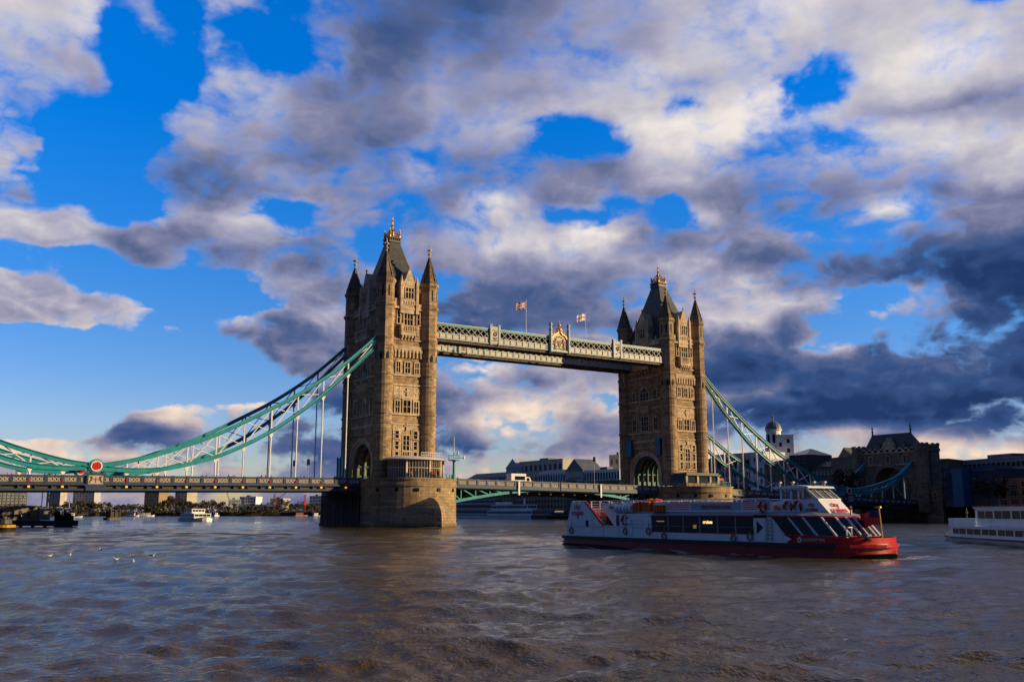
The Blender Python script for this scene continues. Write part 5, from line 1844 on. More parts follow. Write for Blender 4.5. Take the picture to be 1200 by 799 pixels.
    mb.loft([[(s, -w, .98), (s, -w, 1.02), (s, w, 1.02), (s, w, .98)] for s, w in ((-.2, 2.8), (.6, 2.9), (28.5, 2.8), (29.8, 2.7), (30.4, 2.2), (30.85, 1.4), (31.0, .6))])
    B(mb, 'deck', M['boatgrey'])
    # saloon ----------------------------------------------------------
    def front(k, d=0.0):                                # plan of the rounded saloon front; k shifts along the boat
        return [(27.1 + k, 2.86 + d), (28.2 + k, 2.72 + d), (29.3 + k, 2.2 + d), (29.85 + k, 1.45 + d), (30.08 + k, .7 + d), (30.12 + k, 0)]
    def loop(k, z, a0, d=0.0):
        f_ = front(k, d)
        return [(a0, -2.86 - d, z)] + [(x, -y, z) for x, y in f_] + [(x, y, z) for x, y in reversed(f_[:-1])] + [(a0, 2.86 + d, z)]
    mb = MB()
    mb.loft([loop(0, 1.38, 12), loop(-1.15, 2.60, 12)])
    sal = B(mb, 'saloon_glass', M['boatglass'])
    mb = MB()
    mb.loft([loop(-1.15, 2.60, 11.9, .08), loop(-1.22, 2.70, 11.9, .1)])
    B(mb, 'red_eave', M['boatred'])
    mb = MB()
    mb.loft([loop(-1.20, 2.70, 11.9, .06), loop(-2.3, 2.98, 11.9, -.35)])
    B(mb, 'saloon_roof', M['boatgrey'])
    mb = MB()
    mb.loft([loop(.02, 1.36, 12, .03), loop(-.04, 1.43, 12, .03)])
    B(mb, 'window_sill', M['boatred'])
    for s in (-1, 1):
        mb = MB()
        y = s * 2.88
        for x in (12.05, 14.0, 15.7, 17.5, 19.35, 21.15):
            mb.box(x - .06, x + .06, y - .03, y + .03, 1.42, 2.6)
        mb.box(12, 22.9, y - .01, y + .03, 1.86, 1.89)
        B(mb, 'window_post', M['boatgrey'], sal)
    mb = MB()
    for s in (-1, 1):
        for xt, xb in ((24.4, 25.5),):
            mb.bar((xb, s * 2.89, 1.42), (xt, s * 2.89, 2.6), .08, .06, (0, 1, 0))
            mb.bar((xb + .13, s * 2.89, 1.42), (xt + .13, s * 2.89, 2.6), .05, .07, (0, 1, 0))
        for (x, y) in front(0)[:-1]:
            mb.bar((x, s * (y + .02), 1.42), (x - 1.15, s * (y + .02), 2.6), .05, .05, (0, 1, 0))
            mb.bar((x + .1, s * (y + .0), 1.42), (x - 1.05, s * (y + .0), 2.6), .04, .07, (0, 1, 0))
    mb.bar((30.14, 0, 1.42), (28.99, 0, 2.6), .09, .07, (0, 1, 0))
    B(mb, 'window_mullion', M['boatwhite'], sal)
    mb = MB()
    mb.box(23.1, 24.0, -2.99, -2.92, .92, 2.52)
    door = B(mb, 'door', M['boatwhite'])
    mb = MB()
    mb.prism([(23.25, 1.45), (23.25, 2.35), (23.85, 1.9)], -3.005, -2.985, 'y')
    B(mb, 'door_window', M['boatglass'], door)
    mb = MB()
    mb.box(22.95, 24.1, -2.985, -2.9, 2.55, 2.75)
    B(mb, 'door_head', M['black'], door)
    mb = MB()
    for x in (24.2, 24.62):
        mb.tube((x, -2.99, 1.0), (x, -2.99, 2.6), .025, 6)
    for k in range(6):
        mb.tube((24.2, -2.99, 1.15 + .25 * k), (24.62, -2.99, 1.15 + .25 * k), .02, 5)
    B(mb, 'ladder', M['boatgrey'])
    # upper works -----------------------------------------------------
    for s in (-1, 1):
        y = s * 2.6
        mb = MB()
        mb.prism([(12.2, 2.98), (24.5, 2.92), (24.4, 3.68), (12.2, 3.72)], min(y, y - s * .08), max(y, y - s * .08), 'y')
        bd = B(mb, 'name_board', M['boatwhite'])
        for xa, xb in ((13.4, 16.1), (21.65, 24.2)):
            mb = MB()
            for k in range(4):
                z = 3.13 + .145 * k
                mb.box(xa, xb, y, y + s * .012, z, z + .055)
            B(mb, 'stripe', M['text'], bd)
        mb = MB()
        mb.box(16.25, 21.5, y, y + s * .01, 3.08, 3.62)
        B(mb, 'blue_ground', M['paleboard'], bd)
        rot = frame((18.9, y + s * .02, 3.34), (-s, 0, 0), (0, 0, 1))
        lettering('lettering', 'citycruises.com', .50, M['text'], bd, rot, .008, .012)
    mb = MB()
    mb.box(12.2, 24.3, -2.5, 2.5, 2.9, 3.0)
    B(mb, 'upper_deck', M['boatgrey'])
    mb = MB()
    for s in (-1, 1):
        for k in range(14):
            x = 5.0 + 1.45 * k
            mb.tube((x, s * 2.5, 3.6), (x, s * 2.5, 3.9), .03, 6)
        mb.tube((4.9, s * 2.5, 3.9), (24.0, s * 2.5, 3.88), .032, 6)
    B(mb, 'handrail', M['boatwhite'])
    mb = MB()                                           # stern gallery rails
    for k in range(5):
        mb.tube((2.8, -2.0, 3.0 + .22 * k), (5.6, -2.0, 3.0 + .22 * k), .028, 6)
    for x in (3.0, 4.2, 5.5):
        mb.tube((x, -2.0, 2.6), (x, -2.0, 3.9), .035, 6)
    B(mb, 'stern_rail', M['boatwhite'])
    mb = MB()
    for k in range(5):
        mb.tube((.9, 2.0, 3.0 + .22 * k), (5.6, 2.0, 3.0 + .22 * k), .028, 6)
    mb.tube((.9, 2.0, 2.6), (.9, 2.0, 3.9), .035, 6)
    mb.tube((5.6, 2.0, 2.6), (5.6, 2.0, 3.9), .035, 6)
    B(mb, 'stern_rail', M['boatwhite'])
    mb = MB()
    mb.tube((1.3, -2.8, 3.9), (3.3, -2.8, 3.9), .03, 6)
    for x in (1.4, 2.3, 3.2):
        mb.tube((x, -2.8, 3.8), (x, -2.8, 3.9), .03, 6)
    B(mb, 'stern_rail', M['boatwhite'])
    mb = MB()
    mb.prism([(3.0, 2.6), (5.3, 2.6), (5.3, 3.3), (3.0, 3.3)], -1.9, -1.82, 'y')
    B(mb, 'red_screen', M['boatred'])
    mb = MB()
    mb.prism([(4.9, 3.72), (12.2, 3.72), (12.2, 2.8), (8.0, 2.8), (8.0, 1.7), (6.7, 1.7), (5.0, 3.3)], -2.36, -2.28, 'y')
    mb.prism([(4.9, 3.72), (12.2, 3.72), (12.2, 2.8), (8.0, 2.8), (8.0, 1.7), (6.7, 1.7), (5.0, 3.3)], 2.28, 2.36, 'y')
    mb.box(7.95, 12.2, -2.9, 2.9, 2.72, 2.82)
    mb.box(1.0, 7.95, -2.6, 2.6, 1.0, 1.06)
    wl = B(mb, 'stair_screen', M['boatwhite'])
    mb = MB()
    mb.box(7.3, 7.98, -2.7, -2.4, 1.2, 2.7)
    B(mb, 'alcove', M['iron'], wl)
    lettering('lettering', 'citycruise', .34, M['text'], wl, frame((6.6, -2.375, 3.36), (1, 0, 0), (0, 0, 1)), .006, .008)
    lettering('lettering', 'city\ncruises', .64, M['text'], t, frame((2.15, -2.95, 3.15), (1, 0, 0), (0, 0, 1)), .008, .012)
    mb = MB()                                           # canister life raft
    mb.tube((7.35, -2.6, 3.22), (9.4, -2.6, 3.22), .37, 14)
    for x in (7.3, 9.32):
        mb.tube((x, -2.6, 3.22), (x + .12, -2.6, 3.22), .30, 14)
    rf = B(mb, 'life_raft', M['boatwhite'], t, 'auto')
    mb = MB()
    for x in (7.75, 8.2, 8.65, 9.0):
        mb.tube((x, -2.6, 3.22), (x + .06, -2.6, 3.22), .385, 14)
    B(mb, 'strap', M['black'], rf)
    for x0, x1, z0, z1 in ((9.55, 10.5, 3.02, 3.74), (10.8, 11.75, 3.02, 3.74), (12.15, 13.4, 2.95, 3.5)):   # buoyant apparatus
        mb = MB()
        for k in range(6):
            z = z0 + (z1 - z0) * k / 6
            mb.box(x0, x1, -2.78, -2.2, z + .02, z + (z1 - z0) / 6 - .03)
        for k in range(4):
            x = x0 + (x1 - x0) * (k + .5) / 4
            mb.box(x - .05, x + .05, -2.82, -2.16, z0, z1)
        B(mb, 'buoyant_float', M['orange'])
    mb = MB()
    for k in range(5):
        mb.ball((10.6 + .35 * k, -2.0, 3.85 + .05 * (k % 2)), .24, 7, 4, .6)
    B(mb, 'stowed_lifejackets', M['orange'])

    def buoy(c, r=.34, m1='boatred'):
        mb = MB()
        mb.ring(c, r, .095, (0, 1, 0), 20, 7)
        o_ = B(mb, 'lifebuoy', M[m1], t, True)
        for k in range(4):
            mb = MB()
            a = math.pi / 4 + k * math.pi / 2
            mb.box(c[0] + r * math.cos(a) - .07, c[0] + r * math.cos(a) + .07, c[1] - .11, c[1] + .11, c[2] + r * math.sin(a) - .07, c[2] + r * math.sin(a) + .07)
            B(mb, 'tape', M['boatwhite'], o_)
    buoy((8.75, -3.02, 2.32))
    buoy((23.55, -2.72, 3.32), .30)
    buoy((24.55, -1.28, 3.28), .34)
    buoy((25.4, -1.28, 3.30), .34)
    mb = MB()
    mb.disc((23.5, -1.25, 3.1), .33, (0, -1, 0), .1, 18)
    B(mb, 'orange_float_light', M['orange'])
    mb = MB()
    mb.box(9.15, 9.6, -3.1, -2.93, 2.0, 2.4)
    mb.box(9.1, 9.65, -3.0, -2.93, 1.1, 1.9)
    B(mb, 'locker', M['boatwhite'])
    for x, z in ((1.3, 1.35), (8.85, 1.4), (11.75, 1.45), (13.6, 1.1), (21.0, 1.1), (22.6, 1.25)):   # hanging rope fenders
        mb = MB()
        mb.ring((x, -3.03, z), .24, .06, (0, 1, 0), 12, 5)
        mb.tube((x, -3.03, z + .2), (x + .08, -3.0, z + .75), .025, 5)
        B(mb, 'mooring_rope', M['rope'])
    mb = MB()
    for x in (24.4, 24.8, 25.3, 25.75):
        mb.tube((x, -2.75, 1.0), (x, -2.75, 1.42), .09, 8)
        mb.tube((x, -2.75, 1.38), (x, -2.75, 1.45), .13, 8)
    B(mb, 'bollard', M['black'])
    # wheelhouse ------------------------------------------------------
    mb = MB()
    hw = 1.15
    for s in (-1, 1):
        y0, y1 = (s * hw, s * (hw - .07))
        mb.prism([(21.9, 2.75), (28.2, 2.70), (27.05, 3.80), (23.95, 3.80), (23.75, 3.72), (22.3, 3.6)], min(y0, y1), max(y0, y1), 'y')
        for x0, x1 in ((23.85, 24.0), (24.75, 24.9), (25.4, 25.55)):
            mb.box(x0, x1, min(y0, y1), max(y0, y1), 3.8, 4.55)
        mb.prism([(26.1, 4.55), (25.95, 4.55), (26.88, 3.8), (27.05, 3.8)], min(y0, y1), max(y0, y1), 'y')
    mb.box(23.95, 24.05, -hw + .08, hw - .08, 2.8, 3.8)
    wh = B(mb, 'wheelhouse', M['boatwhite'])
    mb = MB()
    mb.add([(28.2, -hw, 2.70), (28.2, hw, 2.70), (27.1, hw, 3.78), (27.1, -hw, 3.78), (28.1, -hw, 2.70), (28.1, hw, 2.70), (27.0, hw, 3.78), (27.0, -hw, 3.78)],
           [(0, 1, 2, 3), (7, 6, 5, 4), (0, 4, 5, 1), (1, 5, 6, 2), (2, 6, 7, 3), (3, 7, 4, 0)])
    pn = B(mb, 'front_panel', M['boatwhite'], wh)
    lettering('lettering', 'city\ncruises', .60, M['text'], pn, frame((27.675, .02, 3.25), (0, 1, 0), (-1.1, 0, 1.08)), .006, .010)
    lettering('lettering', 'city\ncruises', .38, M['text'], wh, frame((26.55, -hw - .01, 3.28), (1, 0, 0), (0, 0, 1)), .006, .012)
    mb = MB()
    mb.add([(27.1, -hw + .06, 3.8), (27.1, hw - .06, 3.8), (26.08, hw - .06, 4.55), (26.08, -hw + .06, 4.55), (27.04, -hw + .06, 3.8), (27.04, hw - .06, 3.8), (26.02, hw - .06, 4.55), (26.02, -hw + .06, 4.55)],
           [(0, 1, 2, 3), (7, 6, 5, 4), (0, 4, 5, 1), (1, 5, 6, 2), (2, 6, 7, 3), (3, 7, 4, 0)])
    B(mb, 'windscreen', clear_glass, wh)
    mb = MB()
    for y in (-hw + .03, -.45, .45, hw - .03):
        mb.bar((27.13, y, 3.8), (26.1, y, 4.57), .07, .06, (0, 1, 0))
    for z, x in ((3.8, 27.13), (4.56, 26.1)):
        mb.box(x - .05, x + .05, -hw, hw, z - .05, z + .04)
    B(mb, 'windscreen_frame', M['boatwhite'], wh)
    for s in (-1, 1):
        mb = MB()
        y = s * (hw - .035)
        mb.box(24.0, 24.75, y - .01, y + .01, 3.8, 4.55)
        mb.box(24.9, 25.4, y - .01, y + .01, 3.8, 4.55)
        mb.prism([(25.55, 3.8), (26.9, 3.8), (25.97, 4.55), (25.55, 4.55)], y - .01, y + .01, 'y')
        B(mb, 'side_window', clear_glass, wh)
    mb = MB()
    mb.box(24.9, 25.8, -.9, .9, 2.9, 3.9)
    mb.box(24.2, 24.5, -.4, .2, 2.9, 4.2)
    B(mb, 'helm_console', M['iron'], wh)
    mb = MB()
    mb.prism([(23.4, 4.56), (26.55, 4.56), (26.45, 4.68), (25.4, 4.78), (23.5, 4.70)], -hw - .2, hw + .2, 'y')
    B(mb, 'wheelhouse_roof', M['boatwhite'], wh)
    mb = MB()
    for x, y in ((23.7, -1.0), (24.7, -.8), (25.7, .2), (26.2, .7)):
        mb.tube((x, y, 4.7), (x, y, 4.95), .08, 8)
        mb.box(x - .14, x + .14, y - .1, y + .1, 4.93, 5.05)
    B(mb, 'roof_lamp', M['grey'], wh)
    mb = MB()
    mb.tube((24.0, -2.4, 2.9), (24.0, -2.4, 3.85), .05, 8)
    mb.box(22.0, 24.05, -2.5, -2.3, 3.78, 3.86)
    mb.tube((24.2, -2.6, 3.02), (26.5, -2.4, 3.0), .03, 6)
    B(mb, 'grab_rail', M['boatwhite'])
    # bow gear --------------------------------------------------------
    lettering('lettering', 'MILLENNIUM TIME', .26, M['cream'], t, frame((28.0, -3.0, 1.14), (1, .0, 0), (0, 0, 1)), .005, .006)
    mb = MB()
    mb.tube((30.75, .55, 1.0), (30.65, .5, 3.25), .055, 8, .04)
    mb.box(30.4, 30.8, .43, .57, 3.2, 3.3)
    staff = B(mb, 'jackstaff', M['gold'])
    mb = MB()
    vs_ = MB()
    flag_mesh(vs_, 16, 8, 1.6, .95, lambda u, v: 0 if (u < .42 and v > .45) else 1, .30, .16)
    vs_.v = [(a + 30.6, b + .5, c + 2.1) for a, b, c in vs_.v]
    vs_.build('ensign', [M['navy'], M['redcloth']], staff, local=True, smooth=True)
    mb = MB()
    mb.tube((30.5, -.9, 1.4), (30.5, -.9, 1.7), .10, 8)
    mb.tube((30.5, -1.1, 1.45), (31.2, -1.35, 1.15), .13, 8)
    mb.box(30.4, 30.8, -1.0, -.6, 1.4, 1.55)
    B(mb, 'anchor_gear', M['iron'])
    mb = MB()
    mb.tube((29.9, -1.9, 1.45), (29.9, -1.9, 2.0), .045, 8)
    mb.tube((30.05, -1.6, 1.45), (30.05, -1.6, 1.95), .045, 8)
    mb.box(29.85, 30.12, -1.95, -1.55, 1.94, 2.0)
    B(mb, 'bow_post', M['boatwhite'])
    mb = MB()
    mb.ring((26.95, -2.99, 1.12), .14, .05, (0, 1, 0), 12, 5)
    B(mb, 'fairlead', M['boatwhite'])
    mb = MB()
    mb.box(28.6, 28.7, .2, .3, 2.7, 3.1)
    mb.ball((28.65, .25, 3.25), .1, 6, 4)
    B(mb, 'side_lamp', M['orange'])
    lettering('lettering', 'cruises', .36, M['lit'], sal, frame((18.3, -2.872, 2.22), (1, 0, 0), (0, 0, 1)), .003, .01)
    mb = MB()
    mb.box(16.75, 17.1, -2.875, -2.865, 1.75, 2.0)
    mb.box(12.6, 13.5, -2.872, -2.865, 2.2, 2.28)
    B(mb, 'lit_notice', mat_dimlit, sal)
    return t


M['tar'] = mat('tarred_underside', (.004, .004, .004), .95, .2, spec=0.0)
M['paleboard'] = mat('pale_blue_board', (.36, .40, .46), .4, .08)
mat_dimlit = glow('dim_interior_lamp', (.55, .36, .06), .25)
clear_glass = bpy.data.materials.new('clear_glazing')
clear_glass.use_nodes = True
_g = NG(clear_glass.node_tree)
_b = clear_glass.node_tree.nodes['Principled BSDF']
_b.inputs['Base Color'].default_value = (.85, .92, .92, 1)
_b.inputs['Roughness'].default_value = .03
_b.inputs['Transmission Weight'].default_value = .9
_b.inputs['IOR'].default_value = 1.05
_b.inputs['Specular IOR Level'].default_value = .9
trip_boat()


# ------------------------------------------------------------------ other craft
M['bluewhite'] = mat('pale_blue_hull', (.72, .76, .80), .4, .08, .7, dirt=.3)
M['woodglow'] = mat('varnished_interior', (.040, .022, .009), .35, .5, 1.5, spec=.15)


def deck_boat(name, label, loc, rz, L, W, hull_h, decks, hull_m, body_m, roof_m, bow=3.0, group=None, win_m='glass', funnel=False, extra=None):
    """excursion boat; local +x is the bow, decks = [(x0, x1, inset, z0, z1, window pitch)]"""
    t = thing(name, label, 'boat', loc, rz, group)
    h = W / 2
    mb = MB()
    st = [(0, h * .8, 0), (.6, h, 0), (L - bow * 1.6, h, .0), (L - bow * .8, h * .82, .12), (L - bow * .3, h * .42, .35), (L, .06, .55)]
    mb.loft([[(x, -w * .7, -.5), (x, -w * .93, .1), (x, -w, hull_h + r), (x, w, hull_h + r), (x, w * .93, .1), (x, w * .7, -.5)] for x, w, r in st])
    hl = mb.build('hull', hull_m, t, local=True)
    mb = MB()
    mb.loft([[(x, -w - .05, hull_h + r - .14), (x, -w - .05, hull_h + r + .02), (x, w + .05, hull_h + r + .02), (x, w + .05, hull_h + r - .14)] for x, w, r in st])
    mb.build('gunwale', M['iron'], hl, local=True)
    for x0, x1, ins, z0, z1, pitch in decks:
        y = h - ins
        mb = MB()
        mb.box(x0, x1, -y, y, z0, z1)
        mb.box(x0 - .15, x1 + .15, -y - .12, y + .12, z1, z1 + .12)
        cb = mb.build('deckhouse', body_m, t, local=True)
        n = max(1, int((x1 - x0 - .4) / pitch))
        wz0, wz1 = z0 + (z1 - z0) * .42, z0 + (z1 - z0) * .86
        for s in (-1, 1):
            fr, gl_ = MB(), MB()
            for k in range(n):
                a = x0 + .3 + (x1 - x0 - .6) * k / n
                b_ = x0 + .3 + (x1 - x0 - .6) * (k + 1) / n - .28
                gl_.box(a, b_, s * (y - .05), s * (y + .012), wz0, wz1)
                fr.box((a + b_) / 2 - .03, (a + b_) / 2 + .03, s * y, s * (y + .03), wz0, wz1)
                fr.box(a - .06, b_ + .06, s * y, s * (y + .04), wz0 - .07, wz0)
                fr.box(a - .06, b_ + .06, s * y, s * (y + .04), wz1, wz1 + .07)
            w_ = gl_.build('window_band', M[win_m], cb, local=True)
            fr.build('window_frame', body_m, cb, local=True)
        mb = MB()
        mb.box(x1 - .05, x1 + .02, -y + .25, y - .25, wz0, wz1)
        mb.build('front_window', M[win_m], cb, local=True)
        mb = MB()
        for k in range(5):
            mb.box(x1, x1 + .05, -y + .2 + (2 * y - .4) * k / 4 - .06, -y + .2 + (2 * y - .4) * k / 4 + .06, wz0 - .05, wz1 + .05)
        mb.box(x1, x1 + .05, -y + .2, y - .2, wz0 - .1, wz0 - .02)
        mb.build('front_window_frame', body_m, cb, local=True)
    x0, x1, ins, z0, z1, pitch = decks[-1]
    mb = MB()
    mb.box(x0 - .2, x1 + .2, -(h - ins) - .16, (h - ins) + .16, z1 + .12, z1 + .22)
    mb.build('roof', roof_m, t, local=True)
    if extra:
        extra(t, h)
    return t


def boat2_extra(t, h):
    mb = MB()                                           # open fore deck behind a solid bulwark
    mb.prism([(19.5, 1.55), (25.5, 1.55), (25.5, 2.35), (19.5, 2.35)], -h + .12, -h + .2, 'y')
    mb.prism([(19.5, 1.55), (25.5, 1.55), (25.5, 2.35), (19.5, 2.35)], h - .2, h - .12, 'y')
    mb.box(25.4, 25.5, -h + .12, h - .12, 1.55, 2.35)
    mb.build('upper_bulwark', M['bluewhite'], t, local=True)
    mb = MB()
    for s in (-1, 1):
        for x in (26.2, 27.6):
            mb.tube((x, s * 1.1, .6), (x, s * 1.1, 1.4), .03, 6)
    mb.lathe((26.3, 0, .6), [(.2, 0), (.26, .45), (.1, .55)], 8)
    mb.build('bow_gear', M['black'], t, local=True)
    mb = MB()
    mb.tube((26.0, 0, .6), (26.0, 0, 3.4), .035, 6)
    mb.ball((26.0, 0, 2.9), .16, 8, 5)
    mb.build('lamp_mast', M['iron'], t, local=True)


_h = Vector((9.29, 13.5, 0)).normalized()
deck_boat('white_cruiser', 'pale blue two deck cruiser cut off by the edge of the frame', (-36.5 - 30 * _h.x, -135.45 - 30 * _h.y, 0),
          math.atan2(_h.y, _h.x), 30, 4.6, .45, [(1.5, 25.4, .25, .25, 1.5, 3.2), (1.5, 19.5, .35, 1.65, 3.3, 3.4)], M['bluewhite'], M['bluewhite'], M['boatred'], 3.2, None, 'woodglow', extra=boat2_extra)

# ------------------------------------------------------------------ banks
def hdir(u):
    a = YAW + math.atan((u - 600) / (FPX / math.cos(PITCH)))
    return Vector((math.sin(a), math.cos(a), 0))


def at(u, D, z=0.0):
    d = hdir(u)
    return Vector((CX + d.x * D, CY + d.y * D, z))


def zat(u, v, D):
    return CZ + (600.6 - v) * D * math.cos(math.atan((u - 600) / FPX)) / FPX * 1.01


def bankD(u, x=142.0):
    return (x - CX) / hdir(u).x


M['bank'] = mat('bank_earth', (.06, .05, .035), .95, .3, .2)
M['quay'] = stone('quay_wall', (.13, .10, .07), .5, 1.4, .6, .3, .7, .6, tide=1.2)
b_ = MB()
b_.prism([(141, -900), (1400, -900), (1400, 1200), (260, 1200), (215, 640), (150, 420), (143, 30), (141, -10)], -4, 4.6, 'z')
tag(b_.build('river_bank', M['quay']), kind='structure')
b_ = MB()
p = [at(u, D) for u, D in ((-420, 760), (-120, 900), (120, 960), (330, 930), (470, 900), (600, 1100), (700, 2600), (-700, 2600))]
b_.prism([(q.x, q.y) for q in p], -4, 3.4, 'z')
tag(b_.build('far_bank', M['bank']), kind='structure')

# ------------------------------------------------------------------ buildings
BM = {}
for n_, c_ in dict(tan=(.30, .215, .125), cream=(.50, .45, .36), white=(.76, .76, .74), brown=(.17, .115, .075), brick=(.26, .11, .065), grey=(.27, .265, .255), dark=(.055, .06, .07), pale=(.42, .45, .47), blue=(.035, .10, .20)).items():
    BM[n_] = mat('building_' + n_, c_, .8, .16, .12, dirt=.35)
WINMESH = {}


def win_mesh(w, h, fm):
    k = (round(w, 1), round(h, 1), fm.name)
    if k not in WINMESH:
        mb = MB()
        mb.box(-w / 2, w / 2, -.10, .06, 0, h)
        mb.cur = 1
        for x in (-w / 2, -.03, w / 2 - .08):
            mb.box(x, x + .08, -.16, -.09, 0, h)
        mb.box(-w / 2, w / 2, -.16, -.09, h * .5, h * .5 + .08)
        mb.box(-w / 2 - .1, w / 2 + .1, -.25, -.02, -.2, -.02)
        WINMESH[k] = mb.mesh('window', [M['glass'], fm])
    return WINMESH[k]


def building(name, label, u0, u1, D0, D1, top, base, dep, wall, rows, cols, roof='flat', roofm=None, roofh=3.0, cat='building', group=None, frame_m=None, wf=(.5, .55), parapet=True, side=0):
    """front wall runs from bearing u0 to u1; `top` and `base` are heights"""
    P0, P1 = at(u0, D0), at(u1, D1)
    L = (P1 - P0).length
    rz = math.atan2(P1.y - P0.y, P1.x - P0.x)
    t = thing(name, label, cat, (P0.x, P0.y, base), rz, group)
    H = top - base
    mb = MB()
    mb.box(0, L, 0, dep, 0, H)
    if parapet and roof == 'flat':
        mb.box(-.15, L + .15, -.15, .3, H, H + .5)
        mb.box(-.15, .3, .3, dep, H, H + .5)
        mb.box(L - .3, L + .15, .3, dep, H, H + .5)
    w_ = mb.build('wall', wall, t, local=True)
    mb = MB()
    rm = roofm or M['lead']
    if roof == 'flat':
        mb.box(.3, L - .3, .3, dep, H, H + .15)
        if L > 8:
            mb.box(L * .3, L * .5, dep * .3, dep * .6, H, H + 2.0)
    elif roof == 'gable':                               # gable faces the river
        mb.prism([(-.4, H), (L + .4, H), (L / 2, H + roofh)], -.3, dep + .3, 'y')
    elif roof == 'pitch':
        mb.prism([(-.4, H), (dep + .4, H), (dep / 2, H + roofh)], -.3, L + .3, 'x')
    elif roof == 'hip':
        a = min(dep, L) * .45
        mb.add([(-.3, -.3, H), (L + .3, -.3, H), (L + .3, dep + .3, H), (-.3, dep + .3, H), (a, dep / 2, H + roofh), (L - a, dep / 2, H + roofh)],
               [(0, 1, 5, 4), (1, 2, 5), (2, 3, 4, 5), (3, 0, 4), (3, 2, 1, 0)])
    mb.build('roof', rm, t, local=True)
    fm = frame_m or M['cream']
    if rows and cols:
        fh, fw_ = H / rows, L / cols
        ww, wh = max(.4, fw_ * wf[0]), max(.5, fh * wf[1])
        me = win_mesh(ww, wh, fm)
        for r in range(rows):
            for c in range(cols):
                o = bpy.data.objects.new('window', me)
                COL.objects.link(o)
                o.parent = t
                o.location = (fw_ * (c + .5), -.02, fh * (r + .25))
        for c in range(side):                           # a few on the right return wall
            for r in range(rows):
                o = bpy.data.objects.new('window', me)
                COL.objects.link(o)
                o.parent = t
                o.location = (L + .02, dep * (c + .5) / side, fh * (r + .25))
                o.rotation_euler = (0, 0, math.pi / 2)
    return t


# warehouses on the right bank seen under and over the lifting span
def wharf():
    D = lambda u, k=0: bankD(u, 146 + k)
    building('riverside_warehouse', 'tan brick wharf warehouse with rows of small dark windows seen beneath the lifting span', 541, 601, D(541), D(601), 19.5, 4.6, 22, BM['tan'], 5, 18, 'flat', None, 0, 'warehouse', 'brick warehouses by the moorings', BM['brown'], (.42, .5))
    building('riverside_warehouse', 'tan brick wharf warehouse directly above the stern of the trip boat', 602, 664, D(602), D(664), 18.5, 4.6, 22, BM['tan'], 5, 17, 'flat', None, 0, 'warehouse', 'brick warehouses by the moorings', BM['brown'], (.42, .5))
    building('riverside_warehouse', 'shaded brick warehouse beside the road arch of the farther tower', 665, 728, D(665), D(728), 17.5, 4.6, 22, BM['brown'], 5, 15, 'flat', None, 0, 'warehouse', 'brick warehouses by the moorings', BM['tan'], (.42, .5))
    building('wharf_block', 'broad cream upper block with square dark windows above the white van', 609, 660, D(609, 26), D(660, 26), zat(634, 542, D(634, 26)), 18, 18, BM['cream'], 2, 9, 'flat', None, 0, 'building', None, BM['brown'], (.42, .45))
    b2 = building('wharf_gable_block', 'pale arched gable block with wharf lettering left of the cream upper block', 593, 609, D(593, 24), D(609, 24), zat(601, 550, D(601, 24)), 17, 14, BM['pale'], 0, 0, 'gable', BM['pale'], 5.5)
    L_ = (at(609, D(609, 24)) - at(593, D(593, 24))).length
    lettering('lettering', 'BUTLERS WHARF', L_ * .105, M['bridgeblue'], b2, frame((L_ / 2, -.1, 6.0), (1, 0, 0), (0, 0, 1)), .02, .01)
    b3 = building('wharf_gable_block', 'small pointed gable with wharf lettering on the warehouse roofs left of the farther tower', 664, 684, D(664, 6), D(684, 6), zat(674, 553, D(674, 6)), 17.4, 12, BM['cream'], 0, 0, 'gable', M['lead'], 6)
    L_ = (at(684, D(684, 6)) - at(664, D(664, 6))).length
    lettering('lettering', 'BUTLERS WHARF', L_ * .095, M['bridgeblue'], b3, frame((L_ / 2, -.1, 2.6), (1, 0, 0), (0, 0, 1)), .02, .01)
    building('rooftop_flats', 'row of attic flats with a dark roof stepping down left of the arched gable', 548, 592, D(548, 8), D(592, 8), zat(570, 561, D(570, 8)), 19.6, 12, BM['pale'], 1, 14, 'pitch', M['slate'], 3.0, 'flats', 'attic storeys on the warehouses', M['bridgeblue'], (.5, .6))
    building('rooftop_flats', 'white attic storey with a blue roof between the cream block and pointed gable', 628, 663, D(628, 6), D(663, 6), zat(645, 557, D(645, 6)), 18.6, 12, BM['white'], 1, 12, 'pitch', M['bridgeblue'], 2.4, 'flats', 'attic storeys on the warehouses', M['bridgeblue'], (.5, .6))
    building('rooftop_flats', 'long white attic storey with blue trim running up to the farther tower', 685, 727, D(685, 6), D(727, 6), zat(705, 553, D(705, 6)), 17.6, 12, BM['white'], 1, 13, 'flat', M['bridgeblue'], 2.4, 'flats', 'attic storeys on the warehouses', M['bridgeblue'], (.5, .6))
    building('chimney_house', 'pale stepped house with chimneys rising just left of the farther tower', 715, 727, D(715, 40), D(727, 40), zat(720, 536, D(720, 40)), 15, 10, BM['cream'], 3, 2, 'flat', None, 0, 'house', None, None, (.3, .4))


wharf()


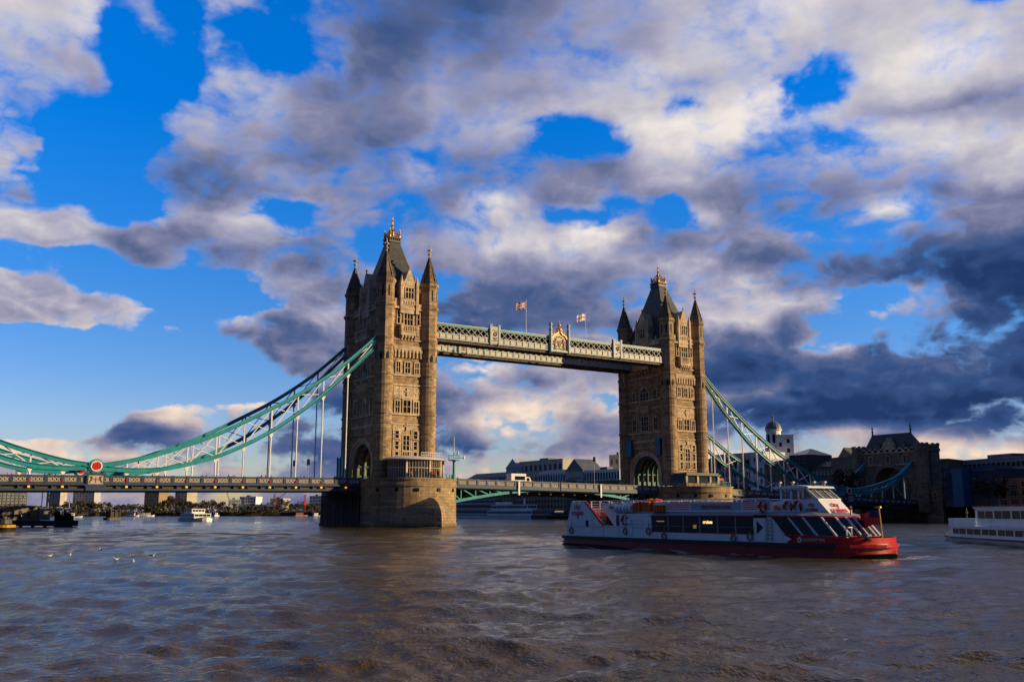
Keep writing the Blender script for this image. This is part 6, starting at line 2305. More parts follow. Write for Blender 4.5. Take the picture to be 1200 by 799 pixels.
def brewhouse():
    D = lambda u, k=0: bankD(u, 146 + k)
    Dm = D(915, 16)
    p0 = at(914, Dm)
    z = lambda v: zat(914, v, Dm)
    t = thing('domed_tower_building', 'white building with a small lead dome on a round lantern beyond the chain', 'tower house', (p0.x, p0.y, 4.6), -YAW - .25)
    s = Dm / FPX
    k = lambda u: (u - 914) * s * 1.05
    r = ROOTLOC[t.name]
    zl = lambda v: z(v) - r[2]
    mb = MB()
    mb.box(k(902), k(914), 0, 9, 0, zl(524))
    mb.box(k(914), k(931.5), -1, 8, 0, zl(513))
    mb.box(k(913.6), k(932), -1.3, 8.2, zl(514), zl(512))
    mb.build('wall', BM['white'], t, local=True)
    mb = MB()
    c = (k(911.5), 3, 0)
    rr = 8.6 * s
    mb.lathe(c, [(rr * .95, zl(526)), (rr * .95, zl(507)), (rr * 1.12, zl(506)), (rr * 1.12, zl(505))], 16)
    ln = mb.build('lantern', BM['white'], t, local=True)
    mb = MB()
    for q in range(8):
        a = q * math.pi / 4
        d = Vector((math.cos(a), math.sin(a), 0))
        mb.bar(Vector(c) + d * rr * .95 + Vector((0, 0, zl(521))), Vector(c) + d * rr * .95 + Vector((0, 0, zl(511))), 1.1, .2, tuple(d))
    mb.build('lantern_window', M['glass'], ln, local=True)
    mb = MB()
    hd = zl(495) - zl(505)
    mb.lathe(c, [(rr * 1.08 * math.cos(q), zl(505) + hd * math.sin(q)) for q in (0, .25, .5, .75, 1.0, 1.25, 1.45)] + [(.25, zl(494)), (.2, zl(491)), (.55, zl(490.4)), (.12, zl(489)), (.06, zl(486))], 16)
    mb.build('dome', M['lead'], t, local=True)
    mb = MB()
    for u, v in ((918, 521), (926, 517), (926, 528), (918, 532), (926, 539), (907, 531), (907, 541), (918, 545), (907, 552), (926, 551)):
        yy = -1.05 if u > 914 else -.05
        mb.box(k(u) - .55, k(u) + .55, yy, yy + .1, zl(v) - 1.6, zl(v))
    mb.build('window', M['glass'], t, local=True)
    building('riverside_flats', 'narrow white gabled house front left of the domed white building', 883, 898, D(883), D(898), zat(890, 533, D(890)), 4.6, 12, BM['white'], 5, 2, 'flat', None, 0, 'flats', None, None, (.3, .4))
    fl = building('balcony_flats', 'white flats with blue framed balconies behind the red bus', 829, 882, D(829, 3), D(882, 3), zat(855, 541, D(855, 3)), 4.6, 12, BM['pale'], 4, 8, 'pitch', M['slate'], 3.0, 'flats', None, M['bridgeblue'], (.62, .66))
    L_ = (at(882, D(882, 3)) - at(829, D(829, 3))).length
    mb = MB()
    for c_ in range(9):
        x = L_ * c_ / 8
        mb.box(x - .15, x + .15, -1.5, -1.2, 0, 15.5)
    for q in range(5):
        mb.box(0, L_, -1.5, 0, 3.8 * q - .1, 3.8 * q + .1)
        for w_ in range(3):
            mb.box(0, L_, -1.5, -1.44, 3.8 * q + .35 + .35 * w_, 3.8 * q + .42 + .35 * w_)
    mb.build('balcony', BM['white'], fl, local=True)
    building('riverside_flats', 'dark brick wharf building under the domed white tower', 899, 927, D(899, -1), D(927, -1), zat(912, 547, D(912)), 4.6, 10, BM['brown'], 4, 7, 'flat', None, 0, 'flats', None, None, (.45, .5))
    gb = building('glass_roof_building', 'dark green glazed building with a chamfered roof right of the domed tower', 928, 949, D(928, 2), D(949, 2), zat(938, 535, D(938, 2)), 4.6, 14, BM['dark'], 5, 5, 'hip', M['glass'], 2.6, 'building', None, BM['grey'], (.8, .75))
    building('brick_terrace', 'low brown terrace with a red string course between the glazed building and the gatehouse', 950, 1003, D(950, 4), D(1003, 4), zat(976, 548, D(976, 4)), 4.6, 12, BM['brown'], 4, 12, 'pitch', M['slate'], 2.2, 'terrace', None, BM['white'], (.4, .4))
    building('roof_house', 'small house with a pointed dark roof showing left of the gatehouse', 985, 1003, D(985, 30), D(1003, 30), zat(994, 541, D(994, 30)), 4.6, 10, BM['brown'], 4, 4, 'gable', M['slate'], 5.0, 'house', None, None, (.35, .4))


brewhouse()

# right bank, upstream of the gatehouse
building('glass_office', 'dark blue glass office block with ribbed front right of the gatehouse', 1111, 1171, 322, 306, zat(1140, 554, 315), 4.6, 26, BM['dark'], 1, 24, 'flat', None, 0, 'office', None, BM['blue'], (.55, .9))
building('blue_tower_core', 'bright blue panelled core at the left end of the dark glass office', 1119, 1131, 314, 311, zat(1125, 553, 312), 4.6, 6, BM['blue'], 0, 0, 'flat', None, 0, 'building')
building('brick_offices', 'dark red brick office with square windows at the right edge behind the cruiser', 1171, 1240, 303, 285, zat(1200, 563, 295), 4.6, 20, BM['brick'], 3, 5, 'flat', None, 0, 'office', None, BM['grey'], (.55, .5))
building('grey_offices', 'long grey office roofline behind the blue glass block', 1108, 1262, 372, 330, zat(1150, 542, 362), 4.6, 16, BM['grey'], 5, 26, 'flat', None, 0, 'office', None, BM['dark'], (.6, .4))
building('brown_offices', 'plain brown block just right of the gatehouse turret', 1095, 1116, 352, 350, zat(1105, 541, 351), 4.6, 14, BM['brown'], 5, 6, 'flat', None, 0, 'office', None, None, (.4, .4))
b_ = MB()
q0, q1 = at(1098, 308), at(1240, 262)
t = thing('embankment_wall', 'low stone embankment wall with an arch at the waterside right of the gatehouse', 'wall', (152, -30, 0))
mb = MB()
mb.box(141, 143, -140, -18, -2, 6.4)
mb.box(140.8, 143.2, -140, -18, 6.4, 6.7)
mb.build('wall', M['quay'], t)
mb = MB()
Fq = lambda a, z, d: (140.95 - d, -24.5 - a, z)
fprism(mb, Fq, arch_pts(5.0, 0.5, 3.2, 5.4, 12), -.02, .04)
mb.build('dark_arch', M['black'], t)

# office block added out of view up the right bank, sized to shade the gatehouse
ob = thing('riverside_offices', 'tall grey office block on the bank upstream of the gatehouse', 'office', (245, -70, 4.6))
mb = MB()
mb.box(-30, 30, -48, 46, 0, 58)
mb.build('wall', BM['grey'], ob, local=True)
mb = MB()
mb.box(-18, 18, -20, 20, 58, 61)
mb.build('roof', M['lead'], ob, local=True)
_me = win_mesh(5.0, 2.4, BM['dark'])
for k in range(9):
    for q in range(9):
        o = bpy.data.objects.new('window', _me)
        COL.objects.link(o)
        o.parent = ob
        o.location = (-30.02, 36 - 9 * q, 3 + 6 * k)
        o.rotation_euler = (0, 0, -math.pi / 2)

building('brick_offices', 'dark brick building glimpsed through the gatehouse arch', 1006, 1062, 352, 362, 22, 4.6, 16, BM['brown'], 5, 9, 'flat', None, 0, 'office', None, None, (.4, .45))

# far left: towers and terraces on the distant shore
FAR = [('tower_block', 'dark slab tower at the left edge half hidden by the deck', -14, 30, 1000, 1010, 571, 'dark', 9, 9, 'flat'),
       ('tower_block', 'tall tower whose top shows above the deck near the left edge', 13.5, 27, 1120, 1120, 549.5, 'tan', 14, 4, 'flat'),
       ('tower_block', 'slim tower with one sunlit side between the two leftmost hangers, under the deck', 53, 69, 1050, 1030, 566, 'cream', 12, 5, 'flat'),
       ('tower_block', 'blue grey tower with a lit edge below the red and white chain pivot', 84, 109, 1060, 1030, 566, 'pale', 12, 7, 'flat'),
       ('apartment_block', 'square tan apartment block above the far trees right of the pivot', 168, 185, 1080, 1060, 578, 'tan', 6, 5, 'flat'),
       ('apartment_block', 'narrow tan apartment tower above the trees over the white catamaran', 204, 218, 1080, 1060, 576.5, 'cream', 7, 4, 'flat'),
       ('apartment_block', 'white stepped flats, left half, on the far shore below the middle hangers', 267, 282, 1000, 1000, 586, 'pale', 4, 5, 'flat'),
       ('apartment_block', 'white stepped flats, taller right half, on the far shore below the middle hangers', 280, 299, 1010, 1000, 583, 'white', 5, 6, 'flat'),
       ('apartment_block', 'cream flats on the far shore beside the leaning crane jib', 316, 331, 1010, 1000, 585, 'cream', 4, 5, 'flat'),
       ('apartment_block', 'pale flats on the far shore just left of the sunlit pier', 362, 376, 1010, 1000, 582, 'white', 5, 4, 'flat'),
       ('brick_terrace', 'low brown riverside terrace on the far shore beneath the white flats', 279, 330, 955, 945, 594, 'brown', 2, 16, 'pitch'),
       ('riverside_shed', 'low grey shed on the far shore near the left vessels', 30, 62, 955, 958, 596.5, 'grey', 1, 6, 'pitch'),
       ('riverside_house', 'small cream house among far trees left of the moored lighter', 118, 125, 980, 980, 592, 'cream', 2, 3, 'gable')]
for nm, lab, u0, u1, D0, D1, vt, wm, rw, cl_, rf in FAR:
    building(nm, lab, u0, u1, D0, D1, zat((u0 + u1) / 2, vt, (D0 + D1) / 2), 3.4, 7 if nm == 'tower_block' else 12, BM[wm], rw, cl_, rf, None, 2.5, {'tower_block': 'tower block', 'apartment_block': 'flats', 'brick_terrace': 'terrace', 'riverside_shed': 'shed', 'riverside_house': 'house'}[nm],
             'distant blocks beyond the far trees' if nm in ('tower_block', 'apartment_block') else None, BM['white'] if wm != 'white' else BM['grey'], (.5, .5))

# ------------------------------------------------------------------ trees
def leafmat(name, a, b):
    m_ = bpy.data.materials.new(name)
    m_.use_nodes = True
    g = NG(m_.node_tree)
    bs = m_.node_tree.nodes['Principled BSDF']
    oi = m_.node_tree.nodes.new('ShaderNodeObjectInfo')
    geo = m_.node_tree.nodes.new('ShaderNodeNewGeometry').outputs['Position']
    f = g.m('ADD', g.m('MULTIPLY', oi.outputs['Random'], .5), g.m('MULTIPLY', g.noise(geo, .5, 3), .7))
    m_.node_tree.links.new(g.ramp(f, [(.25, a), (.85, b)]), bs.inputs['Base Color'])
    bs.inputs['Roughness'].default_value = .8
    return m_


LEAF = {'dark': leafmat('dark_foliage', (.010, .013, .007), (.026, .028, .013)), 'autumn': leafmat('autumn_foliage', (.026, .015, .007), (.065, .032, .011)), 'olive': leafmat('olive_foliage', (.016, .016, .008), (.040, .034, .013))}
M['bark'] = mat('bark', (.05, .04, .03), .9, .3)


def tree_proto(kind, H, W, n, seed, label):
    rr = random.Random(seed)
    t = thing('tree', label, 'tree', (0, 0, 0))
    mb = MB()
    mb.tube((0, 0, 0), (0, 0, H * .45), H * .025, 7, H * .016)
    for k in range(5):
        a = k * 1.26 + rr.random()
        mb.tube((0, 0, H * (.25 + .05 * k)), (math.cos(a) * W * .3, math.sin(a) * W * .3, H * (.55 + .06 * k)), H * .012, 5, H * .004)
    mb.build('trunk', M['bark'], t, local=True)
    mb = MB()
    cl = [(rr.uniform(-.32, .32) * W, rr.uniform(-.32, .32) * W, H * rr.uniform(.38, .85), rr.uniform(.16, .28) * W) for _ in range(11)]
    for k in range(n):
        c = cl[k % len(cl)]
        d = Vector((rr.gauss(0, 1), rr.gauss(0, 1), rr.gauss(0, .8))).normalized() * c[3] * rr.uniform(.55, 1.05)
        p = Vector(c[:3]) + d
        s = rr.uniform(.03, .065) * W
        a_ = Vector((rr.gauss(0, 1), rr.gauss(0, 1), rr.gauss(0, 1))).normalized()
        b__ = a_.orthogonal().normalized() * s
        c2 = a_.cross(b__).normalized() * s * .7
        mb.add([p - b__, p - c2, p + b__, p + c2], [(0, 1, 2, 3)])
    mb.build('crown', LEAF[kind], t, local=True)
    return t


KIND_WORD = {'dark': 'dark green', 'autumn': 'rusty autumn', 'olive': 'olive brown'}
ORD = ['first', 'second', 'third', 'fourth', 'fifth', 'sixth', 'seventh', 'eighth', 'ninth', 'tenth', 'eleventh', 'twelfth', 'thirteenth', 'fourteenth', 'fifteenth', 'sixteenth', 'seventeenth', 'eighteenth', 'nineteenth', 'twentieth', 'twenty-first', 'twenty-second', 'twenty-third', 'twenty-fourth', 'twenty-fifth', 'twenty-sixth', 'twenty-seventh', 'twenty-eighth', 'twenty-ninth', 'thirtieth']
protos = {}
for i, kd in enumerate(('dark', 'autumn', 'olive')):
    protos[kd] = [tree_proto(kd, 11, 11, 760, 20 + i, 'tree'), tree_proto(kd, 14, 10, 760, 40 + i, 'tree')]
used = set()


def plant(kd, i, p, sc, label, group):
    o = protos[kd][i]
    if o.name not in used:
        used.add(o.name)
        c = o
        c['label'] = label
        c.location = p
    else:
        c = copy_tree(o, label, p)
    c.rotation_euler = (0, 0, rnd.random() * 6)
    c.scale = (sc, sc, sc)
    if group:
        c['group'] = group
    return c


cnt = {'dark': 0, 'autumn': 0, 'olive': 0}
u = 14.0
while u < 372:
    kd = rnd.choice(('dark', 'dark', 'olive', 'autumn', 'olive'))
    D = rnd.uniform(925, 1000) if u > 60 else rnd.uniform(975, 1010)
    vt = 590.5 + 2.5 * math.sin(u * .05) + rnd.uniform(-2.5, 2.0)
    if 235 < u < 265 or 185 < u < 203:
        vt -= 3
    h = zat(u, vt, D) - 3.0
    n = cnt[kd]
    cnt[kd] += 1
    plant(kd, rnd.randrange(2), at(u, D, 3.0), max(.45, h / 11.5), ORD[n] + ' ' + KIND_WORD[kd] + ' tree along the far shore, counting from the pontoon', 'trees along the far shore')
    u += rnd.uniform(5.0, 9.5)
plant('autumn', 0, at(1160, 296, 4.6), .75, 'rusty autumn tree behind the pale cruiser at the right bank', None)
plant('dark', 1, at(993, 330, 4.6), .95, 'dark tree in front of the brown terrace left of the gatehouse', None)
plant('dark', 0, at(868, 325, 4.6), .7, 'dark tree low behind the far chain and the white flats', None)
mb = MB()                                               # continuous far scrub that reads as one mass
rr = random.Random(77)
for k in range(5200):
    u_ = rr.uniform(-40, 400)
    D_ = rr.uniform(905, 960) + (60 if u_ < 40 else 0)
    z_ = 3.2 + (rr.random() ** 1.3) * (6.0 + 1.5 * math.sin(u_ * .09))
    p_ = at(u_, D_, z_)
    a_ = Vector((rr.gauss(0, 1), rr.gauss(0, 1), rr.gauss(0, 1))).normalized()
    s_ = rr.uniform(.5, 1.0)
    b__ = a_.orthogonal().normalized() * s_
    c2 = a_.cross(b__).normalized() * s_
    mb.add([p_ - b__, p_ - c2, p_ + b__, p_ + c2], [(0, 1, 2, 3)])
o = mb.build('undergrowth', LEAF['olive'])
tag(o, 'band of scrub along the far shore under the trees', 'undergrowth', kind='stuff')


# ------------------------------------------------------------------ cranes and far vessels
def crane(label, u_, D_, vtop, jib_du, jib_v, m_):
    p_ = at(u_, D_, 3.4)
    t = thing('crane', label, 'crane', tuple(p_), 0, 'dockside cranes on the far shore')
    r_ = hdir(u_).cross(Vector((0, 0, 1)))
    s_ = D_ / FPX
    zt_ = zat(u_, vtop, D_)
    mb = MB()
    for sx in (-1, 1):
        for sy in (-1, 1):
            mb.bar(p_ + Vector((sx * .7, sy * .7, 0)), p_ + Vector((sx * .45, sy * .45, zt_ - 3.4)), .3, .3)
    n = int((zt_ - 3.4) / 2)
    for k in range(n):
        mb.bar(p_ + Vector((-.6, -.6, 2 * k)), p_ + Vector((.6, .6, 2 * k + 2)), .2, .2)
    mb.build('mast', m_, t)
    mb = MB()
    tip = p_ + r_ * (jib_du * s_)
    tip.z = zat(u_, jib_v, D_)
    b0 = Vector((p_.x, p_.y, 3.4 + (zt_ - 3.4) * .55))
    mb.bar(b0, tip, .6, .7)
    mb.bar(Vector((p_.x, p_.y, zt_)), tip, .15, .15)
    mb.build('jib', m_, t)
    mb = MB()
    mb.box(p_.x - 1.6, p_.x + 1.6, p_.y - 1.3, p_.y + 1.3, 3.4 + (zt_ - 3.4) * .4, 3.4 + (zt_ - 3.4) * .4 + 2.6)
    mb.build('cab', m_, t)
    return t


crane('red dockside crane with a short jib near the sunlit pier', 357, 915, 580, -9, 588, M['red'])
crane('dull red dockside crane left of the cream flats on the far shore', 321, 920, 579, 13, 577, mat('dull_red', (.16, .03, .02), .6))
crane('grey dockside crane with raised jib beside the stepped white flats', 270, 925, 588, -6, 574, M['grey'])

deck_boat('catamaran', 'white catamaran ferry heading towards the camera on the left water', tuple(at(219, 360)), math.atan2(-hdir(219).y, -hdir(219).x) + .35, 19, 6.6, 1.0, [(2, 15, .35, 1.0, 2.6, 1.6), (4, 11, 1.0, 2.7, 4.1, 1.4)], BM['white'], BM['white'], BM['grey'], 2.2)
t = thing('lighter', 'dark timber mooring lighter with a boxy shelter on the left water', 'barge', tuple(at(133, 430)), .4)
mb = MB()
mb.loft([[(x, -w, -.5), (x, -w * 1.05, 1.0), (x, w * 1.05, 1.0), (x, w, -.5)] for x, w in ((-3.6, 1.2), (-2.8, 1.8), (2.8, 1.8), (3.6, 1.2))])
mb.build('hull', M['iron'], t, local=True)
mb = MB()
for x in (-2.0, 0, 2.0):
    for y in (-1.4, 1.4):
        mb.box(x - .25, x + .25, y - .25, y + .25, 1.0, 3.9)
mb.box(-2.3, 2.3, -1.3, 1.3, 1.0, 3.3)
mb.box(-2.5, 2.5, -1.7, 1.7, 3.9, 4.1)
mb.build('shelter', mat('tarred_timber', (.045, .028, .018), .8, .4, 1.0), t, local=True)
for i, (u_, D_, L_, m1, lab) in enumerate(((150, 820, 9, 'white', 'small white cabin boat, leftmost of the craft moored under the far trees'), (160, 830, 10, 'pale', 'pale cabin boat in the middle of the craft moored under the far trees'),
                                           (169, 840, 8, 'white', 'white cabin boat, rightmost of the craft moored under the far trees'), (72, 640, 12, 'pale', 'pale launch moored beyond the timber pontoon'),
                                           (345, 880, 14, 'brick', 'rust red workboat by the red crane'), (366, 800, 9, 'tan', 'yellowish workboat beside the dark edge of the sunlit pier'), (250, 870, 8, 'white', 'tiny white launch right of the catamaran under the far shore'))):
    deck_boat('moored_boat', lab, tuple(at(u_, D_)), -YAW + .2 * i, L_, 3.0, .9, [(1.2, L_ * .6, .4, .9, 2.5, 1.4)], BM[m1], BM['white'] if m1 != 'brick' else BM['brick'], BM['grey'], 2.0, 'small craft along the far shore')

# moored vessels beneath the lifting span
D1_ = bankD(556, 124)
deck_boat('paddle_steamer', 'three deck white showboat with red deck edges moored nearest the sunlit pier', tuple(at(528, bankD(528, 124))), math.radians(-84), 56, 8, 1.6,
          [(1, 50, .3, 1.6, 4.2, 2.2), (2, 48, .5, 4.3, 7.0, 2.4), (8, 44, 1.2, 7.1, 9.6, 2.0)], BM['white'], BM['pale'], M['red'], 3.0, 'vessels moored at the wharf', extra=lambda t_, h: [
              (lambda mb: [mb.box(.8, 50.4, s * (h - .2) - .1, s * (h - .2) + .1, z, z + .35) for s in (-1, 1) for z in (4.1, 6.95)] and mb.build('red_deck_edge', M['red'], t_, local=True))(MB())])
deck_boat('dinner_cruiser', 'white two deck cruiser with an open stern moored between the showboat and dark barges', tuple(at(573, bankD(573, 118))), math.radians(-86), 58, 7, 1.5,
          [(3, 40, .3, 1.5, 3.9, 2.0), (6, 36, .6, 4.0, 6.6, 2.2)], M['bluewhite'], BM['white'], BM['white'], 4.0, 'vessels moored at the wharf', extra=lambda t_, h: [
              (lambda mb: (mb.box(8, 18, -1.5, 1.5, 6.7, 8.2), mb.build('bridge_house', BM['white'], t_, local=True)))(MB()),
              (lambda mb: (mb.tube((30, 0, 6.6), (30, 0, 9.8), .5, 10), mb.build('funnel', BM['white'], t_, local=True)))(MB()),
              (lambda mb: (mb.box(40.5, 47, -3.2, 3.2, 4.0, 4.4), mb.box(40.5, 50, -3.3, 3.3, 1.6, 2.2), mb.build('awning', M['orange'], t_, local=True)))(MB())])
deck_boat('dark_barge', 'dark blue barge with a row of portholes moored right of the white cruiser', tuple(at(627, bankD(627, 120))), math.radians(-86), 26, 6, 1.8, [(2, 18, .5, 1.8, 3.6, 1.8)], BM['dark'], BM['grey'], BM['grey'], 4.0, 'vessels moored at the wharf')
deck_boat('dark_barge', 'black low barge with dark cover between the portholed barge and the trip boat stern', tuple(at(646, bankD(646, 120))), math.radians(-86), 28, 6, 1.5, [(3, 19, .6, 1.5, 2.7, 2.4)], M['black'], BM['dark'], BM['dark'], 4.0, 'vessels moored at the wharf')
mb = MB()
pa, pb_ = at(618, bankD(618, 136)), at(668, bankD(668, 136))
t = thing('landing_stage', 'low roofed landing stage behind the dark barges', 'pier', tuple(pa))
mb.bar(pa + Vector((0, 0, 1.0)), pb_ + Vector((0, 0, 1.0)), 5, .8)
mb.build('pontoon', M['iron'], t)
mb = MB()
mb.bar(pa + Vector((0, 0, 4.8)), pb_ + Vector((0, 0, 4.8)), 5, .25)
mb.build('roof', BM['pale'], t)
mb = MB()
for k in range(18):
    q = pa.lerp(pb_, (k + .5) / 18)
    mb.box(q.x - 2.4, q.x - 2.15, q.y - .12, q.y + .12, 1.2, 4.7)
    if k % 2:
        mb.box(q.x - .3, q.x + .3, q.y - .5, q.y + .5, 1.4, 3.2)
mb.build('post', BM['grey'], t)

# ------------------------------------------------------------------ timber pontoon and buoy, far left
D_ = 222
t = thing('pier_pontoon', 'cluttered timber pontoon with grey sheds at the left edge beyond the deck', 'pontoon', tuple(at(34, D_)))
rz = -YAW + math.atan((600 - 34) / FPX)
t.rotation_euler = (0, 0, rz)
s_ = D_ / FPX * 1.12
K = lambda u_: (u_ - 34) * s_
Z = lambda v_: zat(34, v_, D_ * 1.0)
mb = MB()
mb.box(K(-16), K(76), 0, 9, .2, Z(609.5))
for k in range(9):
    x = K(-12 + k * 10)
    mb.tube((x, .2, -3), (x, .2, .6), .35, 8)
mb.build('pontoon_deck', M['iron'], t, local=True)
mb = MB()
mb.box(K(7), K(44), 3, 7, Z(609.5), Z(593.5))
mb.box(K(6.6), K(44.5), 2.8, 7.2, Z(593.5), Z(592.6))
sh = mb.build('long_shed', BM['tan'], t, local=True)
mb = MB()
for a, b__ in ((10, 12.5), (19, 22), (26, 28.5), (33, 35)):
    mb.box(K(a), K(b__), 2.92, 3.1, Z(607), Z(598))
mb.build('door', M['iron'], sh, local=True)
mb = MB()
mb.box(K(43), K(52), 1.0, 5, Z(609), Z(595.5))
for k in range(9):
    mb.box(K(43.3 + k), K(43.7 + k), .9, 1.0, Z(609), Z(595.6))
mb.build('pale_container', BM['cream'], t, local=True)
mb = MB()
for k in range(9):
    x = K(57 + (k * 1.9) % 15)
    mb.tube((x, .4 + .5 * (k % 3), -2), (x, .4 + .5 * (k % 3), Z(597 + (k % 4) * 2.2)), .32, 8)
mb.box(K(56), K(72), .6, 4, 1, Z(604))
mb.build('dolphin_piles', M['black'], t, local=True)
mb = MB()
mb.box(K(57), K(62), 1, 3, Z(604), Z(594))
mb.box(K(65), K(69), 1.2, 3, Z(604), Z(595))
mb.build('white_cabin', BM['white'], t, local=True)
mb = MB()
for k in range(26):
    x = K(0 + k * 1.9)
    mb.box(x - .03, x + .03, .1, .16, Z(609.5), Z(602.5))
mb.box(K(0), K(50), .08, .16, Z(602.7), Z(602.3))
mb.box(K(0), K(50), .08, .16, Z(606), Z(605.7))
mb.build('railing', M['iron'], t, local=True)
for u_, v_ in ((5, 576), (28, 577), (44, 574), (49.5, 573), (67.5, 583), (73.5, 591)):
    mb = MB()
    mb.tube((K(u_), 2.0, Z(605)), (K(u_), 2.0, Z(v_)), .09, 6)
    mb.build('mast', M['grey'], t, local=True)
mb = MB()
mb.box(K(-16), K(3), -.4, 4, Z(609), Z(600))
mb.box(K(-16), K(3.5), -.6, 4, Z(600), Z(599.3))
mb.build('dark_hut', M['black'], t, local=True)

pB = at(6, 178)
t = thing('mooring_buoy', 'squat yellow and black mooring buoy at the left edge of the water', 'buoy', tuple(pB))
mb = MB()
mb.lathe((0, 0, -.6), [(1.5, 0), (1.75, .5), (1.75, 1.4), (1.5, 1.7)], 18)
bd = mb.build('float', M['black'], t, local=True)
mb = MB()
mb.lathe((0, 0, 0), [(1.77, .55), (1.77, .95)], 18)
mb.build('yellow_band', mat('buoy_yellow', (.42, .24, .02), .5, .25, 1.5), bd, local=True)
mb = MB()
mb.lathe((0, 0, 1.1), [(1.2, 0), (1.1, .7), (.4, .8), (.35, 1.2)], 12)
mb.ring((0, 0, 2.4), .25, .07, (0, 1, 0), 12, 5)
mb.build('top_works', M['iron'], t, local=True)

# ------------------------------------------------------------------ road vehicles on the bridge
def wheel_set(t, xs, half, r):
    for x in xs:
        for s in (-1, 1):
            mb = MB()
            mb.tube((x, s * (half - .12), r), (x, s * (half + .12), r), r, 16)
            w_ = mb.build('wheel', M['rubber'], t, local=True)
            mb = MB()
            mb.tube((x, s * (half + .1), r), (x, s * (half + .14), r), r * .55, 12)
            mb.build('rim', M['grey'], w_, local=True)


t = thing('double_decker_bus', 'red double decker bus on the deck just right of the farther tower', 'bus', (55.4, -3.2, ztop(55) - 1.3))
mb = MB()
mb.prism([(-4.6, .4), (4.6, .4), (4.65, 2.2), (4.5, 4.1), (4.2, 4.3), (-4.3, 4.3), (-4.6, 4.0)], -1.22, 1.22, 'y')
bd = mb.build('body', M['red'], t, local=True)
for z0, z1 in ((1.25, 2.1), (2.75, 3.6)):
    for s in (-1, 1):
        mb = MB()
        for k in range(6):
            mb.box(-4.2 + 1.42 * k, -4.2 + 1.42 * k + 1.3, s * 1.2, s * 1.235, z0, z1)
        mb.build('window_band', M['glass'], bd, local=True)
mb = MB()
mb.box(4.5, 4.68, -1.05, 1.05, 1.2, 2.15)
mb.box(4.45, 4.62, -1.05, 1.05, 2.75, 3.7)
mb.build('windscreen', M['glass'], bd, local=True)
wheel_set(t, (-2.9, 2.9), 1.1, .5)

t = thing('box_van', 'white high sided van on the lifting span in front of the cream wharf block', 'van', (-8.9, -5.2, ztop(-9) - 1.3))
mb = MB()
mb.box(-2.9, 1.3, -1.1, 1.1, .5, 3.2)
mb.prism([(1.3, .5), (2.9, .5), (2.95, 1.4), (2.4, 2.4), (1.3, 2.5)], -1.05, 1.05, 'y')
bd = mb.build('body', M['white'], t, local=True)
mb = MB()
mb.box(-1.9, 1.0, -1.13, -1.09, 1.7, 2.6)
mb.box(1.5, 2.3, -1.08, -1.04, 1.5, 2.2)
mb.build('dark_panel', M['glass'], bd, local=True)
mb = MB()
mb.add([(2.42, -.95, 2.36), (2.42, .95, 2.36), (2.97, .95, 1.42), (2.97, -.95, 1.42)], [(0, 1, 2, 3)])
mb.build('windscreen', M['glass'], bd, local=True)
wheel_set(t, (-1.9, 1.9), 1.0, .42)

for x, y, h, lab in ((-66.2, -8.4, 4.6, 'black traffic signal, left of two, on the deck left of the sunlit tower'), (-63.2, -8.4, 4.9, 'black traffic signal, nearer the sunlit tower, on the left deck'),
                     (11.2, -8.6, 7.8, 'tall black signal post on the lifting span left of the farther tower')):
    z0 = ztop(x) - 1.32
    t = thing('traffic_light', lab, 'traffic light', (x, y, z0), 0, 'traffic signals on the bridge')
    mb = MB()
    mb.tube((0, 0, 0), (0, 0, h), .07, 8)
    mb.build('pole', M['grey'], t, local=True)
    mb = MB()
    mb.box(-.28, .28, -.3, .05, h - 1.0, h + .2)
    for k in range(3):
        mb.tube((0, -.3, h - .75 + .37 * k), (0, -.45, h - .75 + .37 * k), .13, 8)
    mb.build('signal_head', M['black'], t, local=True)


# ------------------------------------------------------------------ people on the footway
def body_mesh(pose):
    me = bpy.data.meshes.new('person')
    sw = .22 if pose == 'walk' else .04
    v = [(0, 0, .95), (0, 0, 1.2), (0, 0, 1.42), (0, 0, 1.52), (0, .02, 1.66), (0, .01, 1.76),
         (.10, 0, .90), (.11, sw, .48), (.11, sw * 1.1, .06), (.11, sw * 1.1 + .14, .03),
         (-.10, 0, .90), (-.11, -sw, .48), (-.11, -sw * 1.2, .06), (-.11, -sw * 1.2 + .14, .03),
         (.19, 0, 1.40), (.25, -sw * .7, 1.12), (.24, -sw * .4 + .08, .86), (.24, -sw * .4 + .12, .78),
         (-.19, 0, 1.40), (-.25, sw * .7, 1.12), (-.24, sw * .8 + .08, .86), (-.24, sw * .8 + .12, .78)]
    e = [(0, 1), (1, 2), (2, 3), (3, 4), (4, 5), (0, 6), (6, 7), (7, 8), (8, 9), (0, 10), (10, 11), (11, 12), (12, 13), (2, 14), (14, 15), (15, 16), (16, 17), (2, 18), (18, 19), (19, 20), (20, 21)]
    rad = [.16, .15, .15, .06, .105, .08, .10, .07, .05, .045, .10, .07, .05, .045, .075, .055, .045, .04, .075, .055, .045, .04]
    me.from_pydata(v, e, [])
    o = bpy.data.objects.new('skeleton', me)
    COL.objects.link(o)
    o.modifiers.new('skin', 'SKIN')
    o.modifiers.new('sub', 'SUBSURF').levels = 1
    for i, sv in enumerate(me.skin_vertices[0].data):
        sv.radius = (rad[i], rad[i] * .8)
        sv.use_root = (i == 0)
    bpy.context.view_layer.update()
    out = bpy.data.meshes.new_from_object(o.evaluated_get(bpy.context.evaluated_depsgraph_get()))
    bpy.data.objects.remove(o)
    return out


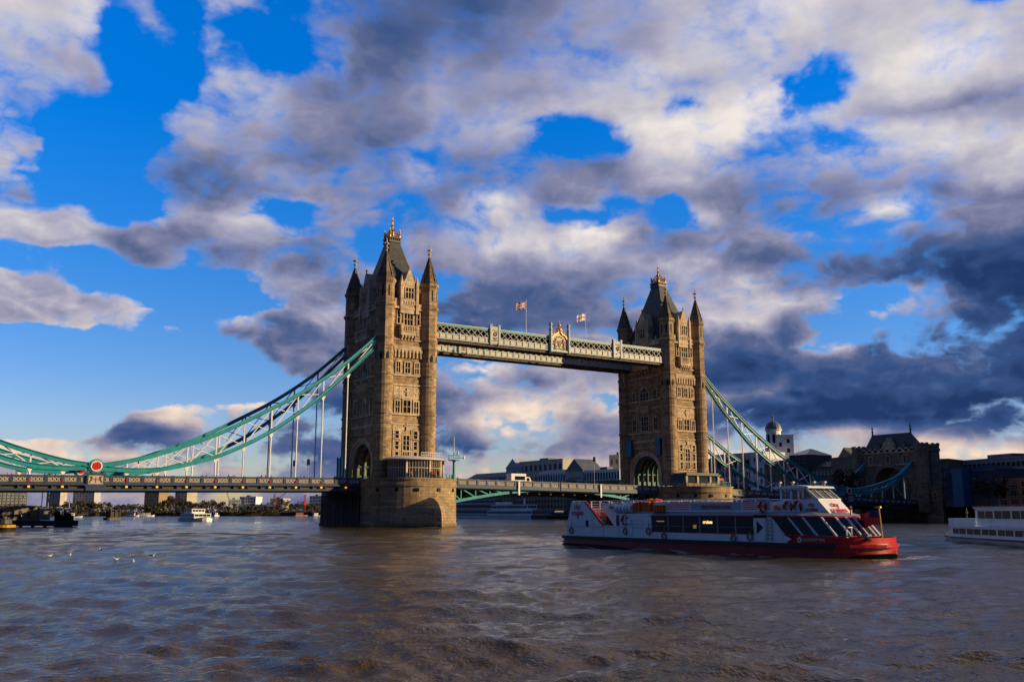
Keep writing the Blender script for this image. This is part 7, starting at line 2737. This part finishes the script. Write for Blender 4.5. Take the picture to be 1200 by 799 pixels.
cloth = {'dark': mat('dark_coat', (.02, .02, .025), .8), 'red': mat('red_coat', (.35, .03, .025), .8), 'tan': mat('tan_coat', (.32, .20, .10), .8), 'blue': mat('blue_coat', (.04, .07, .18), .8), 'pale': mat('pale_coat', (.45, .42, .38), .8)}
skin = mat('skin', (.42, .25, .17), .6)
trous = mat('dark_trousers', (.025, .025, .035), .85)
hair = mat('dark_hair', (.025, .018, .012), .7)
PM = {}
for pose in ('stand', 'walk'):
    base = body_mesh(pose)
    for cn, cm in cloth.items():
        me = base.copy()
        me.name = 'person'
        me.materials.clear()
        for m_ in (cm, trous, skin, hair):
            me.materials.append(m_)
        for p_ in me.polygons:
            z = p_.center.z
            p_.material_index = 1 if z < .84 else (0 if z < 1.5 else (3 if (z > 1.72 or p_.center.y < -.01) else 2))
            if z < .84 and abs(p_.center.x) > .19:
                p_.material_index = 2
            p_.use_smooth = True
        PM[pose, cn] = me

PEOPLE = [(-118.6, 'dark', 'second hanger from the frame edge'), (-117.9, 'red', 'second hanger from the frame edge'), (-112.6, 'dark', 'tan coated walker before the round red pivot'), (-111.8, 'tan', 'two dark coats before the round red pivot'), (-110.9, 'dark', 'red pivot, beside a tan coat'),
          (-107.6, 'pale', 'round red chain pivot'), (-94.0, 'red', 'second hanger after the pivot'), (-93.1, 'dark', 'second hanger after the pivot'), (-91.9, 'pale', 'second hanger after the pivot'),
          (-84.6, 'red', 'fourth hanger after the pivot'), (-83.9, 'dark', 'fourth hanger after the pivot'), (-79.6, 'dark', 'fifth hanger after the pivot'), (-78.8, 'red', 'fifth hanger after the pivot'), (-78.2, 'tan', 'fifth hanger after the pivot'),
          (-72.9, 'dark', 'sixth hanger, on its pivot side'), (-72.1, 'blue', 'sixth hanger after the pivot'), (-71.0, 'dark', 'sixth hanger, on its tower side'), (-64.5, 'tan', 'pair of traffic signals'), (-63.9, 'dark', 'pair of traffic signals'), (-57.2, 'dark', 'last hanger, in the shade of the sunlit tower'),
          (-55.6, 'blue', 'last hanger, in the shade of the sunlit tower'), (-49.5, 'dark', 'road arch of the sunlit tower'), (-27.5, 'dark', 'teal signal mast on the lifting span'), (-24.2, 'blue', 'teal signal mast on the lifting span'), (-14.2, 'dark', 'white van, on its cab-less end'), (-4.1, 'tan', 'cab of the white van'), (0.4, 'dark', 'red coat at midspan, on the van side'),
          (1.6, 'red', 'two dark coats at midspan'), (2.4, 'dark', 'red coat at midspan, on the signal side'), (12.5, 'dark', 'tall black signal post')]
for i, (x, cn, where) in enumerate(PEOPLE):
    o = bpy.data.objects.new('person', PM['walk' if i % 3 else 'stand', cn])
    COL.objects.link(o)
    deep = -52 < x < -45
    o.location = (x, -8.6 + .25 * ((i * 7) % 4), (10.0 if deep else ztop(x) - 1.32))
    o.rotation_euler = (0, 0, math.radians(90 if i % 2 else -90) + (i % 5) * .2)
    o.scale = (1, 1, .96 + .03 * (i % 4))
    tag(o, 'walker in a ' + cn + ' coat by the ' + where, 'person', 'pedestrians on the bridge')
for i, (x, y, cn) in enumerate(((-44.6, -18.85, 'red'), (-43.7, -19.05, 'dark'), (-39.9, -19.1, 'tan'), (-39.1, -19.0, 'red'), (-38.2, -18.8, 'dark'))):
    o = bpy.data.objects.new('person', PM['stand', cn])
    COL.objects.link(o)
    o.location = (x, y, 10.0)
    o.rotation_euler = (0, 0, i * 1.3)
    tag(o, ('left end' if i < 2 else 'right half') + ' pavilion visitor in a ' + cn + ' coat ' + ['first', 'second', 'first', 'second', 'third'][i] + ' along the glass front', 'person', 'visitors by the glass pavilion')

# ------------------------------------------------------------------ gulls resting on the water
gm, gg = mat('gull_white', (.72, .72, .70), .7, .05), mat('gull_grey', (.30, .31, .33), .7, .1)
proto = None
GULL = [(63, 651, 'leftmost'), (86, 650, 'second from the left'), (122, 644, 'farthest out'), (140, 655, 'second nearest the camera'), (160, 657.5, 'nearest the camera'), (182, 651, 'rightmost')]
for i, (u_, v_, w_) in enumerate(GULL):
    D_ = CZ * FPX / (v_ - 600.6) * math.hypot(1, (u_ - 600) / FPX)
    p_ = at(u_, D_, .06)
    lab = 'white gull floating on the dark water, ' + w_ + ' of its group'
    if proto is None:
        t = thing('gull', lab, 'gull', tuple(p_), .5, 'gulls on the water')
        mb = MB()
        rings = []
        for x, r_, z in ((-.26, .02, .13), (-.18, .07, .11), (-.05, .11, .09), (.08, .11, .09), (.17, .075, .13), (.20, .05, .20), (.21, .045, .25), (.24, .05, .29), (.28, .04, .29), (.31, .015, .28)):
            rings.append([(x, r_ * math.cos(a), z + r_ * .8 * math.sin(a)) for a in [k * math.pi / 4 for k in range(8)]])
        mb.loft(rings)
        mb.build('body', gm, t, local=True, smooth=True)
        mb = MB()
        for s in (-1, 1):
            mb.loft([[(x, s * .10, z - .03), (x, s * .125, z), (x, s * .09, z + .05)] for x, z in ((.10, .13), (-.05, .15), (-.20, .15), (-.34, .14))])
        mb.build('wing', gg, t, local=True)
        mb = MB()
        mb.tube((.30, 0, .28), (.37, 0, .265), .012, 5, .004)
        mb.build('bill', M['orange'], t, local=True)
        t.scale = (.62, .62, .62)
        proto = t
    else:
        copy_tree(proto, lab, tuple(p_), i * 1.1)
